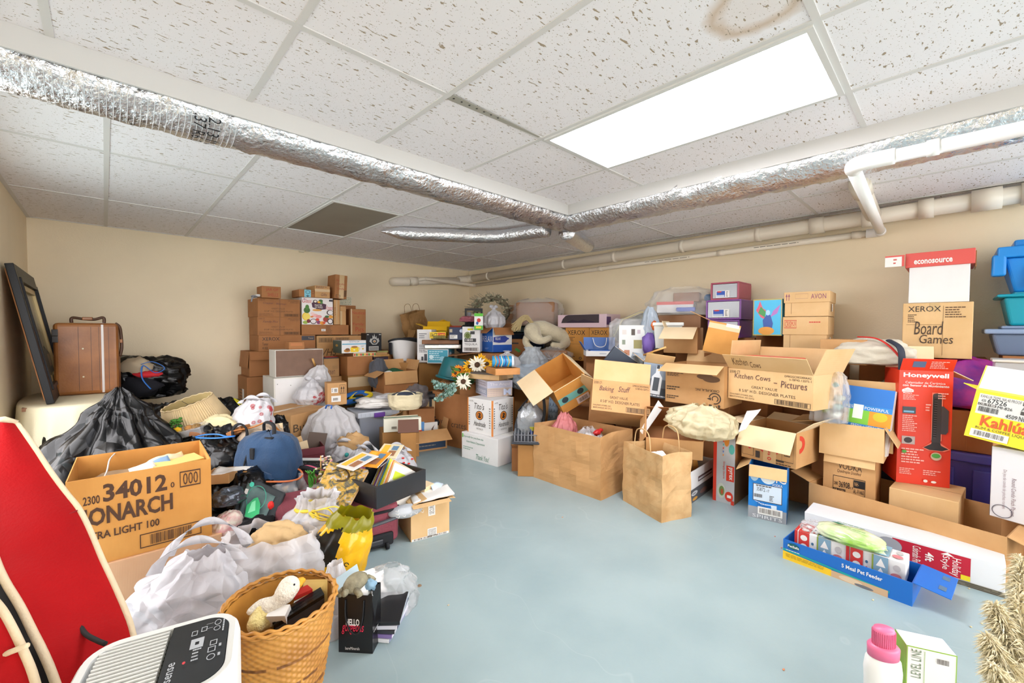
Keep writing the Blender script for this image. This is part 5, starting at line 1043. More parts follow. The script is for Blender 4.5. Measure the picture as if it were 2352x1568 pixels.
# books and the navy carton
def bookbox(name,label,F,d,m,**k):return carton(name,label,F,d,m=m,seam=False,cat=k.pop('cat','book'),**k)
fr=dict(loc=fl(925,3.95)+Vector((0,0,0)),yaw=-12,w=.36,h=.33)
filler(fr['loc']+Vector((0,.03,0)),.4,.3,.26,'low carton under the white box file',yaw=-20)
fr['loc'].z=.261
t=thing('box_file','white box file with black writing standing on edge behind the white bags','file',fr['loc']+Vector((0,0,0)),(0,0,R(-26)));b=MB();b.box(-.17,.17,0,.06,0,.12,C('#e6e3d0',.6),bev=.003);do_print(b,faceX('f',.34,.06,.12),[('#ln',.4,.7,.8,.85,'black',{'n':1,'full':1}),('#bar',.2,.2,.35,.45,'ink'),('#ln',.6,.1,.9,.25,'#3f9a94',{'n':1})]);b.build('file',t)
b=MB();b.box(-.17,.15,.065,.12,0,.125,C('#2f5a48',.6),bev=.003);b.box(-.165,.145,.07,.115,.1255,.127,'paper_warm');b.build('green_cover',t)
fc=FZ((945,1046),(1016,1024),0,985);fc=dict(fc,yaw=-14)
carton('cardboard_box','open tan carton with a navy printed panel and a wide front flap',fc,.26,m='card',flaps={'f':(118,.17),'l':(155,.1),'b':(12,.1),'r':(10,.1)},h=.2,pr={'f':[('#r',.08,.08,.96,.92,'#27405e'),('chewy',.14,.42,.78,.86,'#c79a5f',{'b':.03}),('#ln',.2,.2,.7,.3,'#9a8f7d',{'n':1,'full':1})],'under_f':[]})
cq=fc['loc'];XC=Euler((0,0,R(-14))).to_matrix()
def in_c(x,y,z):return cq+XC@Vector((x,y,z))
for i,(nm,lb,c,x,y,tx,hh)in enumerate((('book','blue and orange magazine upright in the navy panelled carton','#2f7fc0',-.1,.06,-12,.27),('book','white paperback with a brown curve in the navy panelled carton','#e3e0da',.07,.1,-8,.24),('book','grey magazine leaning beside the white paperback','#b9c4cc',.0,.14,-14,.25))):
 t=thing(nm,lb,'book',in_c(x,y,.012),(R(tx),R(6-5*i),R(-14)));b=MB();b.box(-.07,.08,0,.012,0,hh,C(c,.4),bev=.002);do_print(b,Matrix.Translation((.005,0,0))@faceX('f',.15,.012,hh),[('#poly',.3,.3,.9,.9,['#e08a3a','#5a3a2a','#7f8f9c'][i],{'p':[(.4,0),(.7,.3),(.6,.7),(.8,1),(.4,.7),(.3,.3)]}),('#ln',.1,.05,.8,.18,'ink',{'n':2})]);b.build('cover',t);b=MB();b.box(-.066,.076,.002,.010,hh,hh+.001,'paper');b.build('pages',t)
blob('red_wrapper','crinkled red wrapper at the left end of the navy panelled carton',in_c(-.1,.09,.14),.16,.12,.09,C('#c8352c',.35),cat='wrapper',seed=13,nz=.4)
b=MB();b.box(-.09,.09,0,.012,0,.13,C('#6c4a3c',.5),TR((0,0,0),-30,-40),bev=.002);tag(b.build('brick_print_book',None,fl(938,3.75)+Vector((0,0,.3))),'reddish brown brick patterned booklet lying behind the white bags','book')
filler((fl(938,3.75)).to_tuple(),.16,.12,.295,'narrow carton below the brick patterned booklet',yaw=-30)
# maroon file box
fm=FT((684,1033),(746,1024),.30,0);mat('maroon','#6b2530',.5)
t=carton('file_box','maroon card file box with folders sticking out',fm,.24,m='maroon',op=True,flaps={'f':(178,.055)},pr={},cat='file box')
fq=fm['loc'];XM=Euler((0,0,R(fm['yaw']))).to_matrix()
for i,(lb,c,x,y,ry,hh)in enumerate((('tan manila folder leaning out of the maroon box','card_pale',-.05,.05,-18,.33),('second manila folder leaning left in the maroon box','card_light',-.03,.1,-30,.36),('dark brown wood grain board leaning in the maroon box',C('#574438',.5),.0,.15,24,.37))):
 t=thing('folder',lb,'folder',fq+XM@Vector((x*.6,y,.012)),(R(-4),R(ry*.55),R(fm['yaw'])));b=MB();b.box(-.07,.07,0,.006,0,hh,c,bev=.002);b.build('cover',t);b=MB();b.box(-.066,.066,.0065,.012,0,hh-.01,'paper_warm');b.build('sheets',t)
# blue backpack
mat('navy_fabric','#24466b',.85,bump=.4,bs=90,var=.15,vs=6,sheen=.2);mat('strap_dark','#17181c',.8)
q=fl(618,2.78);t=thing('backpack','navy blue backpack with black handle in the middle of the heap','backpack',q,(0,0,R(-60)));
b=bag_mesh(.43,.30,.545,'navy_fabric',seed=101,folds=4,fa=.03,crump=.05,prof=[(0,.9),(.1,1),(.7,1),(.86,.93),(.95,.74),(1,.1)],sq=4);b.build('body',t)
b=bag_mesh(.30,.16,.3,'navy_fabric',seed=102,folds=4,fa=.03,crump=.05,prof=[(0,.9),(.1,1),(.7,1),(.92,.8),(1,.2)],sq=4);o=b.build('front_pocket',t);o.location=(.03,-.13,.04)
b=MB();b.box(.02,.14,-.222,-.205,.2,.27,'navy_fabric',TR((0,0,0),0,0,0),bev=.006);b.build('pocket_flap',t)
b=MB();b.tube(spline([(-.07,.03,.52),(-.06,.02,.585),(0,0,.6),(.06,-.02,.585),(.07,-.03,.52)],6),.012,'strap_dark',8,squash=.6);b.box(.04,.1,-.08,-.02,.49,.525,'strap_dark',bev=.006);b.build('handle',t)
b=MB();b.tube(spline([(-.03,-.155,.12),(-.035,-.165,.3),(-.03,-.14,.42),(-.02,-.08,.5),(0,0,.543)],6),.006,'strap_dark',6);b.build('zip',t)
b=MB();b.box(.0,.03,-.15,-.135,.40,.47,'strap_dark',bev=.004);b.build('pull_tab',t)
# tan purse with black ring straps
q=fl(600,3.0);q.z=.42;filler((q.x,q.y,0),.24,.2,.418,'brown carton hidden behind the blue backpack',yaw=-44)
t=thing('purse','tan fabric purse with dark straps behind the blue backpack','purse',q,(0,0,R(-44)));mat('beige_fabric','#b5a28d',.9,bump=.5,bs=40);blob('body',None,(0,0,0),.28,.18,.14,'beige_fabric',parent=t,seed=16,nz=.3)
b=MB()
for k in range(3):b.tube([Vector((-.09+k*.01,-.1,.08))+Vector((math.cos(R(a))*.05,-.01*k,math.sin(R(a))*.065))for a in range(0,360,20)],.006,'strap_dark',6,True)
b.build('strap',t);b=MB();b.tube(spline([(-.12,-.12,.1),(0,-.1,.12),(.1,-.08,.15),(.14,0,.06)],6),.006,C('#b06a28',.5),6);b.build('trim',t)
blob('patterned_bag','pale floral fabric bag squeezed right of the blue backpack',fl(668,2.95),.14,.2,.42,mat('floral','#c9b9b4',.85,var=.5,vs=26,col2='#6f5a66')and 'floral',seed=18,nz=.2)
# ================================================================ the near left
fm=FT((150,1108),(484,1053),.575,.195)
mat('print_brown','#4a2d18',.7)
t=carton('cardboard_box','large open tan carton printed 34012 in large brown figures in the near left',fm,.46,m='card_orange',op=True,flaps={},st=None,bev=0,pr={'f':[('2300',.10,.70,.205,.80,'print_brown',{'b':.02}),('34012',.225,.70,.66,.91,'print_brown',{'b':.03}),('0',.685,.72,.715,.79,'print_brown',{'b':.02}),('#fr',.755,.70,.915,.90,'print_brown',{'t':.08,'tx':.04}),('000',.78,.725,.895,.875,'print_brown',{'b':.0}),('MONARCH',.03,.45,.70,.66,'print_brown',{'b':.03}),('ULTRA LIGHT 100',.06,.29,.60,.38,'print_brown',{'b':.02}),('#fr',.46,.06,.915,.23,'print_brown',{'t':.07,'tx':.015}),('#bar',.52,.07,.86,.22,'print_brown')]})
carton('cardboard_box','plain pinkish carton under the 34012 carton',dict(fm,loc=Vector((fm['loc'].x+.015,fm['loc'].y-.012,0)),w=fm['w']+.05,h=.194),.5,m='card_pink')
mq=fm['loc']
blob('crumpled_paper','crumpled packing paper filling the 34012 carton',mq+Vector((0,.235,.22)),.40,.34,.12,C('#8a6f50',.9),cat='paper',seed=7,nz=.3)
b=MB();b.box(-.1,.1,-.06,.06,0,.012,C('#e6c878',.7),TR((0,0,0),14,4));tag(b.build('manila_envelope',None,mq+Vector((.13,.17,.345))),'yellow manila envelope at the right in the 34012 carton','envelope')
rn=random.Random(5)
for i,(lb,c)in enumerate((('thin white paper strip in the 34012 carton','#ece9e4'),('blue printed paper strip in the 34012 carton','#7f9fc0'),('curled tan paper strip in the 34012 carton','#d9c090'))):
 b=MB();p0=Vector((-.04+.06*i,.1+.05*i,.33));cloth_mesh([p0,p0+Vector((.09,.02,.02)),p0+Vector((.08,.05,.05)),p0+Vector((-.01,.04,.03))],C(c,.7),.002,.01,12,6,4,i,b);tag(b.build('paper_strip',None,mq),lb,'paper')
b=MB();b.ball((.1,.24,.34),(.08,.05,.035),'card_pale',nz=.2);tag(b.build('tissue_wad',None,mq),'pale tissue wad behind the yellow envelope','paper')
b=MB();b.tube(spline([P(265,1040,d=2.2),P(252,1055,d=2.12),P(246,1080,d=2.05),P(238,1098,d=2.0)],6),.0035,C('#cfcac4',.4),5);tag(b.build('string'),'white string hanging over the rear edge of the 34012 carton','string')
# red storage bag with cream piping
mat('red_canvas','#ab0a10',.8,bump=.25,bs=110,var=.15,vs=4,spec=.2);mat('piping','#e2cfae',.85,bump=.3,bs=80);mat('bag_inside','#19181b',.8)
t=thing('storage_bag','tall red canvas storage bag with cream piping at the left edge','storage bag',(0,0,0))
edge=[(38,972,1.46),(74,1020,1.43),(112,1078,1.4),(150,1130,1.37),(182,1170,1.34),(208,1222,1.31),(232,1280,1.27),(262,1345,1.23),(286,1400,1.19),(300,1440,1.16),(318,1520,1.12),(330,1610,1.09),(340,1760,1.06)]
left=[(-20,968,1.42),(-45,1020,1.36),(-50,1080,1.3),(-45,1150,1.24),(-30,1220,1.18),(-10,1285,1.13),(12,1335,1.09),(45,1390,1.06),(75,1450,1.03),(100,1500,1.0),(125,1560,.98),(148,1640,.96),(175,1780,.95)]
Rr=[P(a,b_,d=c)for a,b_,c in edge];Ll=[P(a,b_,d=c)for a,b_,c in left]
def sheet(ra,rb,m,name,parent,th=.006,nz=.012,nu=18,seed=0,bulge=.03):
 b=MB();ra=spline(ra,3);rb=spline(rb,3);n=len(ra);top=[]
 for i in range(n):
  for j in range(nu+1):
   u=j/nu;p=rb[i].lerp(ra[i],u);nn=(EYE-p).normalized();top.append(p+nn*(bulge*math.sin(math.pi*u)+nz*fbm(p*7+Vector((seed,0,0)))*math.sin(math.pi*u)))
 W=nu+1;N_=len(top);vs=top+[p-(EYE-p).normalized()*th for p in top];fs=[(i*W+j,i*W+j+1,(i+1)*W+j+1,(i+1)*W+j)for i in range(n-1)for j in range(nu)];fs+=[tuple(q+N_ for q in f[::-1])for f in fs]
 b.add(vs,fs,m,True);return b.build(name,parent)
sheet(Rr,Ll,'red_canvas','front_panel',t)
back=[p+Vector((-.16,.30,-.02))for p in Rr];sheet(back,Rr,'red_canvas','side_panel',t,bulge=0,nu=8)
b=MB();b.tube(spline(Rr,4),.0085,'piping',8);b.build('piping',t);b=MB();b.tube(spline(Ll,4),.0085,'piping',8);b.build('piping',t);b=MB();b.tube([Rr[0],(Rr[0]+Ll[0])/2+Vector((0,0,.01)),Ll[0]],.011,'piping',8);b.build('piping',t)
mid=[p+BF*.012 for p in Ll];inner=[p+Vector((-.6,.12,-.04))for p in Ll];sheet(mid,inner,'bag_inside','inner_lining',t,bulge=0,nu=6)
e2=[P(a,b_,d=c)for a,b_,c in((-20,1370,1.0),(5,1400,.98),(28,1440,.97),(52,1490,.95),(75,1545,.93),(95,1620,.91))];l2=[p+Vector((-.2,.02,-.02))for p in e2]
sheet(e2,l2,'red_canvas','second_panel',t,bulge=.01,nu=8,seed=5);b=MB();b.tube(spline(e2,4),.008,'piping',8);b.build('piping',t)
b=MB();a_,c_=P(-20,1522,d=.94),P(62,1482,d=.93);b.tube([a_,(a_+c_)/2+Vector((0,0,.004)),c_],.006,'piping',8);b.build('piping',t)
b=MB();seam=[Ll[4].lerp(Rr[4],u)+(EYE-Ll[4].lerp(Rr[4],u)).normalized()*(.034*math.sin(math.pi*u)+.004)+Vector((0,0,-.05*(1-u)))for u in[i/10 for i in range(11)]];b.tube(seam,.0022,C('#8d1218',.8),5);b.build('stitched_seam',t)
g=P(176,1419,d=1.12);b=MB();b.tube([g+BR*math.cos(R(a))*.010+BU*math.sin(R(a))*.010 for a in range(0,360,20)],.0035,C('#c9b8a4',.3),6,True);b.build('grommet',t)
b=MB();b.tube(spline([g+BF*.01,P(180,1428,d=1.10),P(196,1455,d=1.06),P(222,1470,d=1.04),P(242,1478,d=1.03)],6),.0055,C('#1c1b1e',.8),7);b.build('cord',t)
# air purifier
mat('purifier_white','#e6e7e4',.4);mat('purifier_dark','#202225',.32,var=.25,vs=5,col2='#2c2f33')
pz=.50;qa=P(236,1474,z=pz);qb=P(552,1388,z=pz);yaw=math.degrees(math.atan2(qb.y-qa.y,qb.x-qa.x));pw=(qb-qa).length+.03;pd=.27
X=Euler((0,0,R(yaw))).to_matrix();ctr=(qa+qb)/2+X@Vector((-.012,-pd/2,0));t=thing('air_purifier','white air purifier with a dark touch panel and slotted top','air purifier',Vector((ctr.x,ctr.y,0)),(0,0,R(yaw)))
def rr(w,d,r,n=8):
 o=[]
 for cx,cy,a0_ in((w/2-r,d/2-r,0),(-w/2+r,d/2-r,90),(-w/2+r,-d/2+r,180),(w/2-r,-d/2+r,270)):
  for i in range(n+1):a=R(a0_+90*i/n);o.append((cx+r*math.cos(a),cy+r*math.sin(a)))
 return o
b=MB();rings=[(pw-.03,pd-.03,.0),(pw-.01,pd-.01,.02),(pw,pd,.2),(pw,pd,pz-.03),(pw-.008,pd-.008,pz-.008),(pw-.02,pd-.02,pz)]
vs=[(x,y,z)for w_,d_,z in rings for x,y in rr(w_,d_,.065)];n=36;b.add(vs,[(i*n+j,i*n+(j+1)%n,(i+1)*n+(j+1)%n,(i+1)*n+j)for i in range(5)for j in range(n)]+[tuple(range(n-1,-1,-1))],'purifier_white',True)
b.add([(x,y,pz)for x,y in rr(pw-.02,pd-.02,.06)]+[(x,y,pz-.002)for x,y in rr(pw-.045,pd-.045,.05)],[(j,(j+1)%n,n+(j+1)%n,n+j)for j in range(n)],'purifier_white');b.add([(x,y,pz-.03)for x,y in rr(pw-.045,pd-.045,.05)],[tuple(range(n))],C('#4b4d44',.7));b.add([(x,y,z)for z in(pz-.002,pz-.03)for x,y in rr(pw-.045,pd-.045,.05)],[(j,(j+1)%n,n+(j+1)%n,n+j)for j in range(n)],'purifier_white');b.build('body',t)
x0=pw*.04;b=MB();pts=[(max(x,x0),y)for x,y in rr(pw-.048,pd-.048,.048)];b.slab([(x,y,pz-.004)for x,y in pts],(0,0,1),.004,'purifier_dark')
PX=Matrix.Translation((x0,-(pd-.048)/2,pz+.0006))@Matrix.Diagonal(((pw-.048)/2-x0,pd-.048,1,1))
ic=C('#b9bec4',.5)
do_print(b,PX,[('Hisense',.05,.02,.2,.4,ic,{'rot':90,'b':.01}),('#fr',.38,.52,.6,.68,ic,{'t':.35}),('#fr',.36,.74,.46,.82,ic,{'t':.12}),('#fr',.52,.77,.62,.85,ic,{'t':.12}),('#ring',.74,.82,.86,.92,ic,{'t':.8}),('#ring',.74,.72,.86,.80,ic,{'t':.8}),('#ring',.70,.26,.84,.35,ic,{'t':.8}),('#fr',.70,.38,.83,.46,ic,{'t':.12}),('#fr',.72,.48,.84,.56,ic,{'t':.12}),('#ln',.88,.68,.94,.94,ic,{'n':1,'rot':90}),('#ln',.88,.26,.93,.36,ic,{'n':1}),('#ln',.88,.4,.93,.5,ic,{'n':1}),('#r',.60,.78,.72,.785,ic),('#r',.60,.86,.72,.865,ic),('#ln',.45,.3,.62,.5,ic,{'n':4}),('#o',.32,.3,.37,.34,'#d8404a')]);b.build('touch_panel',t)
b=MB();w2=(pw-.048)/2;y=-(pd-.05)/2+.01
while y<(pd-.05)/2-.005:b.box(-w2+.008,x0-.006,y,y+.004,pz-.018,pz-.001,'purifier_white',Matrix.Shear('XY',4,(0,0))if 0 else None);y+=.0125
b.build('grille_slats',t);b=MB();x=-w2+.02
while x<x0-.01:b.box(x,x+.003,-(pd-.06)/2,(pd-.06)/2,pz-.026,pz-.019,'purifier_white');x+=.045
b.build('grille_bars',t)
# wicker basket
mat('wicker','#c98f3f',.5,var=.35,vs=9,col2='#a8702c',coat=.15);mat('wicker_dark','#8d5a24',.55,var=.35,vs=14,col2='#6f431a')
bq=P(648,1588,z=0);BH,BR0,BR1=.30,.123,.168
t=thing('wicker_basket','round woven wicker basket holding a duck toy in the foreground','basket',bq,(0,0,R(15)),None);b=MB();n=320;rows=120;NS=64;vs=[]
brad=lambda u:BR0+(BR1-BR0)*(u**.8)
for i in range(rows+1):
 u=i/rows;band=int(i//4);ph=(i%4)/4
 for j in range(n):
  a=2*math.pi*j/n;s=math.cos(NS/2*2*math.pi*j/n)*(1 if band%2 else-1);r=brad(u)+.0024*s*math.sin(math.pi*ph);vs.append((r*math.cos(a),r*math.sin(a),BH*u))
dark={4,5,6,11,19}
for band in range(rows//4):
 pass
for i in range(rows):
 m='wicker_dark' if(i//4)in dark else 'wicker'
 b.add([],[],m)
o_=len(b.v);b.v+=[Vector(q)for q in vs]
for i in range(rows):
 for j in range(n):
  m='wicker_dark' if(i//4)in dark and noise.noise(Vector((math.cos(j/n*6.28)*4,math.sin(j/n*6.28)*4,i//4)))>-.15 else 'wicker'
  b.f.append((i*n+j,i*n+(j+1)%n,(i+1)*n+(j+1)%n,(i+1)*n+j));b.m.append(b.mi(m));b.sm.append(True)
b.add([(.96*x,.96*y,max(z,.006))for x,y,z in vs[::n*4]for _ in(0,)]if 0 else[],[],'wicker')
b.lathe([(.001,.004),(BR0*.96,.004)]+[(brad(k/10)*.965,BH*k/10)for k in range(1,11)],'wicker',64,cap0=False,cap1=False);b.build('body',t)
b=MB()
for k,(dr,dz,ph)in enumerate(((0,.004,0),(.004,.012,2.1),(-.003,.018,4.2))):b.tube([((BR1+dr+.002*math.sin(24*w+ph))*math.cos(w),(BR1+dr+.002*math.sin(24*w+ph))*math.sin(w),BH+dz+.003*math.cos(24*w+ph))for w in[2*math.pi*i/200 for i in range(200)]],.0055,'wicker',6,True)
b.build('rim',t)
def inb(px,py,z):return P(px,py,z=z)
mat('duck_white','#ecE4d2'.lower(),.95,bump=.8,bs=120,sheen=.4,var=.08,vs=12);mat('duck_yellow','#efdc94',.95,bump=.8,bs=120,sheen=.4);mat('duck_orange','#eda42b',.8,bump=.3,bs=90)
t=thing('plush_duck','white and yellow plush duck lying in the wicker basket','plush toy',(0,0,0))
h0=P(664,1352,z=.315)
o=sk(t,'body',[([P(664,1348,z=.325),P(655,1362,z=.315)],[.036,.034]),([P(655,1362,z=.31),P(640,1380,z=.295),P(618,1395,z=.28)],[.03,.026,.03])],'duck_white',.004)
sk(t,'belly',[([P(628,1392,z=.27),P(605,1415,z=.255),P(590,1432,z=.25)],[.03,.045,.03])],'duck_yellow',.004)
sk(t,'wing',[([P(632,1378,z=.30),P(600,1388,z=.29),P(575,1404,z=.28)],[.014,.018,.012])],'duck_white',.004)
b=MB();b.ball(P(688,1335,z=.33),(.02,.014,.012),'duck_orange',nz=.1);b.ball(P(684,1343,z=.325),(.016,.012,.012),'duck_orange',nz=.1);b.build('beak',t)
b=MB();b.ball(P(676,1342,z=.352),.0035,'black',8,6);b.build('eye',t)
b=MB();q=P(645,1425,z=.235);b.box(-.03,.03,-.02,.02,0,.05,'paper',TR((0,0,0),-40,20));tag(b.build('paper_sheet',None,q),'white paper slip below the duck in the basket','paper')
b=MB();a=P(690,1360,z=.28);b.slab([P(693,1408,z=.235),P(752,1390,z=.25),P(752,1331,z=.315),P(697,1332,z=.31)],(0,0,1),.002,C('#c9a95f',.7));tag(b.build('paper_sheet'),'mustard printed sheet standing at the back of the basket','paper')
b=MB();b.slab([P(676,1378,z=.27),P(718,1360,z=.285),P(706,1350,z=.3),P(672,1366,z=.285)],(0,0,1),.012,C('#c42a22',.5));tag(b.build('red_card',None),'small red card box in the basket beside the duck','card')
b=MB();b.slab([P(655,1440,z=.215),P(722,1395,z=.235),P(720,1362,z=.275),P(676,1382,z=.265)],(0,0,1),.003,'paper');tag(b.build('paper_sheet'),'folded white sheet leaning over the black frames in the basket','paper')
for i,lb in enumerate(('front glossy black picture frame stuck in the wicker basket','second black picture frame behind the front one in the basket','third black picture frame nearest the white sheet in the basket')):
 k=i*6;t=thing('framed_photo',lb,'picture frame',(0,0,0));p=[P(628-k*.3,1445-k,z=.235+.002*i),P(745-k*.5,1372-k*.9,z=.285),P(742-k*.5,1366-k*.9,z=.285),P(625-k*.3,1437-k,z=.235)]
 b=MB();dn=Vector((0,0,-1));b.add([q+Vector((0,0,.012))for q in p]+[q+Vector((0,0,-.13))for q in p],[(0,1,2,3),(7,6,5,4),(0,4,5,1),(1,5,6,2),(2,6,7,3),(3,7,4,0)],C('#151517',.2));b.build('frame',t);b=MB();e=(p[0]-p[3]).normalized()*.001;b.add([q+Vector((0,0,z))+e for q,z in((p[0],.0),(p[1],.0),(p[1],-.11),(p[0],-.11))],[(0,1,2,3)],C('#3a3c42',.15));b.build('glass',t)
# black gift bag
fh=FZ((778,1497),(856,1501),0,1362);hw,hh_=fh['w'],fh['h'];hd=.085
t=thing('gift_bag','small black gift bag printed HELLO gorgeous on the floor','gift bag',fh['loc'],(0,0,R(fh['yaw'])));mat('gloss_black','#131214',.28)
b=MB();e=.0015
b.box(-hw/2,hw/2,0,e,0,hh_,'gloss_black');b.box(-hw/2,hw/2,hd-e,hd,0,hh_,'gloss_black');b.box(-hw/2,hw/2,e,hd-e,0,e,'gloss_black')
for s in(-1,1):
 x=s*hw/2;b.add([(x,0,0),(x,hd/2,.0),(x,hd,0),(x-s*.001,0,hh_),(x-s*.02,hd/2,hh_-.002),(x-s*.001,hd,hh_),(x-s*.008,hd/2,hh_*.45)],[(0,1,6),(1,2,6),(0,6,3),(2,5,6),(3,6,4),(6,5,4)],'gloss_black')
do_print(b,faceX('f',hw,hd,hh_),[('HELLO',.22,.47,.62,.59,C('#e9e6e4',.5),{'b':.03}),('gorgeous',.1,.32,.75,.48,C('#e0294f',.5),{'sh':.3}),('bareMinerals',.2,.055,.62,.105,C('#cfccca',.5))]);do_print(b,faceX('r',hw,hd,hh_),[('#ln',.1,.33,.9,.36,'#b9b6b4',{'n':1,'full':1,'rot':0})]);b.build('body',t)
for y in(-.004,hd+.004):b=MB();b.tube(spline([(-hw*.28,y,hh_*.92),(-hw*.27,y*1.5,hh_*.62),(-hw*.1,y*1.8,hh_*.38),(hw*.1,y*1.8,hh_*.37),(hw*.22,y*1.5,hh_*.6),(hw*.26,y,hh_*.92)],6),.0028,'strap_dark',7);b.build('handle',t)
gq=fh['loc'];XG=Euler((0,0,R(fh['yaw']))).to_matrix();ing=lambda x,y,z:gq+XG@Vector((x,y,z))
b=MB();b.ball((0,.04,hh_*.9),(.045,.03,.045),'paper',nz=.6,ns=3,seed=6);b.ball((.03,.05,hh_+.01),(.03,.02,.02),C('#7f9fb4',.7),nz=.5,ns=3,seed=3);tag(b.build('tissue_paper',None,gq,(0,0,R(fh['yaw']))),'white tissue paper stuffed in the small black gift bag','paper')
mat('tortoise','#9a9276',.7,var=.3,vs=30,col2='#77705a',bump=.6,bs=70)
t=thing('tortoise_figurine','grey green tortoise figurine sitting on top of the black gift bag','figurine',ing(-.012,.035,hh_+.018),(R(6),R(-8),R(-60)));b=MB();b.lathe([(.001,.0),(.04,.0),(.044,.008),(.04,.018),(.03,.03),(.015,.037),(.001,.039)],'tortoise',24,sx=1.0,sy=1.25)
b.build('shell',t);b=MB();b.ball((0,-.062,.012),(.012,.017,.012),'tortoise',12,8,nz=.1);b.build('head',t)
for s in(-1,1):
 for y in(-.036,.036):b=MB();b.tube([(s*.026,y,.006),(s*.042,y*1.15,-.004),(s*.046,y*1.2,-.014)],[.012,.011,.012],'tortoise',10);b.build('leg',t)
b=MB();b.tube([(0,.05,.006),(0,.066,.0)],[.006,.002],'tortoise',8);b.build('tail',t)
mat('glossy_print','#c3dbe6',.25)
b=MB();b.slab([P(770,1372,d=1.66),P(826,1318,d=1.72),P(820,1296,d=1.74),P(768,1332,d=1.7)],(0,0,1),.003,'glossy_print');tag(b.build('photo_card'),'pale blue glossy picture card leaning behind the tortoise','card')
bag('plastic_bag','wrinkled clear bag lying on the floor behind the black gift bag',fl(868,1.86),.34,.26,.15,'bag_clear',seed=121,yaw=-30,folds=6,prof=[(0,1),(.4,.9),(.8,.55),(1,.2)],lean=(.06,.03))
b=MB();b.ball((0,0,.09),(.08,.06,.07),'paper',nz=.6,ns=3,seed=16);tag(b.build('crumpled_paper',None,fl(840,1.82)),'crumpled white paper with blue bits behind the gift bag','paper')
for i in range(5):
 t=thing('video_disc_case',['bottom white edged disc case in the small stack right of the gift bag','second disc case from the floor in the small stack right of the gift bag','middle dark disc case in the small stack right of the gift bag','fourth disc case from the floor in the small stack right of the gift bag','topmost black disc case in the small stack right of the gift bag'][i],'disc case',fl(878,1.72)+Vector((.003*i,-.004*i,.001+.0165*i)),(0,0,R(38+3*i)),'disc cases beside the black gift bag')
 b=MB();b.box(-.095,.095,-.067,.067,0,.015,C(['#dcdce0','#7d6aa0','#33343a','#c9c9d2','#1d1e22'][i],.25),bev=.002);b.build('case',t);b=MB();b.box(-.094,.094,-.0685,-.0672,.002,.013,C(['#8a8fa8','#d9d4e4','#c2c6cc','#4a4f66','#a9b2ba'][i],.4));b.build('spine_label',t)
bag('plastic_bag','thin white plastic bag squashed between the basket and the gift bag',fl(768,1.72),.2,.16,.26,'bag_milk',seed=123,yaw=20,folds=6,prof=[(0,1),(.5,.7),(1,.3)])
# white bags of the near left
t=bag('shopping_bag','white shopping bag with a big looped handle in front of the pink carton',fl(430,1.73),.46,.34,.30,'bag_white',yaw=-22,seed=131,folds=7,fa=.1,crump=.09,prof=[(0,.85),(.2,1),(.55,.9),(.85,.5),(1,.3)],lean=(.06,-.02),handles=True,hl=.45,hw=.05,top='open')
b=MB();f_=surf_pick(t.children[0],-140,-60,.02,.09);rn=random.Random(12)
for i in range(7):c,u,v,n_=f_(rn);b.ball(c,(.018,.018,.01),C('#d1283a',.5),8,6)
b.build('printed_logo',t)
t=bag('shopping_bag','large white bag holding crumpled brown paper behind the basket',fl(620,1.93),.52,.36,.29,'bag_milk',yaw=-40,seed=133,folds=8,fa=.12,crump=.1,top='open',prof=[(0,.85),(.25,1),(.6,.95),(1,.72)])
b=MB();b.ball((0.03,.0,.24),(.12,.085,.08),mat('brown_wad','#c9a878',.8,bump=.8,bs=20)and 'brown_wad',nz=.35,ns=3,seed=5,n=40,k=24);b.build('brown_paper',t)
t=bag('plastic_bag','white kitchen bag tied with yellow ribbon in front of the painting',fl(715,2.16),.5,.42,.37,'bag_white',yaw=-40,seed=135,folds=10,fa=.14,crump=.08,prof=[(0,.9),(.25,1),(.5,.86),(.72,.56),(.84,.36),(.92,.34),(1,.4)],top='open',lean=(.03,0))
b=MB();Z=.31
for w_,hz,ph in((.08,.02,0),(.12,.03,2),(.1,-.02,4)):b.tube(spline([(.03,-.07,Z),(.03+w_,-.09,Z+hz),(.03+w_*1.4,-.1,Z-.02),(.03+w_*.6,-.1,Z-.04+hz*.5),(.02,-.08,Z)],6),.007,C('#ecd24a',.5),6,squash=.4)
b.tube([(.03+.075*math.cos(R(a))-.03,.075*math.sin(R(a)),Z+.004*math.sin(R(a*3)))for a in range(0,360,15)],.009,C('#ecd24a',.5),6,True);b.tube(spline([(.05,-.08,Z),(.08,-.1,Z-.05),(.07,-.14,Z-.12),(.08,-.17,Z-.2)],6),.009,C('#ecd24a',.5),6,squash=.4);b.build('yellow_ribbon',t)
# yellow bag
yq=fl(757,1.98);t=thing('yellow_shopping_bag','yellow and black shopping bag slouched open beside the basket','shopping bag',yq,(R(0),R(10),R(-38)));b=bag_mesh(.27,.2,.37,'bag_yellow',seed=141,folds=6,fa=.1,crump=.08,top='open',prof=[(0,.9),(.2,1),(.6,.95),(.85,.75),(1,.6)],lean=(.05,.01))
bm_=b.mi(mat('bag_yb','#17160f',.3)and 'bag_yb');by_=b.mi(mat('bag_olive','#8f8a12',.3,tl=.2)and 'bag_olive')
for i,f in enumerate(b.f):
 c=sum((b.v[k]for k in f),Vector())/len(f)
 if c.z>.30:b.m[i]=by_
 if .16<c.z-.6*c.x<.31 and c.x<.02 and c.y<.03:b.m[i]=bm_
b.build('body',t)
b=MB();f_=None;do_print(b,Matrix(((.09,0,0,.0),(0,0,-1,-.118),(0,.025,0,.17),(0,0,0,1))),[('ABLE',0,0,.6,1,C('#2a2510',.5),{'b':.02}),('#ring',.7,.1,.95,.9,C('#2a2510',.5),{'t':.6,'a1':300})]);b.build('printed_lettering',t)
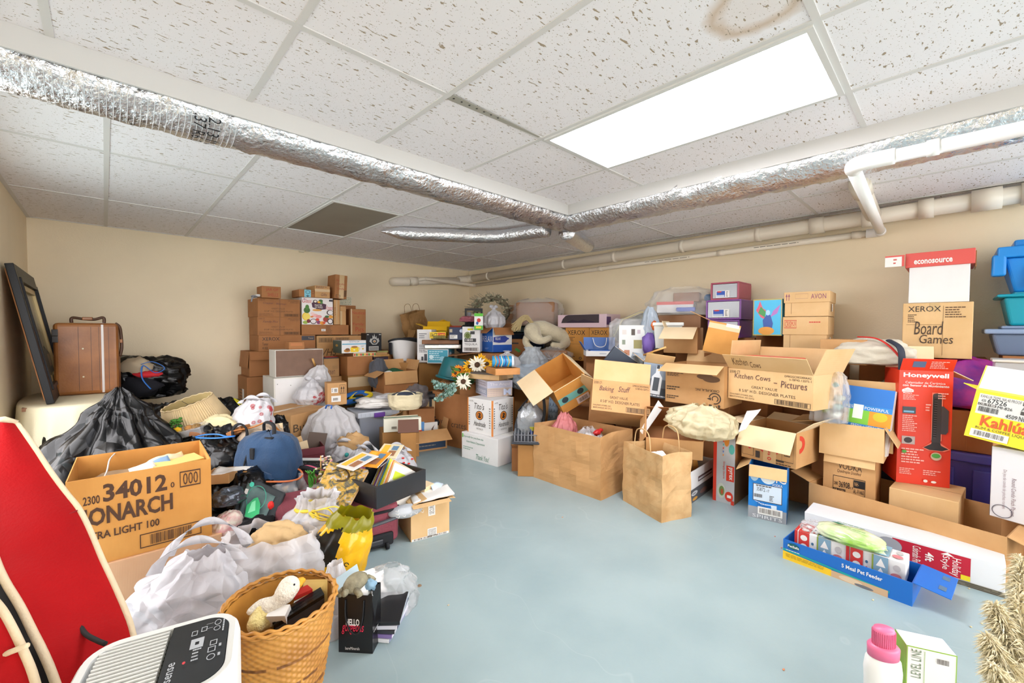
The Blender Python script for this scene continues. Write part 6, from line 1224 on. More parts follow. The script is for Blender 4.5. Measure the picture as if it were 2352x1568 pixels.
# floral bag, shoes, small things by the carton
mat('floral_cream','#e9dfcf',.85,var=.6,vs=38,col2='#d59a9a',bump=.3,bs=40)
blob('floral_pouch','cream floral fabric pouch hanging beside the 34012 carton',fl(522,2.18)+Vector((0,0,.1)),.15,.13,.2,'floral_cream',cat='pouch',seed=19,nz=.15)
filler((fl(522,2.18).x+.01,fl(522,2.18).y+.02,0),.12,.1,.099,'small brown carton under the floral pouch',yaw=-40)
blob('foil_pouch','dark silver crumpled pouch on the floral pouch',fl(522,2.22)+Vector((.0,.0,.29)),.15,.12,.1,mat('dark_foil','#5a5f68',.25,.7,bump=.7,bs=30)and 'dark_foil',cat='pouch',seed=20,nz=.3)
b=MB();b.box(-.07,.05,-.06,.06,0,.06,'card',TR((0,0,0),-30,0,0),bev=.003);tag(b.build('small_carton',None,fl(512,2.42)+Vector((0,0,.345))),'small tan carton end between the 34012 carton and the green bag','box')
filler((fl(512,2.42).x+.02,fl(512,2.42).y+.03,0),.16,.15,.344,'carton hidden behind the floral pouch',yaw=-30)
b=MB();cloth_mesh([(-.08,-.06,.0),(.1,-.06,.02),(.1,.06,.0),(-.08,.06,.01)],'paper',.003,.02,9,10,8,3,b);tag(b.build('paper_sheet',None,fl(528,2.4)+Vector((0,0,.41)),(0,0,R(-30))),'torn white paper lying left of the green patterned bag','paper')
# clear bags and the drawstring bag
t=bag('plastic_bag','clear bag of mixed small things with an orange rim right of the green bag',fl(640,2.62),.3,.28,.29,'bag_clear',seed=143,folds=9,fa=.1,crump=.1,top='open',prof=[(0,.9),(.3,1),(.7,1),(1,.85)])
b=MB();b.tube([(.13*math.cos(R(a)),.12*math.sin(R(a)),.30+.012*math.sin(R(a*2)))for a in range(0,360,10)],.006,C('#e8844f',.4),6,True);b.build('orange_rim',t)
b=MB();rn=random.Random(20)
for i in range(22):b.ball((rn.uniform(-.09,.09),rn.uniform(-.08,.08),rn.uniform(.06,.22)),(rn.uniform(.02,.04),rn.uniform(.02,.04),rn.uniform(.01,.03)),C(rn.choice(['#d8d0c8','#c9b49a','#d2705a','#e3c27a','#9aa4ae','#e9e4df']),.6),10,7,nz=.4,seed=i)
b.build('contents',t)
t=bag('plastic_bag','clear wrinkled bag of stationery in front of the green patterned bag',fl(610,2.12),.4,.26,.2,'bag_film',seed=145,yaw=-30,folds=7,crump=.1,prof=[(0,.9),(.3,1),(.7,.8),(1,.3)])
b=MB()
for i in range(16):b.ball((rn.uniform(-.14,.14),rn.uniform(-.09,.09),rn.uniform(.04,.15)),(rn.uniform(.03,.06),rn.uniform(.02,.04),rn.uniform(.008,.02)),C(rn.choice(['#e6e2dc','#d9b8a0','#c85a4a','#e8c9a0','#b9c2c8']),.6),10,7,nz=.4,seed=i)
b.build('contents',t)
mat('bag_slate','#3c4044',.6,bump=.3,bs=40);mat('glow_green','#3fae86',.6,var=.7,vs=14,col2='#1f4f48')
b=MB();c4=[P(527,1198,d=2.2),P(615,1222,d=2.16),P(655,1132,d=2.42),P(562,1090,d=2.46)];t=thing('drawstring_bag','dark grey drawstring bag with a glowing green print lying flat','drawstring bag',(0,0,0));cloth_mesh(c4,'bag_slate',.02,.012,9,20,20,4,b);b.build('body',t)
nn=(c4[1]-c4[0]).cross(c4[3]-c4[0]).normalized();nn=nn if nn.z>0 else-nn;i4=[c4[0].lerp(c4[2],.14),c4[1].lerp(c4[3],.14),c4[2].lerp(c4[0],.18),c4[3].lerp(c4[1],.18)];i4=[p+nn*.014 for p in i4];b=MB();cloth_mesh(i4,mat('print_slate','#6f8a86',.5,var=.5,vs=9,col2='#4a5a5e')and 'print_slate',.002,.004,9,12,12,4,b)
uu=i4[1]-i4[0];vv=i4[3]-i4[0];PX=Matrix(((uu.x,vv.x,nn.x,i4[0].x),(uu.y,vv.y,nn.y,i4[0].y),(uu.z,vv.z,nn.z,i4[0].z),(0,0,0,1)))@Matrix.Translation((0,0,.007))
do_print(b,PX,[('#ring',.15,.2,.9,.95,'#3f9f86',{'t':.93}),('#o',.12,.86,.3,1.02,'#4fd0b4'),('#poly',.25,.0,.8,.6,'#3fbf7a',{'p':[(.1,0),(.0,.5),(.35,.9),(.6,1),(.9,.7),(1,.2),(.8,0)]}),('#poly',.35,.1,.65,.5,'#8ff0b8',{'p':[(.1,0),(.2,.8),(.6,1),(.9,.3)]}),('#r',.02,.62,.15,.78,'paper')]);b.build('printed_panel',t)
b=MB();b.slab([P(497,1145,d=2.5),P(530,1150,d=2.5),P(556,1100,d=2.6),P(536,1092,d=2.6)],(0,0,1),.006,'glow_green');tag(b.build('green_card'),'black and bright green printed card left of the drawstring bag','card')
blob('black_gloves','black knitted cloth lying on the clear bag below the green bag',P(588,1196,d=2.12)-Vector((0,0,.05)),.2,.07,.08,C('#0f0f12',.95),cat='cloth',seed=22,nz=.4,yaw=25)
b=MB();b.ball((0,0,0),(.014,.006,.02),C('#e02a22',.6),nz=.4);tag(b.build('red_tag',None,P(622,1160,d=2.2)),'bright red tag poking from the clear bag','tag')
# luggage and what lies on it
mat('wine_fabric','#8f4450',.8,bump=.3,bs=130,var=.1);yl=-10.;lw,ld,lh=.6,.5,.245
lc=P(918,1246,z=0);t=thing('luggage','large dusty wine red suitcase lying flat under the black drawer','suitcase',lc-Vector((math.cos(R(yl)),math.sin(R(yl)),0))*lw/2,(0,0,R(yl)));b=MB();b.box(-lw/2,lw/2,0,ld,.012,lh,'wine_fabric',bev=.035);b.build('body',t)
b=MB();b.tube([(-lw/2+.03,-.002,lh-.045),(lw/2-.03,-.002,lh-.045)],.008,'strap_dark',8);b.tube([(lw/2+.002,.03,lh-.045),(lw/2+.002,ld-.03,lh-.045)],.008,'strap_dark',8);b.build('piping',t)
b=MB();b.tube(spline([(-.02+.12,-.006,.145),(.14,-.03,.15),(.28,-.03,.165),(.34,-.006,.165)],6),.014,C('#4b4d52',.5),8,squash=.6);b.box(.08,.14,-.014,-.001,.125,.165,'strap_dark',bev=.004);b.box(.3,.37,-.014,-.001,.145,.19,'strap_dark',bev=.004);b.build('handle',t)
b=MB();b.box(.06,.26,-.02,.0,.012,.085,'strap_dark',bev=.012);b.box(.09,.2,-.03,-.02,.03,.06,C('#2c2d31',.4),bev=.006);b.build('wheel_housing',t)
for x in(.1,.22):b=MB();b.lathe([(.018,-.008),(.018,.008)],'strap_dark',16,X=TR((x,-.032,.019),0,0,90));b.build('wheel',t)
b=MB()
for x,z in((.1,.15),(.33,.18),(.34,.16)):b.ball((x,-.015,z),.006,C('#d8d8d4',.25),8,6)
b.build('rivets',t)
t=thing('rolling_case','upright black case with bright pink trim left of the painting','case',fl(705,2.78),(R(-6),R(14),R(-55)));b=MB();b.box(-.13,.13,-.06,.1,0,.29,'wine_fabric',bev=.04);b.build('body',t)
for y,m,r_ in((-.062,'strap_dark',.016),(-.03,C('#d65f7c',.6),.012),(.0,'strap_dark',.016)):b=MB();b.tube(spline([(-.12,y,.05),(-.132,y,.23),(-.09,y,.292),(.0,y,.302),(.09,y,.292),(.13,y,.23)],6),r_,m,8);b.build('trim',t)
mat('painting','#b08a4a',.35,var=.0,coat=.5)
mp_=M['painting'];N=mp_.node_tree.nodes;L=mp_.node_tree.links;tc=N.new('ShaderNodeTexCoord');n1=N.new('ShaderNodeTexNoise');n1.inputs['Scale'].default_value=26;n1.inputs['Detail'].default_value=10;n1.inputs['Distortion'].default_value=.8;L.new(tc.outputs['Object'],n1.inputs['Vector']);rp=N.new('ShaderNodeValToRGB');L.new(n1.outputs['Fac'],rp.inputs[0]);el=rp.color_ramp.elements
el[0].position=.3;el[0].color=lin('#2f2e2c');el[1].position=.72;el[1].color=lin('#d9d4cc')
for p_,c in((.4,'#5f5a4e'),(.47,'#8f7a3e'),(.53,'#c79a3a'),(.58,'#c9a562'),(.64,'#a9a6a8')):e=el.new(p_);e.color=lin(c)
L.new(rp.outputs[0],N['Principled BSDF'].inputs['Base Color'])
c4=[P(716,1146,d=2.28),P(797,1168,d=2.24),P(846,1080,d=2.46),P(757,1060,d=2.5)];nn=(c4[1]-c4[0]).cross(c4[3]-c4[0]).normalized();t=thing('painting','unframed autumn tree painting leaning on the black drawer','painting',(0,0,0));b=MB();b.slab(c4,nn if nn.y<0 else-nn,.004,'painting');b.build('canvas',t);b=MB();bk=[p-(nn if nn.y<0 else-nn)*.0005 for p in c4];b.slab(bk,-(nn if nn.y<0 else-nn),.018,'pine_pale');b.build('stretcher',t)
b=MB();X_=(c4[1]-c4[0]);Y_=(c4[3]-c4[0]);o_=c4[0]+(nn if nn.y<0 else-nn)*.006
S2=lambda u,v:o_+X_*u+Y_*v
for pts,r_ in(([(.3,.95),(.4,.9),(.55,.88),(.7,.78),(.72,.66),(.6,.58),(.45,.56)],.006),([(.55,.88),(.42,.8),(.3,.82),(.2,.78)],.004),([(.7,.7),(.85,.8),(.95,.82)],.004)):b.tube(spline([S2(*p)for p in pts],5),r_,C('#4a3a22',.4),6,squash=.25)
b.build('painted_branches',t)
fd_=FZ((865,1171),(978,1123),lh,1119);t=thing('magazine_drawer','black wooden drawer full of magazines on the wine red suitcase','drawer',fd_['loc']+Vector((0,0,.001)),(0,0,R(fd_['yaw'])));dw,dh,dd=fd_['w'],fd_['h'],.3;mat('drawer_black','#26282c',.35)  # a loose drawer, not a crate
for q in((-dw/2,dw/2,0,.014),(-dw/2,dw/2,dd-.014,dd),(-dw/2,-dw/2+.014,.014,dd-.014),(dw/2-.014,dw/2,.014,dd-.014)):b=MB();b.box(q[0],q[1],q[2],q[3],0,dh,'drawer_black',bev=.0015);b.build('side_panel',t)
b=MB();b.box(-dw/2+.014,dw/2-.014,.014,dd-.014,0,.008,'drawer_black');b.build('bottom',t)
dq=fd_['loc'];XD=Euler((0,0,R(fd_['yaw']))).to_matrix();cols=['#e8e4dc','#d9b06a','#e6842a','#e9e2d0','#f0d83a','#c8d838','#3f8fc8','#d2a870','#efece6','#8a4fa0','#e9c24a','#d9d4cc']
for i in range(12):
 lbs=['nearest white magazine','second tan magazine','third orange edged magazine','fourth cream magazine','fifth yellow magazine','sixth lime green magazine','seventh blue magazine','eighth kraft brown magazine','ninth white magazine','tenth purple magazine','eleventh gold magazine','farthest grey magazine']
 t=thing('magazine',lbs[i]+' counted from the front in the black drawer','magazine',dq+XD@Vector((-.12+.006*i,.03+.018*i,.012)),(R(-6),R(32+1.5*i),R(fd_['yaw']+1.2*i)),'magazines in the black drawer');b=MB();b.box(-.004,.2,0,.0065,0,.22+.006*(i%3),C(cols[i],.35),bev=.001);do_print(b,Matrix.Translation((.1,0,0))@faceX('f',.19,.006,.19),[('#r',.05,.7,.9,.95,cols[(i+5)%12]),('#r',.05,.1,.6,.6,cols[(i+3)%12])]);b.build('cover',t);b=MB();b.box(-.001,.197,.001,.0055,.22+.006*(i%3),.2215+.006*(i%3),'paper');b.build('pages',t)
for i,(lb,c,x,y,z,rz_)in enumerate((('glossy magazine with a dark cover lying across the back of the drawer','#4a3f5a',.06,.27,.0,18),('orange striped magazine lying on top of the drawer','#e89a2a',-.0,.25,.012,26),('white magazine with pictures lying on top of the drawer','#d9d4cc',-.1,.27,.022,8),('cream booklet overhanging the back right of the drawer','#e2d4b0',.14,.28,.022,34))):
 t=thing('magazine',lb,'magazine',dq+XD@Vector((x,y,dh+.05+z)),(R(4),R(-8),R(fd_['yaw']+rz_)));b=MB();b.box(-.1,.1,-.065,.065,0,.006,C(c,.3),bev=.001);do_print(b,Matrix.Translation((-.09,-.055,.0066))@Matrix.Diagonal((.18,.11,1,1)),[('#r',.05,.6,.95,.95,'#e8b43a'),('#r',.1,.1,.5,.5,'#9a6a4a'),('#r',.55,.1,.9,.45,'#5f7f9a')]);b.build('cover',t);b=MB();b.box(-.099,.099,-.0665,-.065,.001,.005,'paper');b.build('pages',t)
t=thing('sling_bag','grey and black sling bag behind the painting','bag',P(815,1075,d=2.95)-Vector((0,0,.16)),(0,0,R(-30)));blob('body',None,(0,0,0),.42,.24,.24,C('#6d7278',.8),parent=t,seed=24,nz=.25)
b=MB();b.tube(spline([(-.22,-.1,.12),(-.1,-.12,.24),(.05,-.1,.25),(.2,-.08,.2)],6),.014,'strap_dark',8,squash=.5);b.tube(spline([(-.2,-.12,.06),(-.05,-.14,.19),(.1,-.13,.2),(.22,-.08,.13)],6),.016,'strap_dark',8,squash=.5);b.build('strap',t);b=MB();b.ball((-.16,-.1,.2),(.04,.03,.03),'strap_dark',nz=.3);b.build('buckle',t)
filler((P(815,1075,d=2.95).x+.05,P(815,1075,d=2.95).y+.08,0),.34,.2,P(815,1075,d=2.95).z-.165,'brown carton hidden under the sling bag',yaw=-30)
blob('pink_toy','small bright pink rubber toy between the painting and the magazines',P(828,1072,d=2.55)-Vector((0,0,.04)),.05,.04,.1,C('#ec93b4',.5),cat='toy',seed=26,nz=.3)
t=thing('hardback_book','grey hardback book lettered MATHEMATICS below the maroon file box','book',fl(722,2.98)+Vector((0,0,.20)),(R(30),0,R(-44)));b=MB();b.box(-.09,.09,0,.03,0,.12,C('#6f7772',.6),bev=.003);do_print(b,faceX('f',.18,.03,.12),[('MATHEMATICS',.05,.55,.95,.85,'paper',{'b':.02})]);b.build('cover',t);b=MB();b.box(-.085,.085,.004,.026,.12,.121,'paper');b.build('pages',t)
filler((fl(722,2.98).x+.03,fl(722,2.98).y+.04,0),.2,.16,.195,'carton hidden under the grey hardback book',yaw=-44)
t=thing('aquarium_plant','rock ornament with green plastic grass beside the painting','ornament',P(728,1118,d=2.62)-Vector((0,0,.03)));b=MB();b.ball((0,0,.02),(.06,.045,.03),C('#8f8a7e',.9),nz=.5,ns=4,seed=2);b.build('rock',t)
b=MB();rn=random.Random(31)
for i in range(14):b.tube(spline([(-.03+rn.uniform(-.015,.015),rn.uniform(-.015,.015),.03),(-.03+rn.uniform(-.02,.02),rn.uniform(-.02,.02),.09),(-.035+rn.uniform(-.03,.03),rn.uniform(-.03,.03),.14)],4),[.004]*8+[.001],C('#4d9a34',.6),5)
b.build('grass',t);b=MB()
for i in range(30):b.ball((rn.uniform(-.0,.06),rn.uniform(-.03,.03),rn.uniform(.05,.15)),(.011,.011,.007),C(rn.choice(['#b9a23a','#8f8a3a','#d9cdb8','#6d6a2e']),.7),7,5)
b.build('yellow_leaves',t)
b=MB();rn=random.Random(33)
for i in range(30):b.ball((rn.uniform(-.04,.04),rn.uniform(-.02,.02),rn.uniform(-.02,.04)),(.008,.008,.006),C(rn.choice(['#efe4d8','#e3a9a9','#d9c98f']),.7),7,5)
b.tube([(-.03,0,-.1),(-.03,0,.05)],.004,'pine',6);tag(b.build('blossom_spray',None,P(748,1062,d=2.7)),'tiny artificial blossoms on a stick at the top of the painting','flowers')
# taped carton on the floor
fz=FZ((944,1245),(1032,1222),0,1162);t=carton('cardboard_box','tan carton with worn white security tape on the open floor',fz,.25,m='card_light',mi='card_light',op=True,flaps={'f':(97,.04),'b':(-80,.1),'l':(-75,.1),'r':(100,.04)},st=[('f',[('#r',.44,.62,.62,1,'paper'),('SECURED',.47,.66,.59,.98,'ink',{'rot':90})],'security_tape','white printed tape strip'),('f',[('#r',.42,.02,.66,.26,'paper'),('#ln',.44,.04,.64,.24,'ink',{'n':6,'full':1})],'security_tape',None),('f',[('#r',.02,.0,.98,.06,'paper'),('#bar',.02,.0,.98,.06,'ink')],'bottom_tape',None)])
zq=fz['loc'];XZ=Euler((0,0,R(fz['yaw']))).to_matrix()
b=MB();cloth_mesh([(-.12,-.01,.0),(.13,-.02,.012),(.14,.12,.02),(-.1,.13,.0)],'paper',.01,.006,9,10,8,3,b);tag(b.build('padded_envelope',None,zq+XZ@Vector((.02,.02,fz['h']+.014)),(0,0,R(fz['yaw']))),'torn white padded envelope on the security taped carton','envelope')
b=MB();b.box(-.04,.05,-.03,.03,0,.04,'card_pale',TR((0,0,0),20,8),bev=.002);tag(b.build('small_carton',None,zq+XZ@Vector((.02,.16,fz['h']+.012))),'tiny pale carton at the back of the security taped carton','box')
b=MB();cloth_mesh([(-.05,-.02,0),(.03,-.03,0),(.06,.03,.0),(-.04,.04,.01)],C('#cfe0ee',.3),.002,.02,10,6,6,2,b);tag(b.build('blue_film',None,zq+XZ@Vector((.10,.14,fz['h']+.03))),'scrap of pale blue plastic film on the security taped carton','film')
mat('grey_pattern','#b9bdc2',.5);t=thing('patterned_pouch','grey zigzag patterned pouch wedged under the black drawer','pouch',P(935,1168,d=2.45)-Vector((.02,.02,.03)),(0,0,R(-12)));b=MB();b.ball((0,0,.03),(.1,.05,.035),'grey_pattern',24,14,nz=.1)
b.build('body',t);b=MB()
for i in range(5):
 for k in range(3):b.tube([(-.07+.035*i,-.03-.008*k,.055-.014*k),(-.055+.035*i,-.035-.008*k,.048-.014*k),(-.05+.035*i,-.03-.008*k,.058-.014*k)],.0018,'paper',4)
b.build('zigzag_print',t)
q=P(963,1345,z=0);b=MB();b.lathe([(.011,.0003),(.0115,.001),(.011,.002)],C('#8a6f54',.4),20);tag(b.build('coin',None,q),'small brown coin lying on the open floor','coin')
for i,(px,py)in enumerate(((1292,1188),(884,1432),(1795,1258),(2226,1352),(2005,1378),(1780,1232),(2230,1440),(2255,1432),(1030,1390),(1800,1538))):
 b=MB();b.ball((0,0,.002),(.006,.004,.002),C(['#d9a07a','#d8b98a','#d8897a','#c9b48a','#d9c79a','#d8897a','#c9b48a','#d9c79a','#b9aa90','#c9805a'][i],.8),8,5,nz=.4,seed=i);tag(b.build('crumb',None,P(px,py,z=0)),['tan crumb between the paper bag and the wine suitcase','tiny crumb just right of the black gift bag','pink crumb left of the pet feeder carton','crumb in front of the long white carton','crumb in front of the pet feeder carton','pink speck near the corner of the pet feeder carton','left one of two crumbs near the pampas grass','right one of two crumbs near the pampas grass','grey crumb right of the coin','red brown crumb left of the pink capped bottle'][i],'crumb','crumbs on the floor')
# ================================================================ the heap along the right wall
# ---- on the floor, front row
fT=FZ((1168,1065),(1230,1088),0,990);t=thing('tote_bag','white tote bag with blue trim and a paw print beside the big crumpled carton','tote bag',fT['loc'],(R(-4),0,R(fT['yaw'])));mat('tote_white','#dddcd8',.8,bump=.3,bs=30);mat('tote_blue','#3c56a8',.8,bump=.2,bs=60);w,h=fT['w'],.30
b=MB();vs=[];n=48
for i in range(9):
 u=i/8;ww=w*(.5-.1*u);dd=.12*(1-.45*u)
 for j in range(n):a=2*math.pi*j/n;e=(abs(math.cos(a))**3.5+abs(math.sin(a))**3.5)**(-1/3.5);g=1+.05*fbm(Vector((math.cos(a)*2,math.sin(a)*2,u*3)));vs.append((ww*e*g*math.cos(a),.12+dd*e*g*math.sin(a),h*u))
b.add(vs,[(i*n+j,i*n+(j+1)%n,(i+1)*n+(j+1)%n,(i+1)*n+j)for i in range(8)for j in range(n)]+[tuple(range(n-1,-1,-1))],'tote_white',True);b.build('body',t)
b=MB();k=[(v[0]*1.02,.12+(v[1]-.12)*1.03,v[2])for v in vs];b.add([(x,y,z*1.55)for x,y,z in k[:2*n]],[(j,(j+1)%n,n+(j+1)%n,n+j)for j in range(n)],'tote_blue',True);b.build('base_band',t)
for s in(-1,1):
 b=MB();y0=.12+s*.125;b.tube(spline([(-w*.22,y0,.02),(-w*.21,y0-s*.02,.16),(-w*.19,y0-s*.045,.29),(-w*.12,y0-s*.05,.37),(w*.1,y0-s*.05,.37),(w*.18,y0-s*.045,.29),(w*.2,y0-s*.02,.16),(w*.21,y0,.02)],6),.016,'tote_blue',8,squash=.3);b.build('handle',t)
b=MB();b.ball((0,.12,.3),(.13,.07,.06),C('#2a2333',.8),nz=.4);b.build('dark_contents',t);b=MB();b.box(-.06,.08,.08,.14,.33,.36,C('#c9c52f',.4),TR((0,0,0),14,10));b.build('yellow_pack',t)
b=MB();c0=Vector((-w*.05,-.016,.17))
for x,z,r in((0,0,.016),(-.02,.02,.008),(-.008,.03,.008),(.009,.03,.008),(.021,.019,.008)):b.ball(c0+Vector((x,0,z)),(r,.005,r*1.1),C('#43357f',.6),10,6)
b.build('paw_print',t)
fb1=FZ((1225,1095),(1380,1150),0,962);fb1['yaw']+=0
paper_bag('crumpled_carton','big crumpled open carton on the floor holding a pink bag',fb1['loc'],fb1['w'],.40,.45,fb1['yaw'],'card',11,handles='',cr=.012,cat='box')
cq=fb1['loc'];XC=Euler((0,0,R(fb1['yaw']))).to_matrix();inb1=lambda x,y,z:cq+XC@Vector((x,y,z))
filler(inb1(0,.2,.02),fb1['w']-.12,.26,.16,'carton hidden at the bottom of the big crumpled carton',yaw=fb1['yaw'])
bag('plastic_bag','crinkled pink translucent bag at the left in the big crumpled carton',inb1(-.17,.2,.2),.26,.2,.33,'bag_pink',seed=151,folds=8,crump=.12,fa=.12,prof=[(0,.9),(.3,1),(.6,.9),(.85,.55),(1,.25)])
t=bag('plastic_bag','clear bag with white stuffing in the middle of the big crumpled carton',inb1(.06,.21,.2),.30,.2,.25,'bag_clear',seed=153,crump=.12,prof=[(0,.9),(.4,1),(.75,.8),(1,.3)]);b=MB()
for i in range(7):b.ball((-.09+.03*i,.02*math.sin(i*2),.11+.02*math.cos(i*3)),(.06,.06,.06),C(['#f0eeec','#e9e0d4'][i%2],.8),12,8,nz=.4,seed=i)
tag(b.build('white_stuffing',None,inb1(.06,.21,.2)),'white fluffy stuffing inside the clear bag of the big carton','stuffing')
b=MB();b.ball((0,0,0),(.04,.02,.02),C('#c62a2c',.4),nz=.6,ns=4);b.ball((.05,.01,.005),(.03,.015,.015),C('#c62a2c',.4),nz=.6,ns=4,seed=2);tag(b.build('red_tinsel',None,inb1(.17,.18,.43)),'bit of red tinsel at the right in the big crumpled carton','tinsel')
fp=FZ((1430,1148),(1520,1202),0,1018);t=paper_bag('paper_bag','large upright brown paper bag with twisted handles on the floor',fp['loc'],fp['w']*.97,.25,.425,fp['yaw'],'kraft',15,cr=.014,hh=.13,hm='kraft',hr=.004)
pq=fp['loc'];XP=Euler((0,0,R(fp['yaw']))).to_matrix()
blob('white_towel','white towel folded in the upright brown paper bag',pq+XP@Vector((.03,.12,.2)),.26,.17,.23,C('#ecebe9',.9),cat='towel',seed=27,yaw=fp['yaw'],nz=.25)
blob('cream_towel','cream cloth beside the white towel in the paper bag',pq+XP@Vector((-.10,.13,.2)),.14,.15,.19,C('#e6d2a2',.9),cat='towel',seed=28,yaw=fp['yaw'],nz=.2)
ft2=FZ((1582,1158),(1640,1120),0,1083);carton('appliance_box','white and dark grey appliance carton on the floor behind the paper bag',dict(ft2,w=.46,h=.225,yaw=2),.28,m='white_card',mi='card_brown',op=True,flaps={'b':(35,.2),'l':(20,.1)},pr={'f':[('#r',0,0,1,.42,'#57585d'),('#r',.32,.56,.92,.72,'#5a4648'),('#r',.34,.6,.9,.66,'#cfcfd2'),('#o',.06,.2,.3,.34,'#c9cacc'),('#o',.1,.04,.3,.14,'#d99a3a'),('#o',.4,.1,.7,.26,'#8a6a62'),('#ln',.1,.24,.25,.3,'#55565a',{'n':1})]});tqq=ft2['loc']
carton('yellow_carton','yellowish printed carton tipped inside the appliance carton',dict(loc=tqq+Vector((-.02,.08,.03)),yaw=-20,w=.24,h=.28),.12,m='card_orange',ry=-14,pr={'f':[('#ln',.2,.3,.8,.7,'#c8502a',{'n':3,'rot':90})]})
t=thing('storage_tub','deep purple plastic tub glimpsed behind the tall red edged box','storage tub',Vector((3.32,1.62,0)),(0,0,R(-60)));b=MB();b.box(-.2,.2,0,.3,0,.5,C('#3d1c4f',.35),bev=.02);b.build('body',t)
fy=FZ((1637,1147),(1686,1161),0,992);mat('pyrex_red','#d93a24',.4)
carton('kitchenware_box','tall white and red kitchenware box standing on the floor',dict(fy,h=.49),.36,m='grey_card',mi='grey_card',op=True,flaps={'f':(6,.085)},sides={'r':'card_brown','l':'pyrex_red','f':'grey_card'},pr={'f':[('#r',0,0,.16,1,'pyrex_red'),('#r',.3,.93,.5,1.0,'pyrex_red'),('18',.33,.945,.47,.99,'paper',{'rot':0}),('#r',.62,.33,.98,.55,'pyrex_red'),('pyrex',.7,.35,.9,.53,'paper',{'rot':-90,'b':.02}),('Simply Store',.45,.35,.56,.6,C('#d93a24',.5),{'rot':-90}),('#o',.5,.82,.74,1.0,'#e08a2a'),('#o',.72,.72,.98,.86,'#58b3ab'),('#o',.2,.06,.6,.28,'#c9cfc2'),('#o',.3,.1,.55,.24,'#6f8a4a'),('#o',.38,.12,.5,.2,'#b0502e'),('#o',.58,.04,.95,.18,'pyrex_red'),('#r',.68,.09,.86,.13,'paper'),('#r',.86,0,1,.06,'pyrex_red')]+[('#r',.45,.88-.05*i,.5,.905-.05*i,['#d93a24','#58b3ab','#d93a24','#5a78c0','#e08a2a'][i])for i in range(5)]})
fe=FZ((1718,1185),(1806,1205),0,1064);mat('epic_blue','#1f7fd0',.4);EH=fe['h']
carton('vodka_box','blue vodka carton lettered SPIRITS standing on the floor',fe,.27,m='epic_blue',mi='card_light',op=True,flaps={'f':(163,.075),'l':(125,.09)},pr={'f':[('#r',0,0,1,.22,'#9a9da3'),('#o',.02,.7,.28,1,'#a9c6dc'),('#o',.3,.68,.72,.98,'#d5e4ee'),('EPIC',.42,.73,.97,.90,'paper'),('VODKA',.62,.66,.88,.71,'paper'),('#r',.12,.34,.88,.66,'#c9d7e4'),('#fr',.12,.34,.88,.66,'ink',{'t':.03,'tx':.02}),('35872',.22,.53,.44,.60,'black'),('-17',.46,.53,.55,.58,'black'),('#ln',.2,.61,.7,.65,'ink',{'n':1}),('#ln',.56,.37,.7,.48,'ink',{'n':4}),('#bar',.14,.40,.38,.48,'ink'),('#poly',.15,.18,.75,.34,'#cfe0ee',{'p':[(0,1),(.5,.75),(1,.8),(1,0),(.8,0),(.75,.7),(.35,.6),(.1,.9)]}),('EPIC',.24,.24,.50,.32,'#1f6ab8'),('#r',.26,.1,.9,.24,'paper'),('#bar',.28,.115,.88,.225,'ink'),('SPIRITS',.12,.025,.9,.085,'#e3e4e6')]})
# ---- second layer
filler((3.52,.62,0),.5,.4,EH+.004,'dark brown carton on the floor behind the blue spirits carton',m='card_brown',yaw=-90)
fg=FZ((1703,1047),(1828,1078),EH+.005,980);mat('target_red','#cf3a2c',.5)
carton('parcel_box','open tan carton with a red and white ring on the blue spirits carton',dict(fg,h=.225),.34,m='card',mi='card_pale',op=True,flaps={'f':(148,.15),'l':(85,.12),'r':(50,.12),'b':(75,.12)},pr={'f':[('#o',.30,.22,.76,.98,'target_red'),('#o',.38,.34,.68,.88,'card'),('#o',.455,.46,.605,.74,'target_red'),('#r',.42,0,.66,.48,'card_light'),('target',.50,.22,.57,.70,'target_red',{'rot':90,'b':.02}),('#ring',.50,.08,.57,.18,'target_red',{'t':.5}),('#fr',.02,.1,.24,.4,'ink',{'t':.03}),('#o',.10,.5,.15,.68,'ink'),('#o',.06,.44,.12,.58,'ink'),('#o',.14,.44,.21,.58,'ink'),('#o',.14,.3,.19,.38,'target_red'),('#r',.28,.08,.36,.28,'#3a2f28'),('#fr',.80,.3,.9,.7,'ink',{'t':.06}),('#r',.845,.3,.855,.7,'ink'),('#r',.80,.5,.9,.51,'ink'),('#fr',.76,.14,.96,.84,'ink',{'t':.02}),('#r',.66,.1,.8,.16,'ink'),('#ln',.66,.02,.98,.08,'ink',{'n':1})],'r':[('#ring',-.1,.4,.35,.9,'target_red',{'t':.5,'a0':-90,'a1':90})]})
gq=fg['loc'];XG2=Euler((0,0,R(fg['yaw']))).to_matrix()
b=MB();a0_=P(1738,936,d=2.62);cloth_mesh([P(1716,945,d=2.7),P(1748,940,d=2.66),P(1712,985,d=2.5),P(1696,992,d=2.54)],'paper',.004,.006,9,8,8,3,b);tag(b.build('paper_sheet'),'crumpled white paper hanging over the corner of the ring carton','paper')
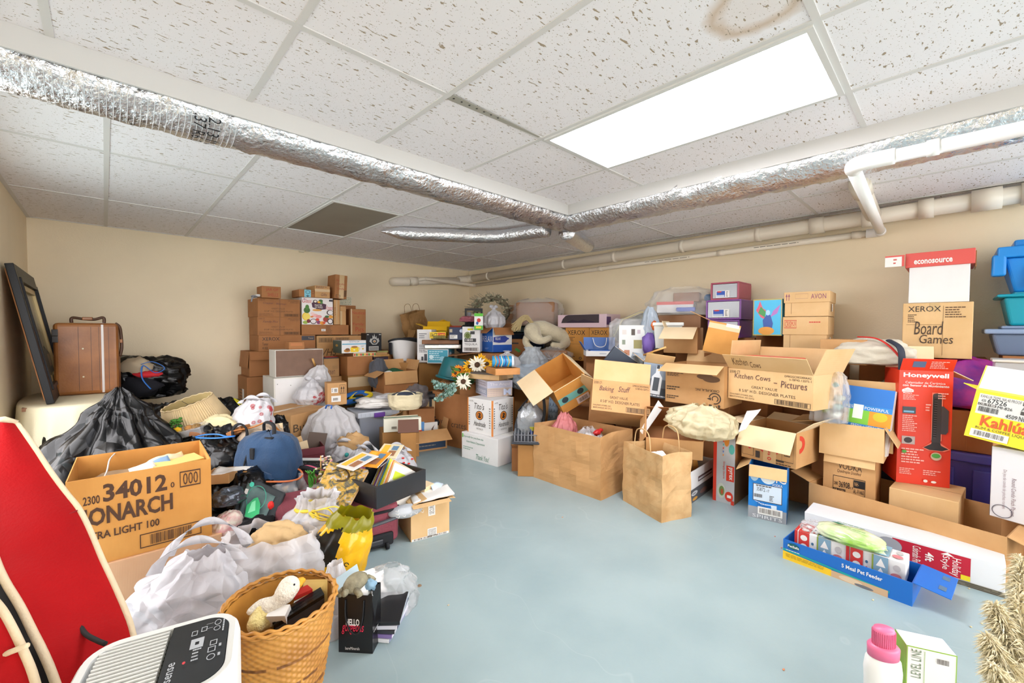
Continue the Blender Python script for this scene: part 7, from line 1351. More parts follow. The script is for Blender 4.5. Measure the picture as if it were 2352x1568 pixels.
# ---- carton pile that carries the upper right heap
filler((3.6,1.22,0),.62,.5,.70,'big brown carton behind the ring carton',m='card_brown',yaw=-90)
fk=FZ((1672,913),(1867,944),.73,838);fk['yaw']-=0
carton('cardboard_box','big open plates carton with Kitchen Cows handwriting on the heap',dict(fk,h=.215),.34,m='card_light',mi='card_light',op=True,flaps={'f':(38,.125),'b':(4,.15),'l':(-6,.2),'r':(22,.17)},pr={'f':gv([('Kitchen Cows',.09,.70,.54,.86,'ink_pen',{'sh':.1}),('-',.58,.66,.62,.68,'ink_pen'),('Pictures',.66,.56,.94,.76,'ink_pen',{'sh':.1})]),'under_f':[],'flap_f':[('Kitchen',.1,.3,.3,.8,'ink_soft',{'sh':.3}),('Cows',.32,.2,.45,.6,'ink_soft',{'sh':.3})]})
kq=fk['loc'];XK=Euler((0,0,R(fk['yaw']))).to_matrix();ink=lambda x,y,z:kq+XK@Vector((x,y,z))
for i,(lb,c,y,zz)in enumerate((('coral red folder on top of the blue grey papers in the plates carton','#d9684e',.2,.30),('thick blue grey album under the coral folder in the plates carton','#7d8fa2',.06,.245))):
 t=thing('folder',lb,'folder',ink(-.06,.05+.02*i,.005),(R(0),0,R(fk['yaw'])));b=MB();b.box(-.19,.17,0,.2-.1*i*0,0,zz,C(c,.5),bev=.012);b.build('cover',t);b=MB();b.box(-.185,.175,.004,.196,zz*.55,zz*.9,'paper');b.build('sheets',t)
fc=FZ((1528,921),(1662,939),.655,834);fc['h']=.30;UP={'rot':180}
def spiral():
 o=[]
 for k in range(14):
  a=R(20+k*30);r=.42-.025*k;o.append((.5+r*math.cos(a),.5+r*math.sin(a)))
 for k in range(13,-1,-1):
  a=R(20+k*30);r=.33-.022*k;o.append((.5+r*math.cos(a),.5+r*math.sin(a)))
 return o
carton('cardboard_box','upside down tan carton with a waffle potato drawing and spiral emblem',fc,.36,m='card',mi='card_light',op=True,flaps={'f':(112,.14),'b':(20,.1)},pr={'f':[('CHICK-FIL-A, INC.',.53,.37,.93,.44,'ink',dict(UP,b=.02)),('#o',.74,.0,.83,.07,'ink'),('#ring',.76,.08,.96,.36,'ink',{'t':.8,'a0':-100,'a1':170}),('#ring',.81,.14,.92,.29,'ink',{'t':.7,'a0':-60,'a1':220}),('#poly',.73,.17,.8,.24,'ink',{'p':[(0,.5),(1,1),(1,0)]}),('#o',.72,.02,.77,.09,'ink'),('#o',.78,-.02,.83,.06,'ink'),('#o',.85,-.02,.9,.05,'ink'),('#o',.91,.01,.95,.08,'ink'),('#o',.56,.66,.84,.80,'ink_soft'),('#o',.66,.60,.94,.76,'ink_soft'),('#ln',.03,.82,.28,.9,'ink',{'n':2}),('#ln',.03,.68,.4,.78,'ink',{'n':3}),('#ln',.03,.32,.32,.44,'ink',{'n':2}),('#ln',.03,.1,.3,.2,'ink',{'n':2})]})
cqq=fc['loc']
filler((cqq.x+.2,cqq.y-.02,0),.4,.34,.652,'brown carton carrying the upside down potato drawing carton',m='card_brown',yaw=-90)
bag('plastic_bag','creamy yellow translucent bag bulging under the upside down potato drawing carton',P(1608,985,d=2.95)-Vector((0,0,.06)),.46,.28,.23,'bag_cream',yaw=-55,ry=6,seed=161,folds=15,fa=.13,crump=.13,prof=[(0,.5),(.2,.88),(.45,1),(.75,.85),(1,.3)],top='open')
fo=dict(loc=P(1545,1052,d=3.12),yaw=-62,w=.38,h=.24)
carton('cardboard_box','tipped open carton showing its dark inside behind the paper bag',fo,.28,m='card_brown',mi='card',op=True,rx=42,flaps={'l':(160,.12),'f':(150,.14),'r':(25,.1)})
filler((fo['loc'].x+.05,fo['loc'].y+.05,0),.4,.3,max(.05,fo['loc'].z-.01),'carton on the floor under the tipped open one',yaw=-62)
b=MB();b.slab([P(1470,990,d=3.1),P(1512,920,d=3.2),P(1524,935,d=3.2),P(1478,1000,d=3.1)],(0,0,1),.004,'white_card');tag(b.build('white_strip'),'narrow white board edge beside the tipped open carton','board')
fbk=dict(loc=P(1425,948,d=3.22),yaw=-52,w=.44,h=.26)
carton('cardboard_box','plates carton marked Baking Stuff tipped back over the big crumpled carton',fbk,.26,m='card',mi='card_light',op=True,rx=-32,ry=5,flaps={'f':(18,.16),'b':(120,.1),'l':(70,.1)},tape={},pr={'f':gv([('Baking',.12,.60,.38,.80,'ink_pen',{'sh':.3}),('Stuff',.45,.66,.66,.84,'ink_pen',{'sh':.3})])})
fam=dict(loc=P(1330,930,d=3.62),yaw=-36,w=.30,h=.26)
carton('parcel_box','tipped open parcel with teal printed tape behind the Baking Stuff carton',fam,.42,m='card_orange',mi='card_pale',op=True,rx=24,ry=-30,flaps={'l':(95,.2),'f':(-140,.02),'r':(150,.1)},st=[('f',[('#r',.0,.35,1,.62,'#6fb0a8'),('#o',.1,.38,.3,.6,'#2f3f46'),('#o',.6,.38,.8,.6,'#2f3f46')],'printed_tape','teal printed tape'),('r',[('#r',.0,.40,1,.58,'#6fb0a8'),('#o',.2,.42,.35,.57,'#2f3f46'),('#o',.6,.42,.75,.57,'#2f3f46'),('#ring',.4,.66,.56,.9,'ink',{'t':.85})],'printed_tape','teal printed tape'),('f',[('#r',.5,.05,.9,.3,'#e3cfc9'),('#bar',.55,.08,.85,.27,'ink')],'shipping_label','pale pink label')])
filler((fam['loc'].x+.15,fam['loc'].y+.12,0),.4,.34,fam['loc'].z-.05,'brown carton supporting the tipped parcel with teal tape',m='card_brown',yaw=-40)
# ---- between the vodka carton and the big crumpled carton
q=fl(1218,3.85);t=thing('satchel','dark slate shoulder bag with silver lining right of the vodka carton','bag',q,(0,0,R(-50)));blob('body',None,(0,0,0),.3,.26,.6,C('#454c54',.6),parent=t,seed=34,nz=.15,n=48,k=28)
b=MB();b.ball((0,-.1,.42),(.11,.06,.14),mat('silver_cloth','#b9bec4',.3,.4,bump=.7,bs=25)and 'silver_cloth',nz=.4,seed=3);b.build('silver_lining',t);b=MB();b.tube(spline([(-.1,-.12,.5),(0,-.14,.62),(.1,-.1,.66),(.13,-.1,.5),(.1,-.15,.3)],6),.016,'strap_dark',8,squash=.4);b.build('strap',t)
t=thing('fabric_roll','pale blue roll with fish scale pattern standing beside the tipped parcel','roll',fl(1270,3.95),(R(-4),R(4),R(-40)));b=MB();b.lathe([(.07,0),(.072,.3),(.07,.66),(.062,.67),(.062,.6)],mat('scale_blue','#93acc6',.6,bump=.2,bs=20)and 'scale_blue',32);b.build('roll',t);b=MB()
for r_ in range(8):
 for k in range(7):a=R(200+k*24+(r_%2)*12);b.tube([(math.cos(a+R(12)*math.cos(R(g)))*.0735,math.sin(a+R(12)*math.cos(R(g)))*.0735,.2+r_*.055-.03*abs(math.sin(R(g))))for g in range(180,361,30)],.0016,C('#6d86a6',.6),4)
b.build('scale_print',t)
for i,(px,d_,lb,hh)in enumerate(((1238,4.05,'tan carton flap end between the slate bag and the blue roll',.55),(1205,3.62,'low tan carton in front of the slate bag',.2))):carton('cardboard_box',lb,dict(loc=fl(px,d_),yaw=-50,w=.22,h=hh),.18,m=['card','card_brown'][i],op=True,flaps={'f':(60,.1),'r':(40,.1)})
t=thing('wire_rack','small grey wire rack in front of the slate shoulder bag','rack',fl(1213,3.45)+Vector((0,0,.30)),(R(16),0,R(-48)));b=MB()
for i in range(9):b.tube([(-.11+.0275*i,0,0),(-.11+.0275*i,.02,.05),(-.11+.0275*i,.12,.055)],.003,C('#9a9da2',.3),5)
b.tube([(-.12,0,0),(.12,0,0)],.004,C('#6a6c72',.3),5);b.tube([(-.12,.02,.05),(.12,.02,.05)],.004,C('#6a6c72',.3),5);b.build('wires',t);b=MB();b.box(-.13,.13,-.01,.14,-.02,-.005,C('#3d4046',.5),bev=.004);b.build('tray',t)
filler((fl(1213,3.45).x+.03,fl(1213,3.45).y+.03,0),.2,.18,.26,'dark carton under the small wire rack',yaw=-48)
# ---- toward the right wall, middle
X4=4.0
fx1=FX(X4,1298,1352,752,826);zx1=fx1['loc'].z
xer=[('XEROX',.1,.78,.85,.92,'black'),('#ln',.1,.58,.5,.72,'ink',{'n':4}),('#r',.0,.5,1,.506,'ink_soft'),('#ln',.1,.06,.5,.14,'ink',{'n':2}),('#ring',.6,.04,.72,.12,'ink',{'t':.6})]
carton('cardboard_box','left of two tall orange tan printer cartons under the pink toy box',fx1,.34,m='card_orange',pr={'f':xer});carton('cardboard_box','right of two tall orange tan printer cartons under the pink toy box',FX(X4,1353,1402,752,826),.34,m='card_orange',pr={'f':xer+[('#arrows',.02,.3,.2,.45,'ink')]})
filler((4.17,(fx1['loc'].y+P(1402,800,x=4).y)/2+.1,0),.62,.34,zx1-.002,'brown carton at the wall under the two printer cartons',m='card_brown',yaw=-90)
fd2=FX(3.97,1281,1393,722,752);fd2['loc'].z=zx1+fx1['h']+.001;mat('doll_pink','#dfc3cb',.45)
t=carton('doll_box','long pale pink toy box with a curved dark window on the printer cartons',dict(fd2,h=.15),.28,m='doll_pink',st=[('f',[('#poly',.08,.35,.86,.98,'#3d3338',{'p':[(0,0),(.04,.5),(.12,.9),(.2,1),(1,1),(1,0)]}),('#poly',.2,.38,.8,.62,'#2a1d33',{'p':[(0,.2),(.2,.9),(.4,.5),(.6,1),(.9,.4),(1,0),(0,0)]})],'window','dark curved window')],pr={'r':[('#r',.0,.2,.3,.8,'#5a3f70')]})
fgb=dict(loc=P(1385,818,d=4.05),yaw=-48,w=.32,h=.05);filler((fgb['loc'].x+.08,fgb['loc'].y+.08,0),.34,.3,fgb['loc'].z-.002,'brown carton under the blue and white gift tray',m='card_brown',yaw=-48)
carton('gift_tray','white and blue lidded gift tray with a white cord in front of the printer cartons',fgb,.26,m='white_card',mi=C('#3f6ab0',.5),op=True,flaps={'b':(15,.13),'l':(30,.1),'r':(30,.1)},pr={'f':[('#r',.4,.4,.6,.6,'#b9bec6')]})
b=MB();Xg=Matrix.Translation(fgb['loc'])@Euler((0,0,R(-48))).to_matrix().to_4x4();b.tube([Xg@Vector(p)for p in spline([(-.07,.25,.17),(-.05,.2,.1),(.0,.18,.08),(.05,.2,.1),(.07,.25,.17)],6)],.004,'paper',6);b.box(-.12,.12,.04,.2,.01,.06,C('#2f5ea8',.5),Xg,bev=.01);tag(b.build('blue_cushion'),'blue padded insert with a white cord in the gift tray','insert')
mat('frame_white','#e6e7e4',.45);q=P(1452,836,d=3.9);t=thing('photo_collage','white collage photo frame standing upright in a clear bag','photo frame',q,(R(-5),0,R(-56)));b=MB();b.box(-.12,.12,0,.03,0,.36,'frame_white',bev=.004);do_print(b,faceX('f',.24,.03,.36),[('#r',.12,.76,.28,.88,'#d9d2cc'),('#r',.46,.74,.6,.9,'#5a5048'),('#r',.68,.78,.8,.88,'#c8b8c0'),('#r',.12,.5,.24,.62,'#8f9a88'),('#r',.55,.4,.85,.62,'#a39a62'),('#r',.2,.22,.4,.36,'#c98a6a'),('#r',.1,.1,.2,.18,'#d9c0b0')]);b.build('frame',t)
filler((q.x+.06,q.y+.05,0),.3,.24,q.z-.003,'brown carton under the white collage photo frame',m='card_brown',yaw=-56)
bag('plastic_bag','clear beige zipped bag behind the white collage photo frame',q+Vector((.12,.1,.0)),.36,.14,.42,'bag_film',seed=171,yaw=-56,sq=4,prof=[(0,1),(.5,1),(.9,.95),(1,.7)])
q=P(1468,762,d=4.35);t=thing('comforter_bag','clear zipped bag holding olive striped bedding leaning on the right wall','bedding bag',q-Vector((0,0,.04)),(0,R(-24),R(-52)));b=MB();b.box(-.22,.22,-.06,.12,0,.2,mat('olive_bed','#7d7860',.85,var=.4,vs=14,col2='#5c5a48',bump=.4,bs=20)and 'olive_bed',bev=.05);b.build('bedding',t);b=bag_mesh(.5,.3,.24,'bag_film',seed=173,sq=4,prof=[(0,1),(.5,1.02),(.9,.9),(1,.5)]);b.build('film',t).location=(0,.03,-.006);b=MB()
for y in(-.1,.0):b.tube([(-.24,y,.1),(-.1,y-.02,.22),(.1,y-.02,.22),(.24,y,.1)],.005,C('#cdbf8a',.6),6)
b.build('piping',t)
filler((q.x+.02,q.y-.02,0),.5,.3,q.z-.14,'brown carton at the wall under the bedding bag',m='card_brown',yaw=-66)
bag('plastic_bag','purple and blue filled bag with an orange swirl beside the photo frame',P(1492,800,d=3.95),.2,.2,.38,'bag_blue',seed=175,crump=.1,prof=[(0,1),(.4,.95),(.8,.6),(1,.3)]);b=MB();b.ball((0,0,.0),(.07,.05,.1),C('#7a5fae',.6),nz=.3);b.ball((.0,-.05,.17),(.035,.02,.04),C('#e2702f',.5),nz=.5,ns=4);tag(b.build('purple_shred',None,P(1490,790,d=3.84)),'purple shredded paper and orange ribbon in the blue bag','ribbon')
carton('picture_box','grey carton with a black and white bottle skyline picture',dict(loc=P(1500,912,d=3.4),yaw=-56,w=.22,h=.27),.2,m=C('#5a6472',.4),ry=8,rx=0,op=True,flaps={'f':(40,.1),'l':(60,.1)},mi='card_light',pr={'f':[('#r',0,.55,1,1,'#8a97a8'),('#r',0,0,1,.3,'#39404a'),('#poly',.3,.1,.75,.95,'#dfe3e8',{'p':[(.1,0),(.1,.6),(.35,.75),(.35,1),(.65,1),(.65,.75),(.9,.6),(.9,0)]}),('#r',.42,.2,.62,.6,'#4a525c'),('#r',.47,.86,.57,.97,'#3a4048'),('#ln',.1,.02,.9,.1,'#c9ced4',{'n':1,'full':1})]})
filler((P(1500,912,d=3.4).x+.1,P(1500,912,d=3.4).y+.1,0),.3,.26,P(1500,912,d=3.4).z-.002,'brown carton below the bottle skyline carton',m='card_brown',yaw=-56)
t=thing('hardback_book','dark grey hardback book leaning behind the Baking Stuff carton','book',P(1405,858,d=3.55),(R(10),R(35),R(-40)));b=MB();b.box(-.12,.12,0,.03,0,.2,C('#3d4450',.4),bev=.003);b.build('cover',t);b=MB();b.box(-.115,.118,.003,.027,.2,.2012,'paper');b.build('pages',t)
b=MB();cloth_mesh([P(1393,822,d=3.7),P(1430,838,d=3.6),P(1441,812,d=3.66),P(1422,799,d=3.76)],'card_brown',.004,.004,9,6,6,5,b);tag(b.build('brown_card'),'shiny brown card sheet standing above the dark grey book','card')
b=MB();cloth_mesh([P(1437,848,d=3.55),P(1480,835,d=3.5),P(1476,812,d=3.58),P(1452,806,d=3.66)],'bag_blue',.003,.03,7,8,8,6,b);tag(b.build('plastic_wrap'),'pale blue crumpled plastic wrap in front of the photo frame','film')
# clear bag on the wall side
q=P(1570,722,d=4.15);filler((q.x+.05,q.y-.02,0),.62,.36,q.z-.3,'brown carton at the wall under the knotted clear bag',m='card_brown',yaw=-90);carton('cardboard_box','brown paper wrapped carton directly under the knotted clear bag',dict(loc=Vector((q.x-.1,q.y,q.z-.298)),yaw=-84,w=.4,h=.29),.3,m='card_film')
t=thing('knotted_clear_bag','clear bag of boxes knotted at its right end near the purple drawers','bag',q-Vector((.0,.0,.006)),(0,0,R(-74)));b=MB();b.box(-.24,.1,-.08,.16,.02,.12,'white_card',bev=.01);b.box(-.24,.1,-.082,-.08,.10,.13,C('#d8483f',.4));b.build('white_game_box',t);b=MB();b.box(-.1,.14,.0,.18,.125,.22,'card_film',bev=.01);b.build('brown_box',t);b=MB();b.box(-.05,.12,-.13,-.085,.03,.07,C('#3f5fc0',.4),bev=.01);b.build('blue_pack',t);b=MB();b.ball((.22,.0,.16),(.04,.04,.035),C('#1c6fa0',.4),nz=.2);b.build('blue_ball',t)
b=bag_mesh(.66,.4,.27,'bag_film',seed=181,folds=10,fa=.08,crump=.1,sq=3,prof=[(0,.95),(.4,1),(.8,.85),(1,.4)]);b.build('film',t);b=MB()
for i in range(26):a=R(rn.uniform(-90,90));b.tube(spline([(.25+.03*math.sin(a),-.1,.1),(.31,-.12,.10),(.3+.06*math.cos(a),-.12+.05*math.sin(a),.2+.1*math.sin(a))],3),.004,'bag_clear',4)
b.build('knot',t)
# drawer units
def drawers(label,X,xl,xr,yt,yb,m,lid,zb=None,con='#d9a0b0'):
 F=FX(X,xl,xr,yt,yb);F=snap(F,zb)if zb else F;w,h,d=F['w'],F['h'],.32;t=thing('drawer_unit',label,'drawer unit',F['loc'],(0,0,R(-90)));b=MB();s=.014
 b.box(-w/2,w/2,0,d,h-s,h,m,bev=.004);b.box(-w/2,w/2,0,d,0,s,m,bev=.003);b.box(-w/2,-w/2+s,.0,d,s,h-s,m);b.box(w/2-s,w/2,.0,d,s,h-s,m);b.box(-w/2+s,w/2-s,d-s,d,s,h-s,m);b.build('housing',t)
 b=MB();b.box(-w/2+s+.003,w/2-s-.003,.004,.01,s+.003,h-s-.003,mat('drawer_clear','#d5d9de',.2,alpha=.5,coat=.4)and 'drawer_clear');b.build('drawer_front',t);b=MB()
 for i in range(6):b.ball((-w/2+.05+i*(w-.1)/5,.1,s+.035),(.035,.05,.03),C([con,'#e3b05a','#a9b8c8',con,'#6fa0b0','#d9c9b9'][i],.6),10,7,nz=.3,seed=i)
 b.build('contents',t);b=MB();do_print(b,faceX('f',w,d,h),[('#r',.2,.12,.68,.52,'paper'),('#r',.22,.16,.52,.5,'#2f55b0'),('#r',.22,.16,.5,.28,'#b9c4d4'),('#o',.24,.42,.4,.5,'#c43a3a'),('#ln',.56,.16,.64,.48,'ink',{'n':5})]);b.build('product_label',t);return F
mat('plum_plastic','#7a3f8f',.35);mat('berry_plastic','#9f3a52',.35)
F2=drawers('middle purple framed clear drawer unit',3.95,1621,1702,690,734,'plum_plastic',1);F1=drawers('small berry red framed clear drawer unit on top of the purple ones',3.97,1632,1697,650,686,'berry_plastic',1,F2['loc'].z+F2['h']+.001,'#e08aa0');F3=drawers('lowest purple framed clear drawer unit behind the tan flaps',3.95,1625,1698,735,775,'plum_plastic',1,F2['loc'].z-.16)
filler((4.1,F3['loc'].y,0),.5,.32,F2['loc'].z-.161,'brown carton at the wall under the purple drawer units',m='card_brown',yaw=-90)
fpe=FX(3.85,1729,1795,688,770);t=carton('picture_box','sky blue box with a fantasy bird picture and gold border',fpe,.3,m=C('#49b2dc',.3),pr={'f':[('#fr',0,0,1,1,'#b9a75a',{'t':.03}),('#r',.05,.03,.95,.97,'#4fb9e2'),('#poly',.1,.45,.45,.95,'#d8647a',{'p':[(.9,0),(.5,.1),(.0,.5),(.2,.7),(.4,1),(.7,.6),(1,.5)]}),('#poly',.15,.5,.45,.8,'#4f9a5a',{'p':[(.9,0),(.1,.4),(.4,1),(1,.5)]}),('#poly',.6,.5,.95,.85,'#b07ac0',{'p':[(0,0),(.3,.5),(1,1),(.7,.3)]}),('#poly',.3,.15,.75,.6,'#3f5fa8',{'p':[(.2,0),(.1,.6),(.45,1),(.7,.9),(.9,.4),(.8,0)]}),('#o',.45,.55,.6,.7,'#a9d0ec'),('#o',.2,.02,.75,.24,'#e3a04a')]})
filler((4.1,fpe['loc'].y,0),.36,.3,fpe['loc'].z-.002,'brown carton under the fantasy bird box',m='card_brown',yaw=-90)
fav=FX(3.85,1800,1905,672,727);flo=FX(3.86,1797,1900,728,790)
def lidbox(label,F,d,txt,st=None):
 w,h=F['w'],F['h'];t=thing('lidded_carton',label,'box',F['loc'],(0,0,R(-90+3)));b=MB();b.box(-w/2+.006,w/2-.006,.006,d-.006,0,h-.012,'card_light',bev=.003);b.box(-w/2+.05,-w/2+.052,.005,.006,.02,h*.55,'seam');b.build('base',t);b=MB();b.box(-w/2,w/2,0,d,h*.56,h,'card_light',bev=.003);do_print(b,faceX('f',w,d,h),txt);b.build('lid',t);b=MB();do_print(b,Matrix.Translation((.0007,0,0))@faceX('r',w,d,h),[('#r',.3,.2,.44,.5,'paper'),('#ln',.32,.22,.42,.48,'ink',{'n':4})]);b.build('label',t)
lidbox('tan lidded carton with purple lettering, upper of two by the right wall',fav,.34,[('AVON',.60,.70,.92,.90,C('#8a4a68',.6)),('#arrows',.04,.66,.14,.94,C('#8a4a68',.6)),('#fr',.26,.72,.54,.92,C('#a07a68',.6),{'t':.05,'tx':.01})])
lidbox('tan lidded carton with a red stamped label, lower of two by the right wall',snap(flo,flo['loc'].z-.1),.36,[('#fr',.04,.72,.32,.92,C('#c8483a',.6),{'t':.08,'tx':.02}),('CRISM-9',.06,.75,.30,.89,C('#c8483a',.6)),('#ln',.6,.84,.9,.9,C('#c8483a',.6),{'n':1})])
filler((4.08,flo['loc'].y,0),.5,.36,flo['loc'].z-.102,'brown carton under the two lidded cartons',m='card_brown',yaw=-90)
# top cartons of the middle
ft1=FX(3.5,1528,1598,752,809);zt1=ft1['loc'].z;ft1['yaw']=-78
carton('cardboard_box','tan carton with a pale front flap carrying a green shipping label',ft1,.24,m='card',mi='card_pale',op=True,flaps={'f':(118,.2,'card_pale'),'l':(20,.06)},w=.27,pr={'flap_f':[],'under_f':[],'f':[]})
Xf=Matrix.Translation(ft1['loc'])@Euler((0,0,R(-78))).to_matrix().to_4x4()@flapX('f',.27,.24,ft1['h'],118);b=MB();do_print(b,Xf@Matrix(((-.27,0,0,.135),(0,-.2,0,.2),(0,0,1,.0006),(0,0,0,1))),[('#r',.2,.2,.5,.7,'paper'),('#r',.36,.25,.42,.55,'#3fbf6a'),('#r',.22,.25,.28,.6,'#d9dc6a'),('#ln',.44,.24,.49,.66,'#6aa8c8',{'n':4})]);q=b.build('shipping_label');pr_=[o for o in bpy.data.objects if o.get('label','').startswith('tan carton with a pale front')][0];bpy.context.view_layer.update();q.parent=pr_;q.matrix_parent_inverse=pr_.matrix_world.inverted()
filler((3.72,ft1['loc'].y,.654),.34,.3,zt1-.657,'carton under the pale flapped one behind the upside down potato drawing carton',m='card_brown',yaw=-90)
carton('cardboard_box','glossy taped tan carton leaning left beside the pale flapped one',dict(loc=P(1648,812,d=3.28),yaw=-70,w=.22,h=.24),.22,m='card_orange',ry=12,op=True,flaps={'l':(75,.16),'f':(-88,.08)},mi='card',st=[('f',[('#r',0,.78,1,.95,'tape_clear'),('#r',.55,.9,.95,1,'paper')],'packing_tape','shiny clear tape')])
filler((P(1648,812,d=3.28).x+.15,P(1648,812,d=3.28).y+.02,.704),.32,.26,P(1648,812,d=3.28).z-.71,'carton under the glossy taped one',m='card_brown',yaw=-80)
t=thing('plastic_basket','white plastic basket with teal bits behind the pale flapped carton','basket',P(1528,800,d=3.75),(0,0,R(-60)));b=MB();b.box(-.1,.14,0,.16,0,.22,C('#dfe3de',.4),taper=.02);b.build('body',t);b=MB();b.box(-.11,.15,-.01,.17,.2,.23,C('#e9ece8',.4),bev=.006);b.build('rim',t)
b=MB();a,c=P(1478,815,d=3.5),P(1530,797,d=3.35);b.tube([a,c],.008,'pine',6);tag(b.build('wooden_stick'),'thin wooden stick pointing left from the pale flapped carton','stick')
b=MB();b.ball((0,0,0),(.03,.02,.025),C('#e8cf1f',.5),nz=.3);tag(b.build('yellow_clip',None,P(1497,818,d=3.45)),'small yellow plastic clip below the wooden stick','clip')
# ---- right part
filler((3.86,.25,0),.5,.44,.98,'brown carton at the wall behind the food picture box',m='card_brown',yaw=-90)
fw=FX(3.6,1897,1948,792,830);zw=.985;carton('wine_carton','tan carton with black vine drawings behind the plates carton',dict(loc=Vector((3.66,fw['loc'].y-.02,zw)),yaw=-94,w=.26,h=.17),.3,m='card',pr={'f':[('#poly',.5,.3,1,.9,'ink',{'p':[(0,.1),(.3,.6),(.5,.3),(.7,.8),(1,.9),(.75,.5),(.9,.2),(.6,.4),(.4,.1),(.3,.4)]}),('#ln',.06,.1,.5,.2,'ink_soft',{'n':1,'full':1}),('#poly',.2,.25,.4,.45,'ink',{'p':[(0,0),(.3,.6),(.5,.4),(.7,1),(1,0)]})]},tape={'r':(.3,.6)})
t=thing('tote_bag','beige canvas bag with red and navy straps left of the red heater box','tote bag',Vector((3.72,P(1998,840,x=3.72).y,.985)),(0,0,R(-90)));blob('body',None,(0,0,0),.46,.3,.2,mat('canvas_grey','#cfc6b4',.9,bump=.4,bs=40)and 'canvas_grey',parent=t,seed=38,nz=.2);b=MB();b.tube(spline([(-.06,-.06,.19),(.04,-.1,.18),(.12,-.14,.12),(.2,-.17,.0)],6),.012,C('#c8281f',.6),8,squash=.4);b.build('red_strap',t);b=MB();b.tube(spline([(.1,-.1,.17),(.16,-.16,.12),(.17,-.18,.0),(.17,-.18,-.1)],6),.022,C('#262b3a',.7),8,squash=.4);b.build('navy_strap',t)
fvk=FX(3.34,1890,2010,1040,1128);VZ=fvk['loc'].z;fvk=snap(fvk,.03)
carton('vodka_box','tan carton printed VODKA 36908 inside the low floor carton',fvk,.3,m='card',mi='card_light',op=True,flaps={'f':(160,.05)},pr={'f':[('#o',.3,.9,.75,.99,'#c0584a'),('VODKA',.3,.80,.75,.90,'ink'),('Quadruple Distilled',.28,.725,.74,.79,'ink_soft',{'sh':.3}),('#fr',.2,.24,.82,.68,'black',{'t':.02,'tx':.015}),('280',.22,.53,.30,.58,'black'),('36908',.32,.50,.53,.60,'black',{'b':.01}),('17',.54,.5,.6,.54,'black'),('#r',.6,.54,.82,.66,'black'),('NH-',.62,.57,.70,.63,'card'),('AL-F1460',.6,.45,.80,.52,'black'),('#r',.6,.36,.82,.43,'black'),('#r',.2,.42,.45,.48,'black'),('OR-558H',.22,.43,.43,.47,'card'),('WV-3557',.46,.36,.58,.42,'black'),('OH-62910',.61,.27,.81,.34,'black'),('#bar',.22,.26,.44,.40,'black')]})
zv=.03+fvk['h']+.004;ftb=FX(3.32,1881,2030,952,1040);ftb=snap(ftb,zv)
carton('cardboard_box','open light tan carton creased across the front on the VODKA carton',ftb,.32,m='card_light',mi='card_light',op=True,flaps={'l':(100,.16),'r':(150,.12)},h=.205)
q0=ftb['loc']
t=thing('food_picture_box','blue box with six food pictures leaning out of the creased carton','box',q0+Vector((.06,-.01,.04)),(R(-8),R(4),R(-92)));b=MB();fw_,fh_=.31,.40;b.box(-fw_/2,fw_/2,0,.1,0,fh_,'white_card',bev=.002)
do_print(b,faceX('f',fw_,.1,fh_),[('#r',0,.72,1,1,'#2a72c4'),('#r',0,.64,1,.72,'#2f86d0'),('FRESH  +  POWERFUL',.25,.655,.95,.70,'paper'),('#r',0,.42,.33,.64,'#c9a582'),('#o',.05,.52,.28,.63,'#6a4a34'),('#r',.33,.42,.66,.64,'#7fc43f'),('#r',.66,.42,1,.64,'#e8962a'),('#o',.72,.5,.94,.64,'#c9b92f'),('#r',.4,.5,.56,.72,'#eef4ea'),('#r',0,.35,1,.42,'#2f86d0'),('FRESH + VERSATILE',.4,.36,.92,.41,'paper'),('#r',0,.12,.33,.35,'#9fb84a'),('#o',.06,.18,.28,.34,'#5f8f3a'),('#r',.33,.12,.66,.35,'#c23a2c'),('#o',.38,.18,.6,.32,'#5fa83a'),('#r',.66,.12,1,.35,'#e9e6ea'),('#o',.74,.16,.95,.3,'#5f9a4a')]);b.build('box',t)
b=MB();b.box(-.17,.15,.13,.15,0,.44,'card_light',TR(q0+Vector((.06,-.03,.04)),-92,-6));tag(b.build('card_board'),'plain tan board standing behind the food picture box','board')
bag('plastic_bag','clear bag of green and white household bits between the food box and plates carton',Vector((3.35,P(1905,900,x=3.35).y,.64)),.22,.2,.32,'bag_clear',seed=191,crump=.1,prof=[(0,1),(.5,1),(.9,.8),(1,.5)]);b=MB()
for i in range(9):b.ball((rn.uniform(-.06,.06),rn.uniform(-.06,.06),.04+.028*i),(.05,.03,.02),C(['#dfe0d4','#8f9a2f','#5f8a7a','#e9e4da','#b9c0b4'][i%5],.6),9,6,nz=.3,seed=i)
tag(b.build('household_bits',None,Vector((3.35,P(1905,900,x=3.35).y,.64))),'green and white packets inside the clear bag by the food box','packets')
filler((3.46,P(1905,900,x=3.35).y-.02,0),.3,.24,.637,'dark carton under the clear bag by the food box',m='card_brown',yaw=-90)
q=Vector((3.82,P(2042,900,x=3.82).y,0));blob('teal_bag','teal and navy printed plastic bag squeezed left of the red heater box',q+Vector((0,0,.5)),.18,.2,.42,mat('teal_print','#6fa3a6',.35,var=.7,vs=12,col2='#d9d2c0',bump=.5,bs=20)and 'teal_print',seed=42,nz=.25);filler((q.x,q.y,0),.2,.24,.497,'dark carton under the teal printed bag',m=C('#2b1f3a',.5),yaw=-90)
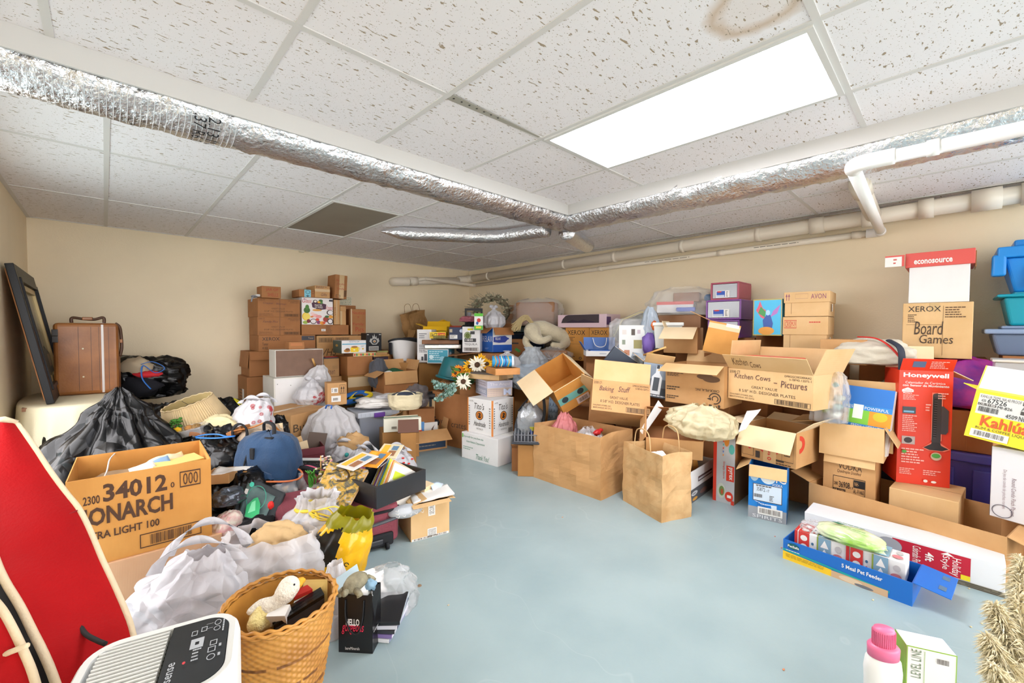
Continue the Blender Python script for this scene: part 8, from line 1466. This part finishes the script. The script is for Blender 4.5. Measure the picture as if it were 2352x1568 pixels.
# low floor carton, heater base, heater
flc=FT((1862,1108),(2306,1232),.235,0);FLH=.235
t=carton('cardboard_box','long low open tan carton on the floor holding the VODKA carton',dict(flc,w=flc['w']+.02),.5,m='card',mi='card',op=True,flaps={'l':(70,.12),'r':(110,.2)},pr={})
fhb=FZ((2037,1131),(2203,1165),.285,1100);hbq=fhb['loc'];carton('cardboard_box','closed tan carton inside the low floor carton carrying the red heater box',dict(fhb,loc=Vector((hbq.x+.10,hbq.y,.012)),h=.275,yaw=-95),.36,m='card_light')
fhw=FZ((2058,1106),(2181,1121),.288,826);mat('heater_red','#e03a22',.4);hp=['#f3b9ae']
carton('heater_box','tall red heater box with a tower heater picture',dict(fhw,h=.69),.24,m='heater_red',mi='card_pale',op=True,flaps={'f':(32,.085,'heater_red'),'b':(6,.14,'card_pale'),'r':(120,.1,'card_pale')},pr={'f':[('Honeywell',.08,.93,.92,.98,'paper',{'b':.03}),('Calentador de Cerámica',.12,.885,.86,.905,'paper'),('con Sensor de Movimiento',.07,.86,.93,.88,'paper',{'b':.02}),('#poly',.06,.81,.28,.85,'paper',{'p':[(0,0),(0,.5),(.5,1),(1,.5),(1,0)]}),('Safety',.1,.815,.26,.832,'heater_red'),('Matters',.08,.795,.25,.808,'paper',{'b':.02}),('#ln',.08,.74,.45,.79,hp[0],{'n':4}),('#r',.08,.62,.33,.68,'#4a4d55'),('#r',.1,.63,.3,.645,'#7fb4d4'),('#ln',.08,.46,.42,.61,hp[0],{'n':9}),('#r',.08,.35,.33,.42,'#b8a8a4'),('#o',.12,.36,.28,.41,'#3a3034'),('#ln',.08,.18,.6,.32,hp[0],{'n':6}),('#ln',.05,.08,.4,.14,hp[0],{'n':4}),('#ln',.5,.09,.9,.14,hp[0],{'n':3}),('#poly',.47,.31,.98,.38,'#ef7a62',{'p':[(.0,.3),(.3,1),(.65,1),(1,.3),(.8,0),(.2,0)]}),('#r',.62,.40,.82,.815,'#ef7a62'),('#poly',.49,.315,.95,.39,'#2e272b',{'p':[(0,.25),(.3,.7),(.35,1),(.65,1),(.7,.6),(1,.25),(.75,0),(.25,0)]}),('#r',.635,.385,.80,.79,'#3a3236'),('#o',.635,.775,.80,.81,'#4a4246'),('#r',.655,.42,.72,.76,'#1e1a1d'),('#poly',.80,.46,.93,.70,'#463d42',{'p':[(0,0),(.7,0),(1,.1),(1,.85),(.5,.95),(.3,1),(0,1)]})]+[('#ln',.66,.42+.02*i,.715,.43+.02*i,'#6a6066',{'n':1,'full':1})for i in range(17)]+[('#o',.62,.23,.82,.30,'#c9a98f'),('#o',.64,.25,.8,.29,'#4f9a3f'),('#o',.08,.27,.17,.30,'#4f9a3f'),('#o',.5,.03,.58,.055,'paper'),('#o',.64,.03,.74,.05,'paper'),('#ln',.72,.76,.95,.82,hp[0],{'n':3}),('#ln',.5,.3+.35,.62,.72,hp[0],{'n':3})],'flap_f':[('#r',.22,.3,.46,.8,'#5a6a8a'),('#ln',.55,.2,.95,.85,hp[0],{'n':5})]})
t=thing('storage_tub','violet blue plastic tub behind the red heater box','storage tub',Vector((3.86,P(2215,1000,x=3.86).y+.02,.0)),(0,0,R(-90)));mat('violet','#4a48a0',.35);b=MB();b.box(-.24,.24,0,.4,.012,.42,'violet',bev=.02,taper=.02)
for x in(-.12,.06):b.box(x,x+.1,-.008,.002,.05,.36,'violet',bev=.006)
b.build('body',t);b=MB();b.box(-.26,.26,-.02,.42,.40,.46,'violet',bev=.012);b.build('lid',t)
# econosource and board games cartons
fxg=FX(3.9,2071,2233,697,802);carton('cardboard_box','tan carton with Board Games handwriting near the right wall',snap(fxg,fxg['loc'].z-.05),.34,m='card_light',pr={'f':[('#r',.4,.84,.54,1,'tape'),('XEROX',.08,.84,.56,.94,'black'),('#ln',.08,.64,.24,.8,'ink',{'n':5}),('#r',.59,.05,.595,.94,'ink_soft'),('#r',.06,.6,.59,.605,'ink_soft'),('#ln',.62,.72,.96,.93,'ink_soft',{'n':5}),('Board',.18,.42,.60,.66,'ink',{'sh':.15}),('Games',.26,.26,.74,.42,'ink',{'sh':.1})]},tape={'t':(.4,.55)})
zg=snap(fxg,fxg['loc'].z-.05)['loc'].z;filler((4.08,fxg['loc'].y,0),.56,.36,zg-.002,'brown carton under the Board Games carton',m='card_brown',yaw=-90)
zg2=fxg['loc'].z+fxg['h']+.002;fec=FX(3.92,2086,2226,612,696);fec=snap(fec,zg2);mat('coral','#d9564e',.5)
t=thing('lidded_box','white box with a coral red lid on the Board Games carton','box',fec['loc'],(0,0,R(-90)));w,h=fec['w'],fec['h'];b=MB();b.box(-w/2,w/2,.0,.34,0,h,'white_card',bev=.003);b.build('body',t);b=MB();b.box(-w/2-.02,w/2+.02,-.012,.36,h-.01,h+.085,'coral',bev=.003);do_print(b,Matrix.Translation((0,-.012,h-.01))@faceX('f',w,.3,.095),[('econosource',.08,.2,.72,.5,'paper',{'b':.03})]);b.build('lid',t)
b=MB();b.box(-w/2-.12,-w/2-.022,-.05,-.046,h+.0,h+.075,'coral');do_print(b,Matrix.Translation((-w/2-.12,-.0515,h-.0))@Matrix(((.085,0,0,0),(0,0,-1,0),(0,.065,0,0),(0,0,0,1))),[('#r',0,0,1,1,'paper'),('#ln',.5,.2,.75,.9,'#c8483a',{'n':2})]);b.build('lid_flap',t);b=MB();b.box(w/2+.021,w/2+.025,.0,.2,h-.03,h+.07,'card_brown',TR((0,0,0),0,0,0));b.build('lid_flap',t)
# plastic totes at the far right
def ptub(label,X,xl,yt,yb,m,lm,w,rim=.05,taper=.03,zb=None,lidd=True,d=.36):
 a=P(xl,yb,x=X);zt=P(xl,yt,x=X).z;z0=zb if zb is not None else a.z;t=thing('storage_tub',label,'storage tub',Vector((X,a.y-w/2,z0)),(0,0,R(-90)));h=zt-z0
 b=MB();b.box(-w/2+.02,w/2-.02,0,d,0,h-rim,m,taper=taper,bev=.015);b.build('body',t);b=MB();b.box(-w/2-.01,w/2,-.03,d+.03,h-rim,h-rim*.4 if lidd else h,lm,bev=.01)
 if lidd:b.box(-w/2+.06,w/2-.05,.03,d-.03,h-rim*.4,h,lm,bev=.012)
 b.build('lid',t);return t,z0,h
mat('tote_bright','#1583d2',.35);mat('tote_teal','#0b93a8',.35);mat('tote_grey','#6f7f9a',.3,alpha=.88)
t,za,ha=ptub('grey blue see through tub, lowest of the three stacked at the right edge',3.98,2264,748,815,'tote_grey',mat('tote_greylid','#8294b2',.35)and 'tote_greylid',.62,.05)
t,zb_,hb_=ptub('teal tub in the middle of the three stacked at the right edge',4.0,2292,672,745,'tote_teal','tote_teal',.6,.03,zb=za+ha+.001);t,zc_,hc_=ptub('bright blue tote with a domed lid on top of the stack at the right edge',4.02,2292,553,670,'tote_bright','tote_bright',.6,.11,.05,zb=zb_+hb_+.001);b=MB();b.box(-.33,-.27,-.03,.06,hc_-.22,hc_-.09,'tote_bright',bev=.012);b.build('handle',t);b=MB()
for x in(-.18,-.02,.14):b.box(x,x+.07,-.008,.03,.03,hc_-.16,'tote_bright',bev=.008)
b.build('rib',t)
filler((4.0,P(2300,800,x=3.98).y-.26,0),.6,.4,za-.002,'brown carton under the three stacked tubs',m='card_brown',yaw=-90)
q=Vector((3.7,P(2298,800,x=3.7).y-.14,.9));t=thing('clear_box','small clear box of pink and yellow things in front of the grey tub','storage tub',q,(0,0,R(-90)));b=MB();b.box(-.16,.16,0,.2,0,.14,'drawer_clear',bev=.01);b.build('body',t);b=MB();b.box(-.17,.17,-.01,.21,.14,.155,C('#cfcac4',.3),bev=.005);b.build('lid',t);b=MB()
for i in range(8):b.ball((-.1+.03*i,.07+.02*(i%3),.05),(.04,.04,.03),C(['#e6a9b4','#e8c77a','#d98a6a','#efe0d4'][i%4],.6),10,7,nz=.2,seed=i)
b.build('contents',t);filler((q.x+.1,q.y,0),.36,.22,.897,'brown carton under the small clear box',m='card',yaw=-90)
blob('purple_fabric','purple and magenta printed fabric bag behind the yellow carton',Vector((3.98,P(2225,850,x=3.98).y,.72)),.46,.26,.38,mat('magenta_fabric','#6a2a92',.6,var=.7,vs=7,col2='#c02a8a',bump=.3,bs=20)and 'magenta_fabric',cat='fabric bag',seed=44,yaw=-90,nz=.25);filler((3.88,P(2225,850,x=3.98).y,.462),.4,.3,.256,'carton under the purple fabric bag on the violet tub',m='card_brown',yaw=-90)
# yellow liqueur carton and playset box
fpl=FZ((2272,1183),(2352,1206),.245,1020);mat('playset','#e4e3e6',.45);fpl=dict(fpl,w=.42);a=P(2272,1183,z=.245);dirv=Vector((math.cos(R(fpl['yaw'])),math.sin(R(fpl['yaw'])),0));fpl['loc']=a+dirv*.21;PH=.37
carton('playset_box','white toy playset box with window pictures at the right edge',dict(fpl,h=PH),.34,m='playset',sides={'l':'#4a4650'},pr={'f':[('#r',.3,.1,.34,.95,'#8a6f78'),('#r',.36,.12,.95,.93,'#8a8790'),('#r',.38,.55,.95,.9,'#f0eeee'),('#r',.38,.15,.95,.5,'#e9e4e4'),('Round Condo Pinch Playset',.17,.08,.22,.6,'#8a6f78',{'rot':-90}),('De jeu de condo de pinches rondes',.1,.15,.14,.7,'#a9969c',{'rot':-90}),('#o',.3,.0,.5,.12,'#8f9ab0'),('#ring',.02,.02,.2,.2,'#6a6670',{'t':.9}),('Easy',.44,.7,.56,.84,'#c8483a',{'rot':-90}),('#o',.55,.3,.75,.42,'#b98a70')],'l':[('#r',.1,.1,.9,.4,'#8a9ab8'),('#o',.2,.5,.7,.8,'#9a8a94')]})
filler((fpl['loc'].x+.12,fpl['loc'].y-.05,0),.5,.42,.243,'flat tan carton on the floor under the white playset box',m='card',yaw=fpl['yaw'])
mat('kahlua_yellow','#f0dc12',.4);kz=.245+PH+.035;a=P(2214,1006,d=2.3);b=MB();yk=fpl['yaw'];dirv=Vector((math.cos(R(yk)),math.sin(R(yk)),0))
kh=.255;lk=Vector((a.x,a.y,a.z))+dirv*.145
carton('liqueur_box','bright yellow liqueur carton tipped on the white playset box',dict(loc=lk,yaw=yk+2,w=.29,h=kh),.3,m='kahlua_yellow',mi='white_card',op=True,rx=-8,ry=7,flaps={'f':(-14,.14,'white_card'),'l':(70,.06,'kahlua_yellow')},pr={'f':[('#r',.06,.52,.92,.94,'#d9d9d4'),('KAHLUA 750ML NA 40 PROOF',.08,.86,.58,.92,'ink'),('67526',.18,.76,.42,.86,'black',{'b':.01}),('430',.1,.77,.16,.83,'black'),('#r',.6,.84,.92,.92,'#4a4640'),('NH-5365',.63,.855,.88,.905,'paper'),('AL-A425',.6,.74,.86,.82,'black'),('#r',.6,.66,.92,.73,'#4a4640'),('#r',.07,.70,.3,.75,'#4a4640'),('OR-918B',.08,.705,.29,.745,'paper'),('MI-826',.32,.69,.5,.75,'black'),('#bar',.08,.56,.36,.69,'black'),('4509',.44,.54,.58,.62,'black'),('NC-63-157',.6,.53,.9,.63,'black'),('Kahlúa',.16,.28,.76,.50,C('#d9581f',.5),{'b':.02}),('RUM & COFFEE LIQUEUR',.12,.2,.84,.26,'ink'),('#r',.07,.04,.55,.19,'paper'),('#bar',.1,.06,.52,.18,'black')],'flap_f':[('#r',.0,.0,.02,1,'kahlua_yellow'),('#r',.6,0,.8,1,'kahlua_yellow'),('#r',0,0,1,.08,'kahlua_yellow')]})
# white tree carton, pet feeder, gift box, snack bag
flw=FT((1848,1174),(2311,1299),.15,0);mat('tree_white','#dfe0e2',.5,var=.04)
carton('tree_box','long white carton with a red tree picture label on the floor',dict(flw,h=.15),.2,m='tree_white',pr={'f':[('#r',.5,.18,.86,.92,'#b5122e'),('Holiday',.77,.22,.82,.8,'paper',{'rot':-90}),('Style',.73,.35,.77,.8,'paper',{'rot':-90}),('4ft',.66,.45,.7,.75,'paper',{'rot':-90,'b':.02}),('Colorado Pine',.60,.24,.64,.85,'paper',{'rot':-90}),('#poly',.73,.82,.79,.92,'paper',{'p':[(0,0),(.5,1),(1,0)]}),('#r',.82,.18,.86,.34,'#e3cf1f'),('#r',.0,.0,1,.16,'#6f6858'),('#ln',.0,.0,1,.15,'#4a4438',{'n':3,'full':1}),('#o',.42,.4,.55,.9,'#9a9aa0')]})
fpf=FZ((1798,1281),(2095,1393),0,1236);mat('pet_blue','#1667bd',.35);PFH=.105
t=carton('pet_feeder_box','flat open blue pet feeder carton on the floor',dict(fpf,h=PFH),.24,m='pet_blue',mi='card_light',op=True,flaps={'r':(98,.12,'pet_blue')},sides={},pr={'f':[('#poly',0,0,.42,.42,'#efc21f',{'p':[(0,0),(1,0),(1,.75),(0,1)]}),('#poly',0,.2,.85,.55,'#149a9a',{'p':[(0,.7),(.3,.55),(1,0),(1,.3),(.3,.8),(0,1)]}),('#r',.42,.0,.84,.30,'#c9a582'),('#o',.48,.02,.66,.26,'#d9bfa0'),('#o',.6,.0,.74,.14,'#6a6a70'),('5 Meal Pet Feeder',.5,.62,.80,.80,'paper',{'b':.02}),('#o',.04,.62,.15,.92,'#0d5a5a'),('PetSafe',.045,.7,.145,.82,'paper',{'b':.02}),('#ln',.03,.5,.18,.56,'paper',{'n':1}),('#ln',.03,.16,.36,.34,'#b08f1a',{'n':3,'full':1})],'flap_r':[('#r',.15,.62,.32,.82,'#4f6a84'),('#r',.62,.62,.8,.82,'#4f6a84'),('#o',.3,.2,.5,.45,'#cfe0ea')],'under_r':[('#r',.15,.62,.32,.82,'#4f6a84'),('#r',.62,.62,.8,.82,'#4f6a84')]})
b=MB();pfq=fpf['loc'];XF=Euler((0,0,R(fpf['yaw']))).to_matrix();inp=lambda x,y,z:pfq+XF@Vector((x,y,z))
fgw=dict(loc=inp(.0,.07,.05),yaw=fpf['yaw']+3,w=.44,h=.10);st_=[]
for k in range(2):
 o0=k*.5;st_+=[('#r',o0,0,o0+.03,1,'#c4302c'),('#r',o0+.04,0,o0+.15,1,'#cf3a34'),('#o',o0+.06,.1,o0+.13,.4,'paper'),('#o',o0+.06,.55,o0+.13,.85,'paper'),('#o',o0+.17,.15,o0+.195,.3,'#c43a3a'),('#o',o0+.17,.45,o0+.195,.6,'#3f6a8a'),('#r',o0+.225,0,o0+.24,1,'#8a9a3a'),('#r',o0+.24,0,o0+.36,1,'#7fa0b4'),('#poly',o0+.26,.1,o0+.34,.45,'paper',{'p':[(0,0),(.5,1),(1,0)]}),('#poly',o0+.26,.5,o0+.34,.9,'paper',{'p':[(0,0),(.5,1),(1,0)]}),('#o',o0+.38,.1,o0+.47,.4,'#c97a80'),('#o',o0+.4,.5,o0+.46,.8,'#b9b4b4')]
carton('gift_box','gift box in red and grey Christmas paper lying in the pet feeder carton',fgw,.13,m='white_card',pr={'f':st_,'t':st_})
filler(inp(.0,.075,.004),.3,.1,.044,'flat tan insert under the Christmas paper box',m='card_light',yaw=fpf['yaw'])
t=thing('snack_bag','clear and green plastic food bag on the Christmas paper box','food bag',inp(-.02,.13,.151),(0,0,R(fpf['yaw']-4)));mat('snack_green','#dfe6c4',.22,var=.9,vs=7,col2='#8fbf4a',coat=.5,bump=.5,bs=18);blob('pouch',None,(.02,0,-.004),.27,.15,.085,'snack_green',parent=t,seed=48,nz=.12,wr=.12);blob('clear_end',None,(-.13,.0,-.004),.12,.12,.05,'bag_clear',parent=t,seed=49,nz=.3,wr=.3);b=MB();do_print(b,Matrix.Translation((-.08,-.035,.074))@Matrix.Diagonal((.2,.07,1,1)),[('#poly',.1,.35,.4,.7,'#1f6a4a',{'p':[(0,.3),(.4,1),(1,.7),(.6,0)]}),('#ln',.2,.75,.9,.95,'#5f8a4a',{'n':1}),('#ln',.4,.1,.95,.3,'#5f8a4a',{'n':1})]);b.build('print',t)
# foreground right
q=P(2030,1455,z=.30);q.z=0;t=thing('detergent_bottle','white bottle with a pink cap in the right foreground','bottle',q,(0,0,R(-50)));b=MB();b.lathe([(.04,0),(.047,.012),(.048,.15),(.05,.19),(.046,.222),(.036,.236),(.036,.25)],'white',36,sy=.72);b.build('body',t);mat('pink_cap','#e46f96',.4,bump=0);b=MB();b.lathe([(.041,.232),(.042,.262),(.037,.268)],'pink_cap',36,sy=.75);b.lathe([(.03,.262),(.0285,.312),(.026,.318),(.001,.32)],'pink_cap',36,sy=.75,cap1=False)
for i in range(36):a=2*math.pi*i/36;b.box(-.0008,.0008,-.0006,.0012,.268,.31,'pink_cap',Matrix.Translation((.0302*math.cos(a),.0302*.75*math.sin(a),0))@Matrix.Rotation(a+math.pi/2,4,'Z'))
b.build('cap',t)
q=P(2140,1485,z=.285);q.z=0;F=dict(loc=q,yaw=-66,w=.115,h=.275)
carton('lint_box','white and green carton standing beside the pink capped bottle',F,.075,m='white_card',pr={'f':[('#fr',0,0,1,1,'#8db33a',{'t':.012,'tx':.02}),('LEVEL LINE',.1,.66,.3,.97,C('#7a8a70',.5),{'rot':90}),('#r',.36,.62,.37,.97,'#8db33a'),('#bar',.6,.86,.86,.93,'ink')],'l':[('#r',0,0,1,1,'#8db33a')]})
mat('pampas','#e2d5ae',.9,tl=.2);mat('pampas_light','#ece2c4',.9,tl=.2)
t=thing('pampas_grass','cream dried pampas grass plumes at the right foreground edge','dried grass',P(2380,1740,z=0)*1.0);base=P(2380,1740,z=0);rn=random.Random(77)
def plume(tip,root,n,spread,ln):
 b=MB()
 for i in range(n):
  u=rn.random()**.8;c=root.lerp(tip,u);ax=(tip-root).normalized();dv=(Vector((rn.uniform(-1,1),rn.uniform(-1,1),rn.uniform(-.8,.5)))+ax*.5).normalized();L=ln*rn.uniform(.5,1)*(1-.5*u);sv=dv.cross(Vector((rn.uniform(-1,1),rn.uniform(-1,1),rn.uniform(-1,1)))).normalized()*rn.uniform(.0012,.003);mid=c+dv*L*.55+Vector((0,0,.006));e=c+dv*L-Vector((0,0,L*.25));o=dv.cross(sv).normalized()*.0006
  b.add([c-base,mid+sv-base,e-base,mid-sv-base,mid+o-base],[(0,1,4),(1,2,4),(2,3,4),(3,0,4),(0,3,2,1)],rn.choice(['pampas','pampas_light']))
 b.build('plume',t);s=MB();s.tube(spline([base*0+Vector((rn.uniform(-.02,.02),0,.0)),(root-base)*.6,root-base,tip-base],5),.0025,'pampas',5);s.build('stem',t)
for(px,py,d_),(rx_,ry_,rd),n,ln in(((2268,1470,1.35),(2330,1575,1.3),1100,.085),((2285,1395,1.4),(2345,1560,1.32),1500,.09),((2345,1285,1.5),(2352,1420,1.4),1100,.08),((2275,1535,1.25),(2345,1620,1.22),900,.08),((2335,1350,1.45),(2362,1520,1.3),900,.08),((2345,1450,1.4),(2372,1600,1.3),900,.09)):plume(P(px,py,d=d_),P(rx_,ry_,d=rd),n,.05,ln)
# ================================================================ repeats share a group
for o in list(bpy.data.objects):
 l=o.get('label');n=o.name.split('.')[0]
 if o.parent or not l or o.get('group'):continue
 for key,g in(('garbage_bag','black bags in the left heap'),('shopping_bag','white shopping bags in the left heap'),('drawer_unit','clear fronted drawer units by the right wall'),('wooden_tray','pine trays on the patterned carton'),('hat_drum','tan hat drums'),('lidded_carton','lidded cartons by the right wall'),('foil_duct','foil ducts under the ceiling'),('drain_pipe','cream drain pipes on the walls'),('framed_photo','black picture frames in the basket'),('cloth_table','cream clothed tables'),('game_box','board games on the frames')):
  if n==key:o['group']=g
 if n=='cardboard_box' and 'plates carton' in l and not l.startswith(('brown carton','tan carton')):o['group']='plates cartons'
 if 'tall orange tan printer cartons' in l:o['group']='printer cartons under the toy box'
 if 'three stacked' in l and n=='storage_tub':o['group']='stacked tubs at the right edge'
 if n=='folder' and 'maroon' in l:o['group']='folders in the maroon box'
 if n=='paper_strip':o['group']='paper strips in the 34012 carton'
 if n=='book' and 'navy panelled' in l:o['group']='books in the navy panelled carton'
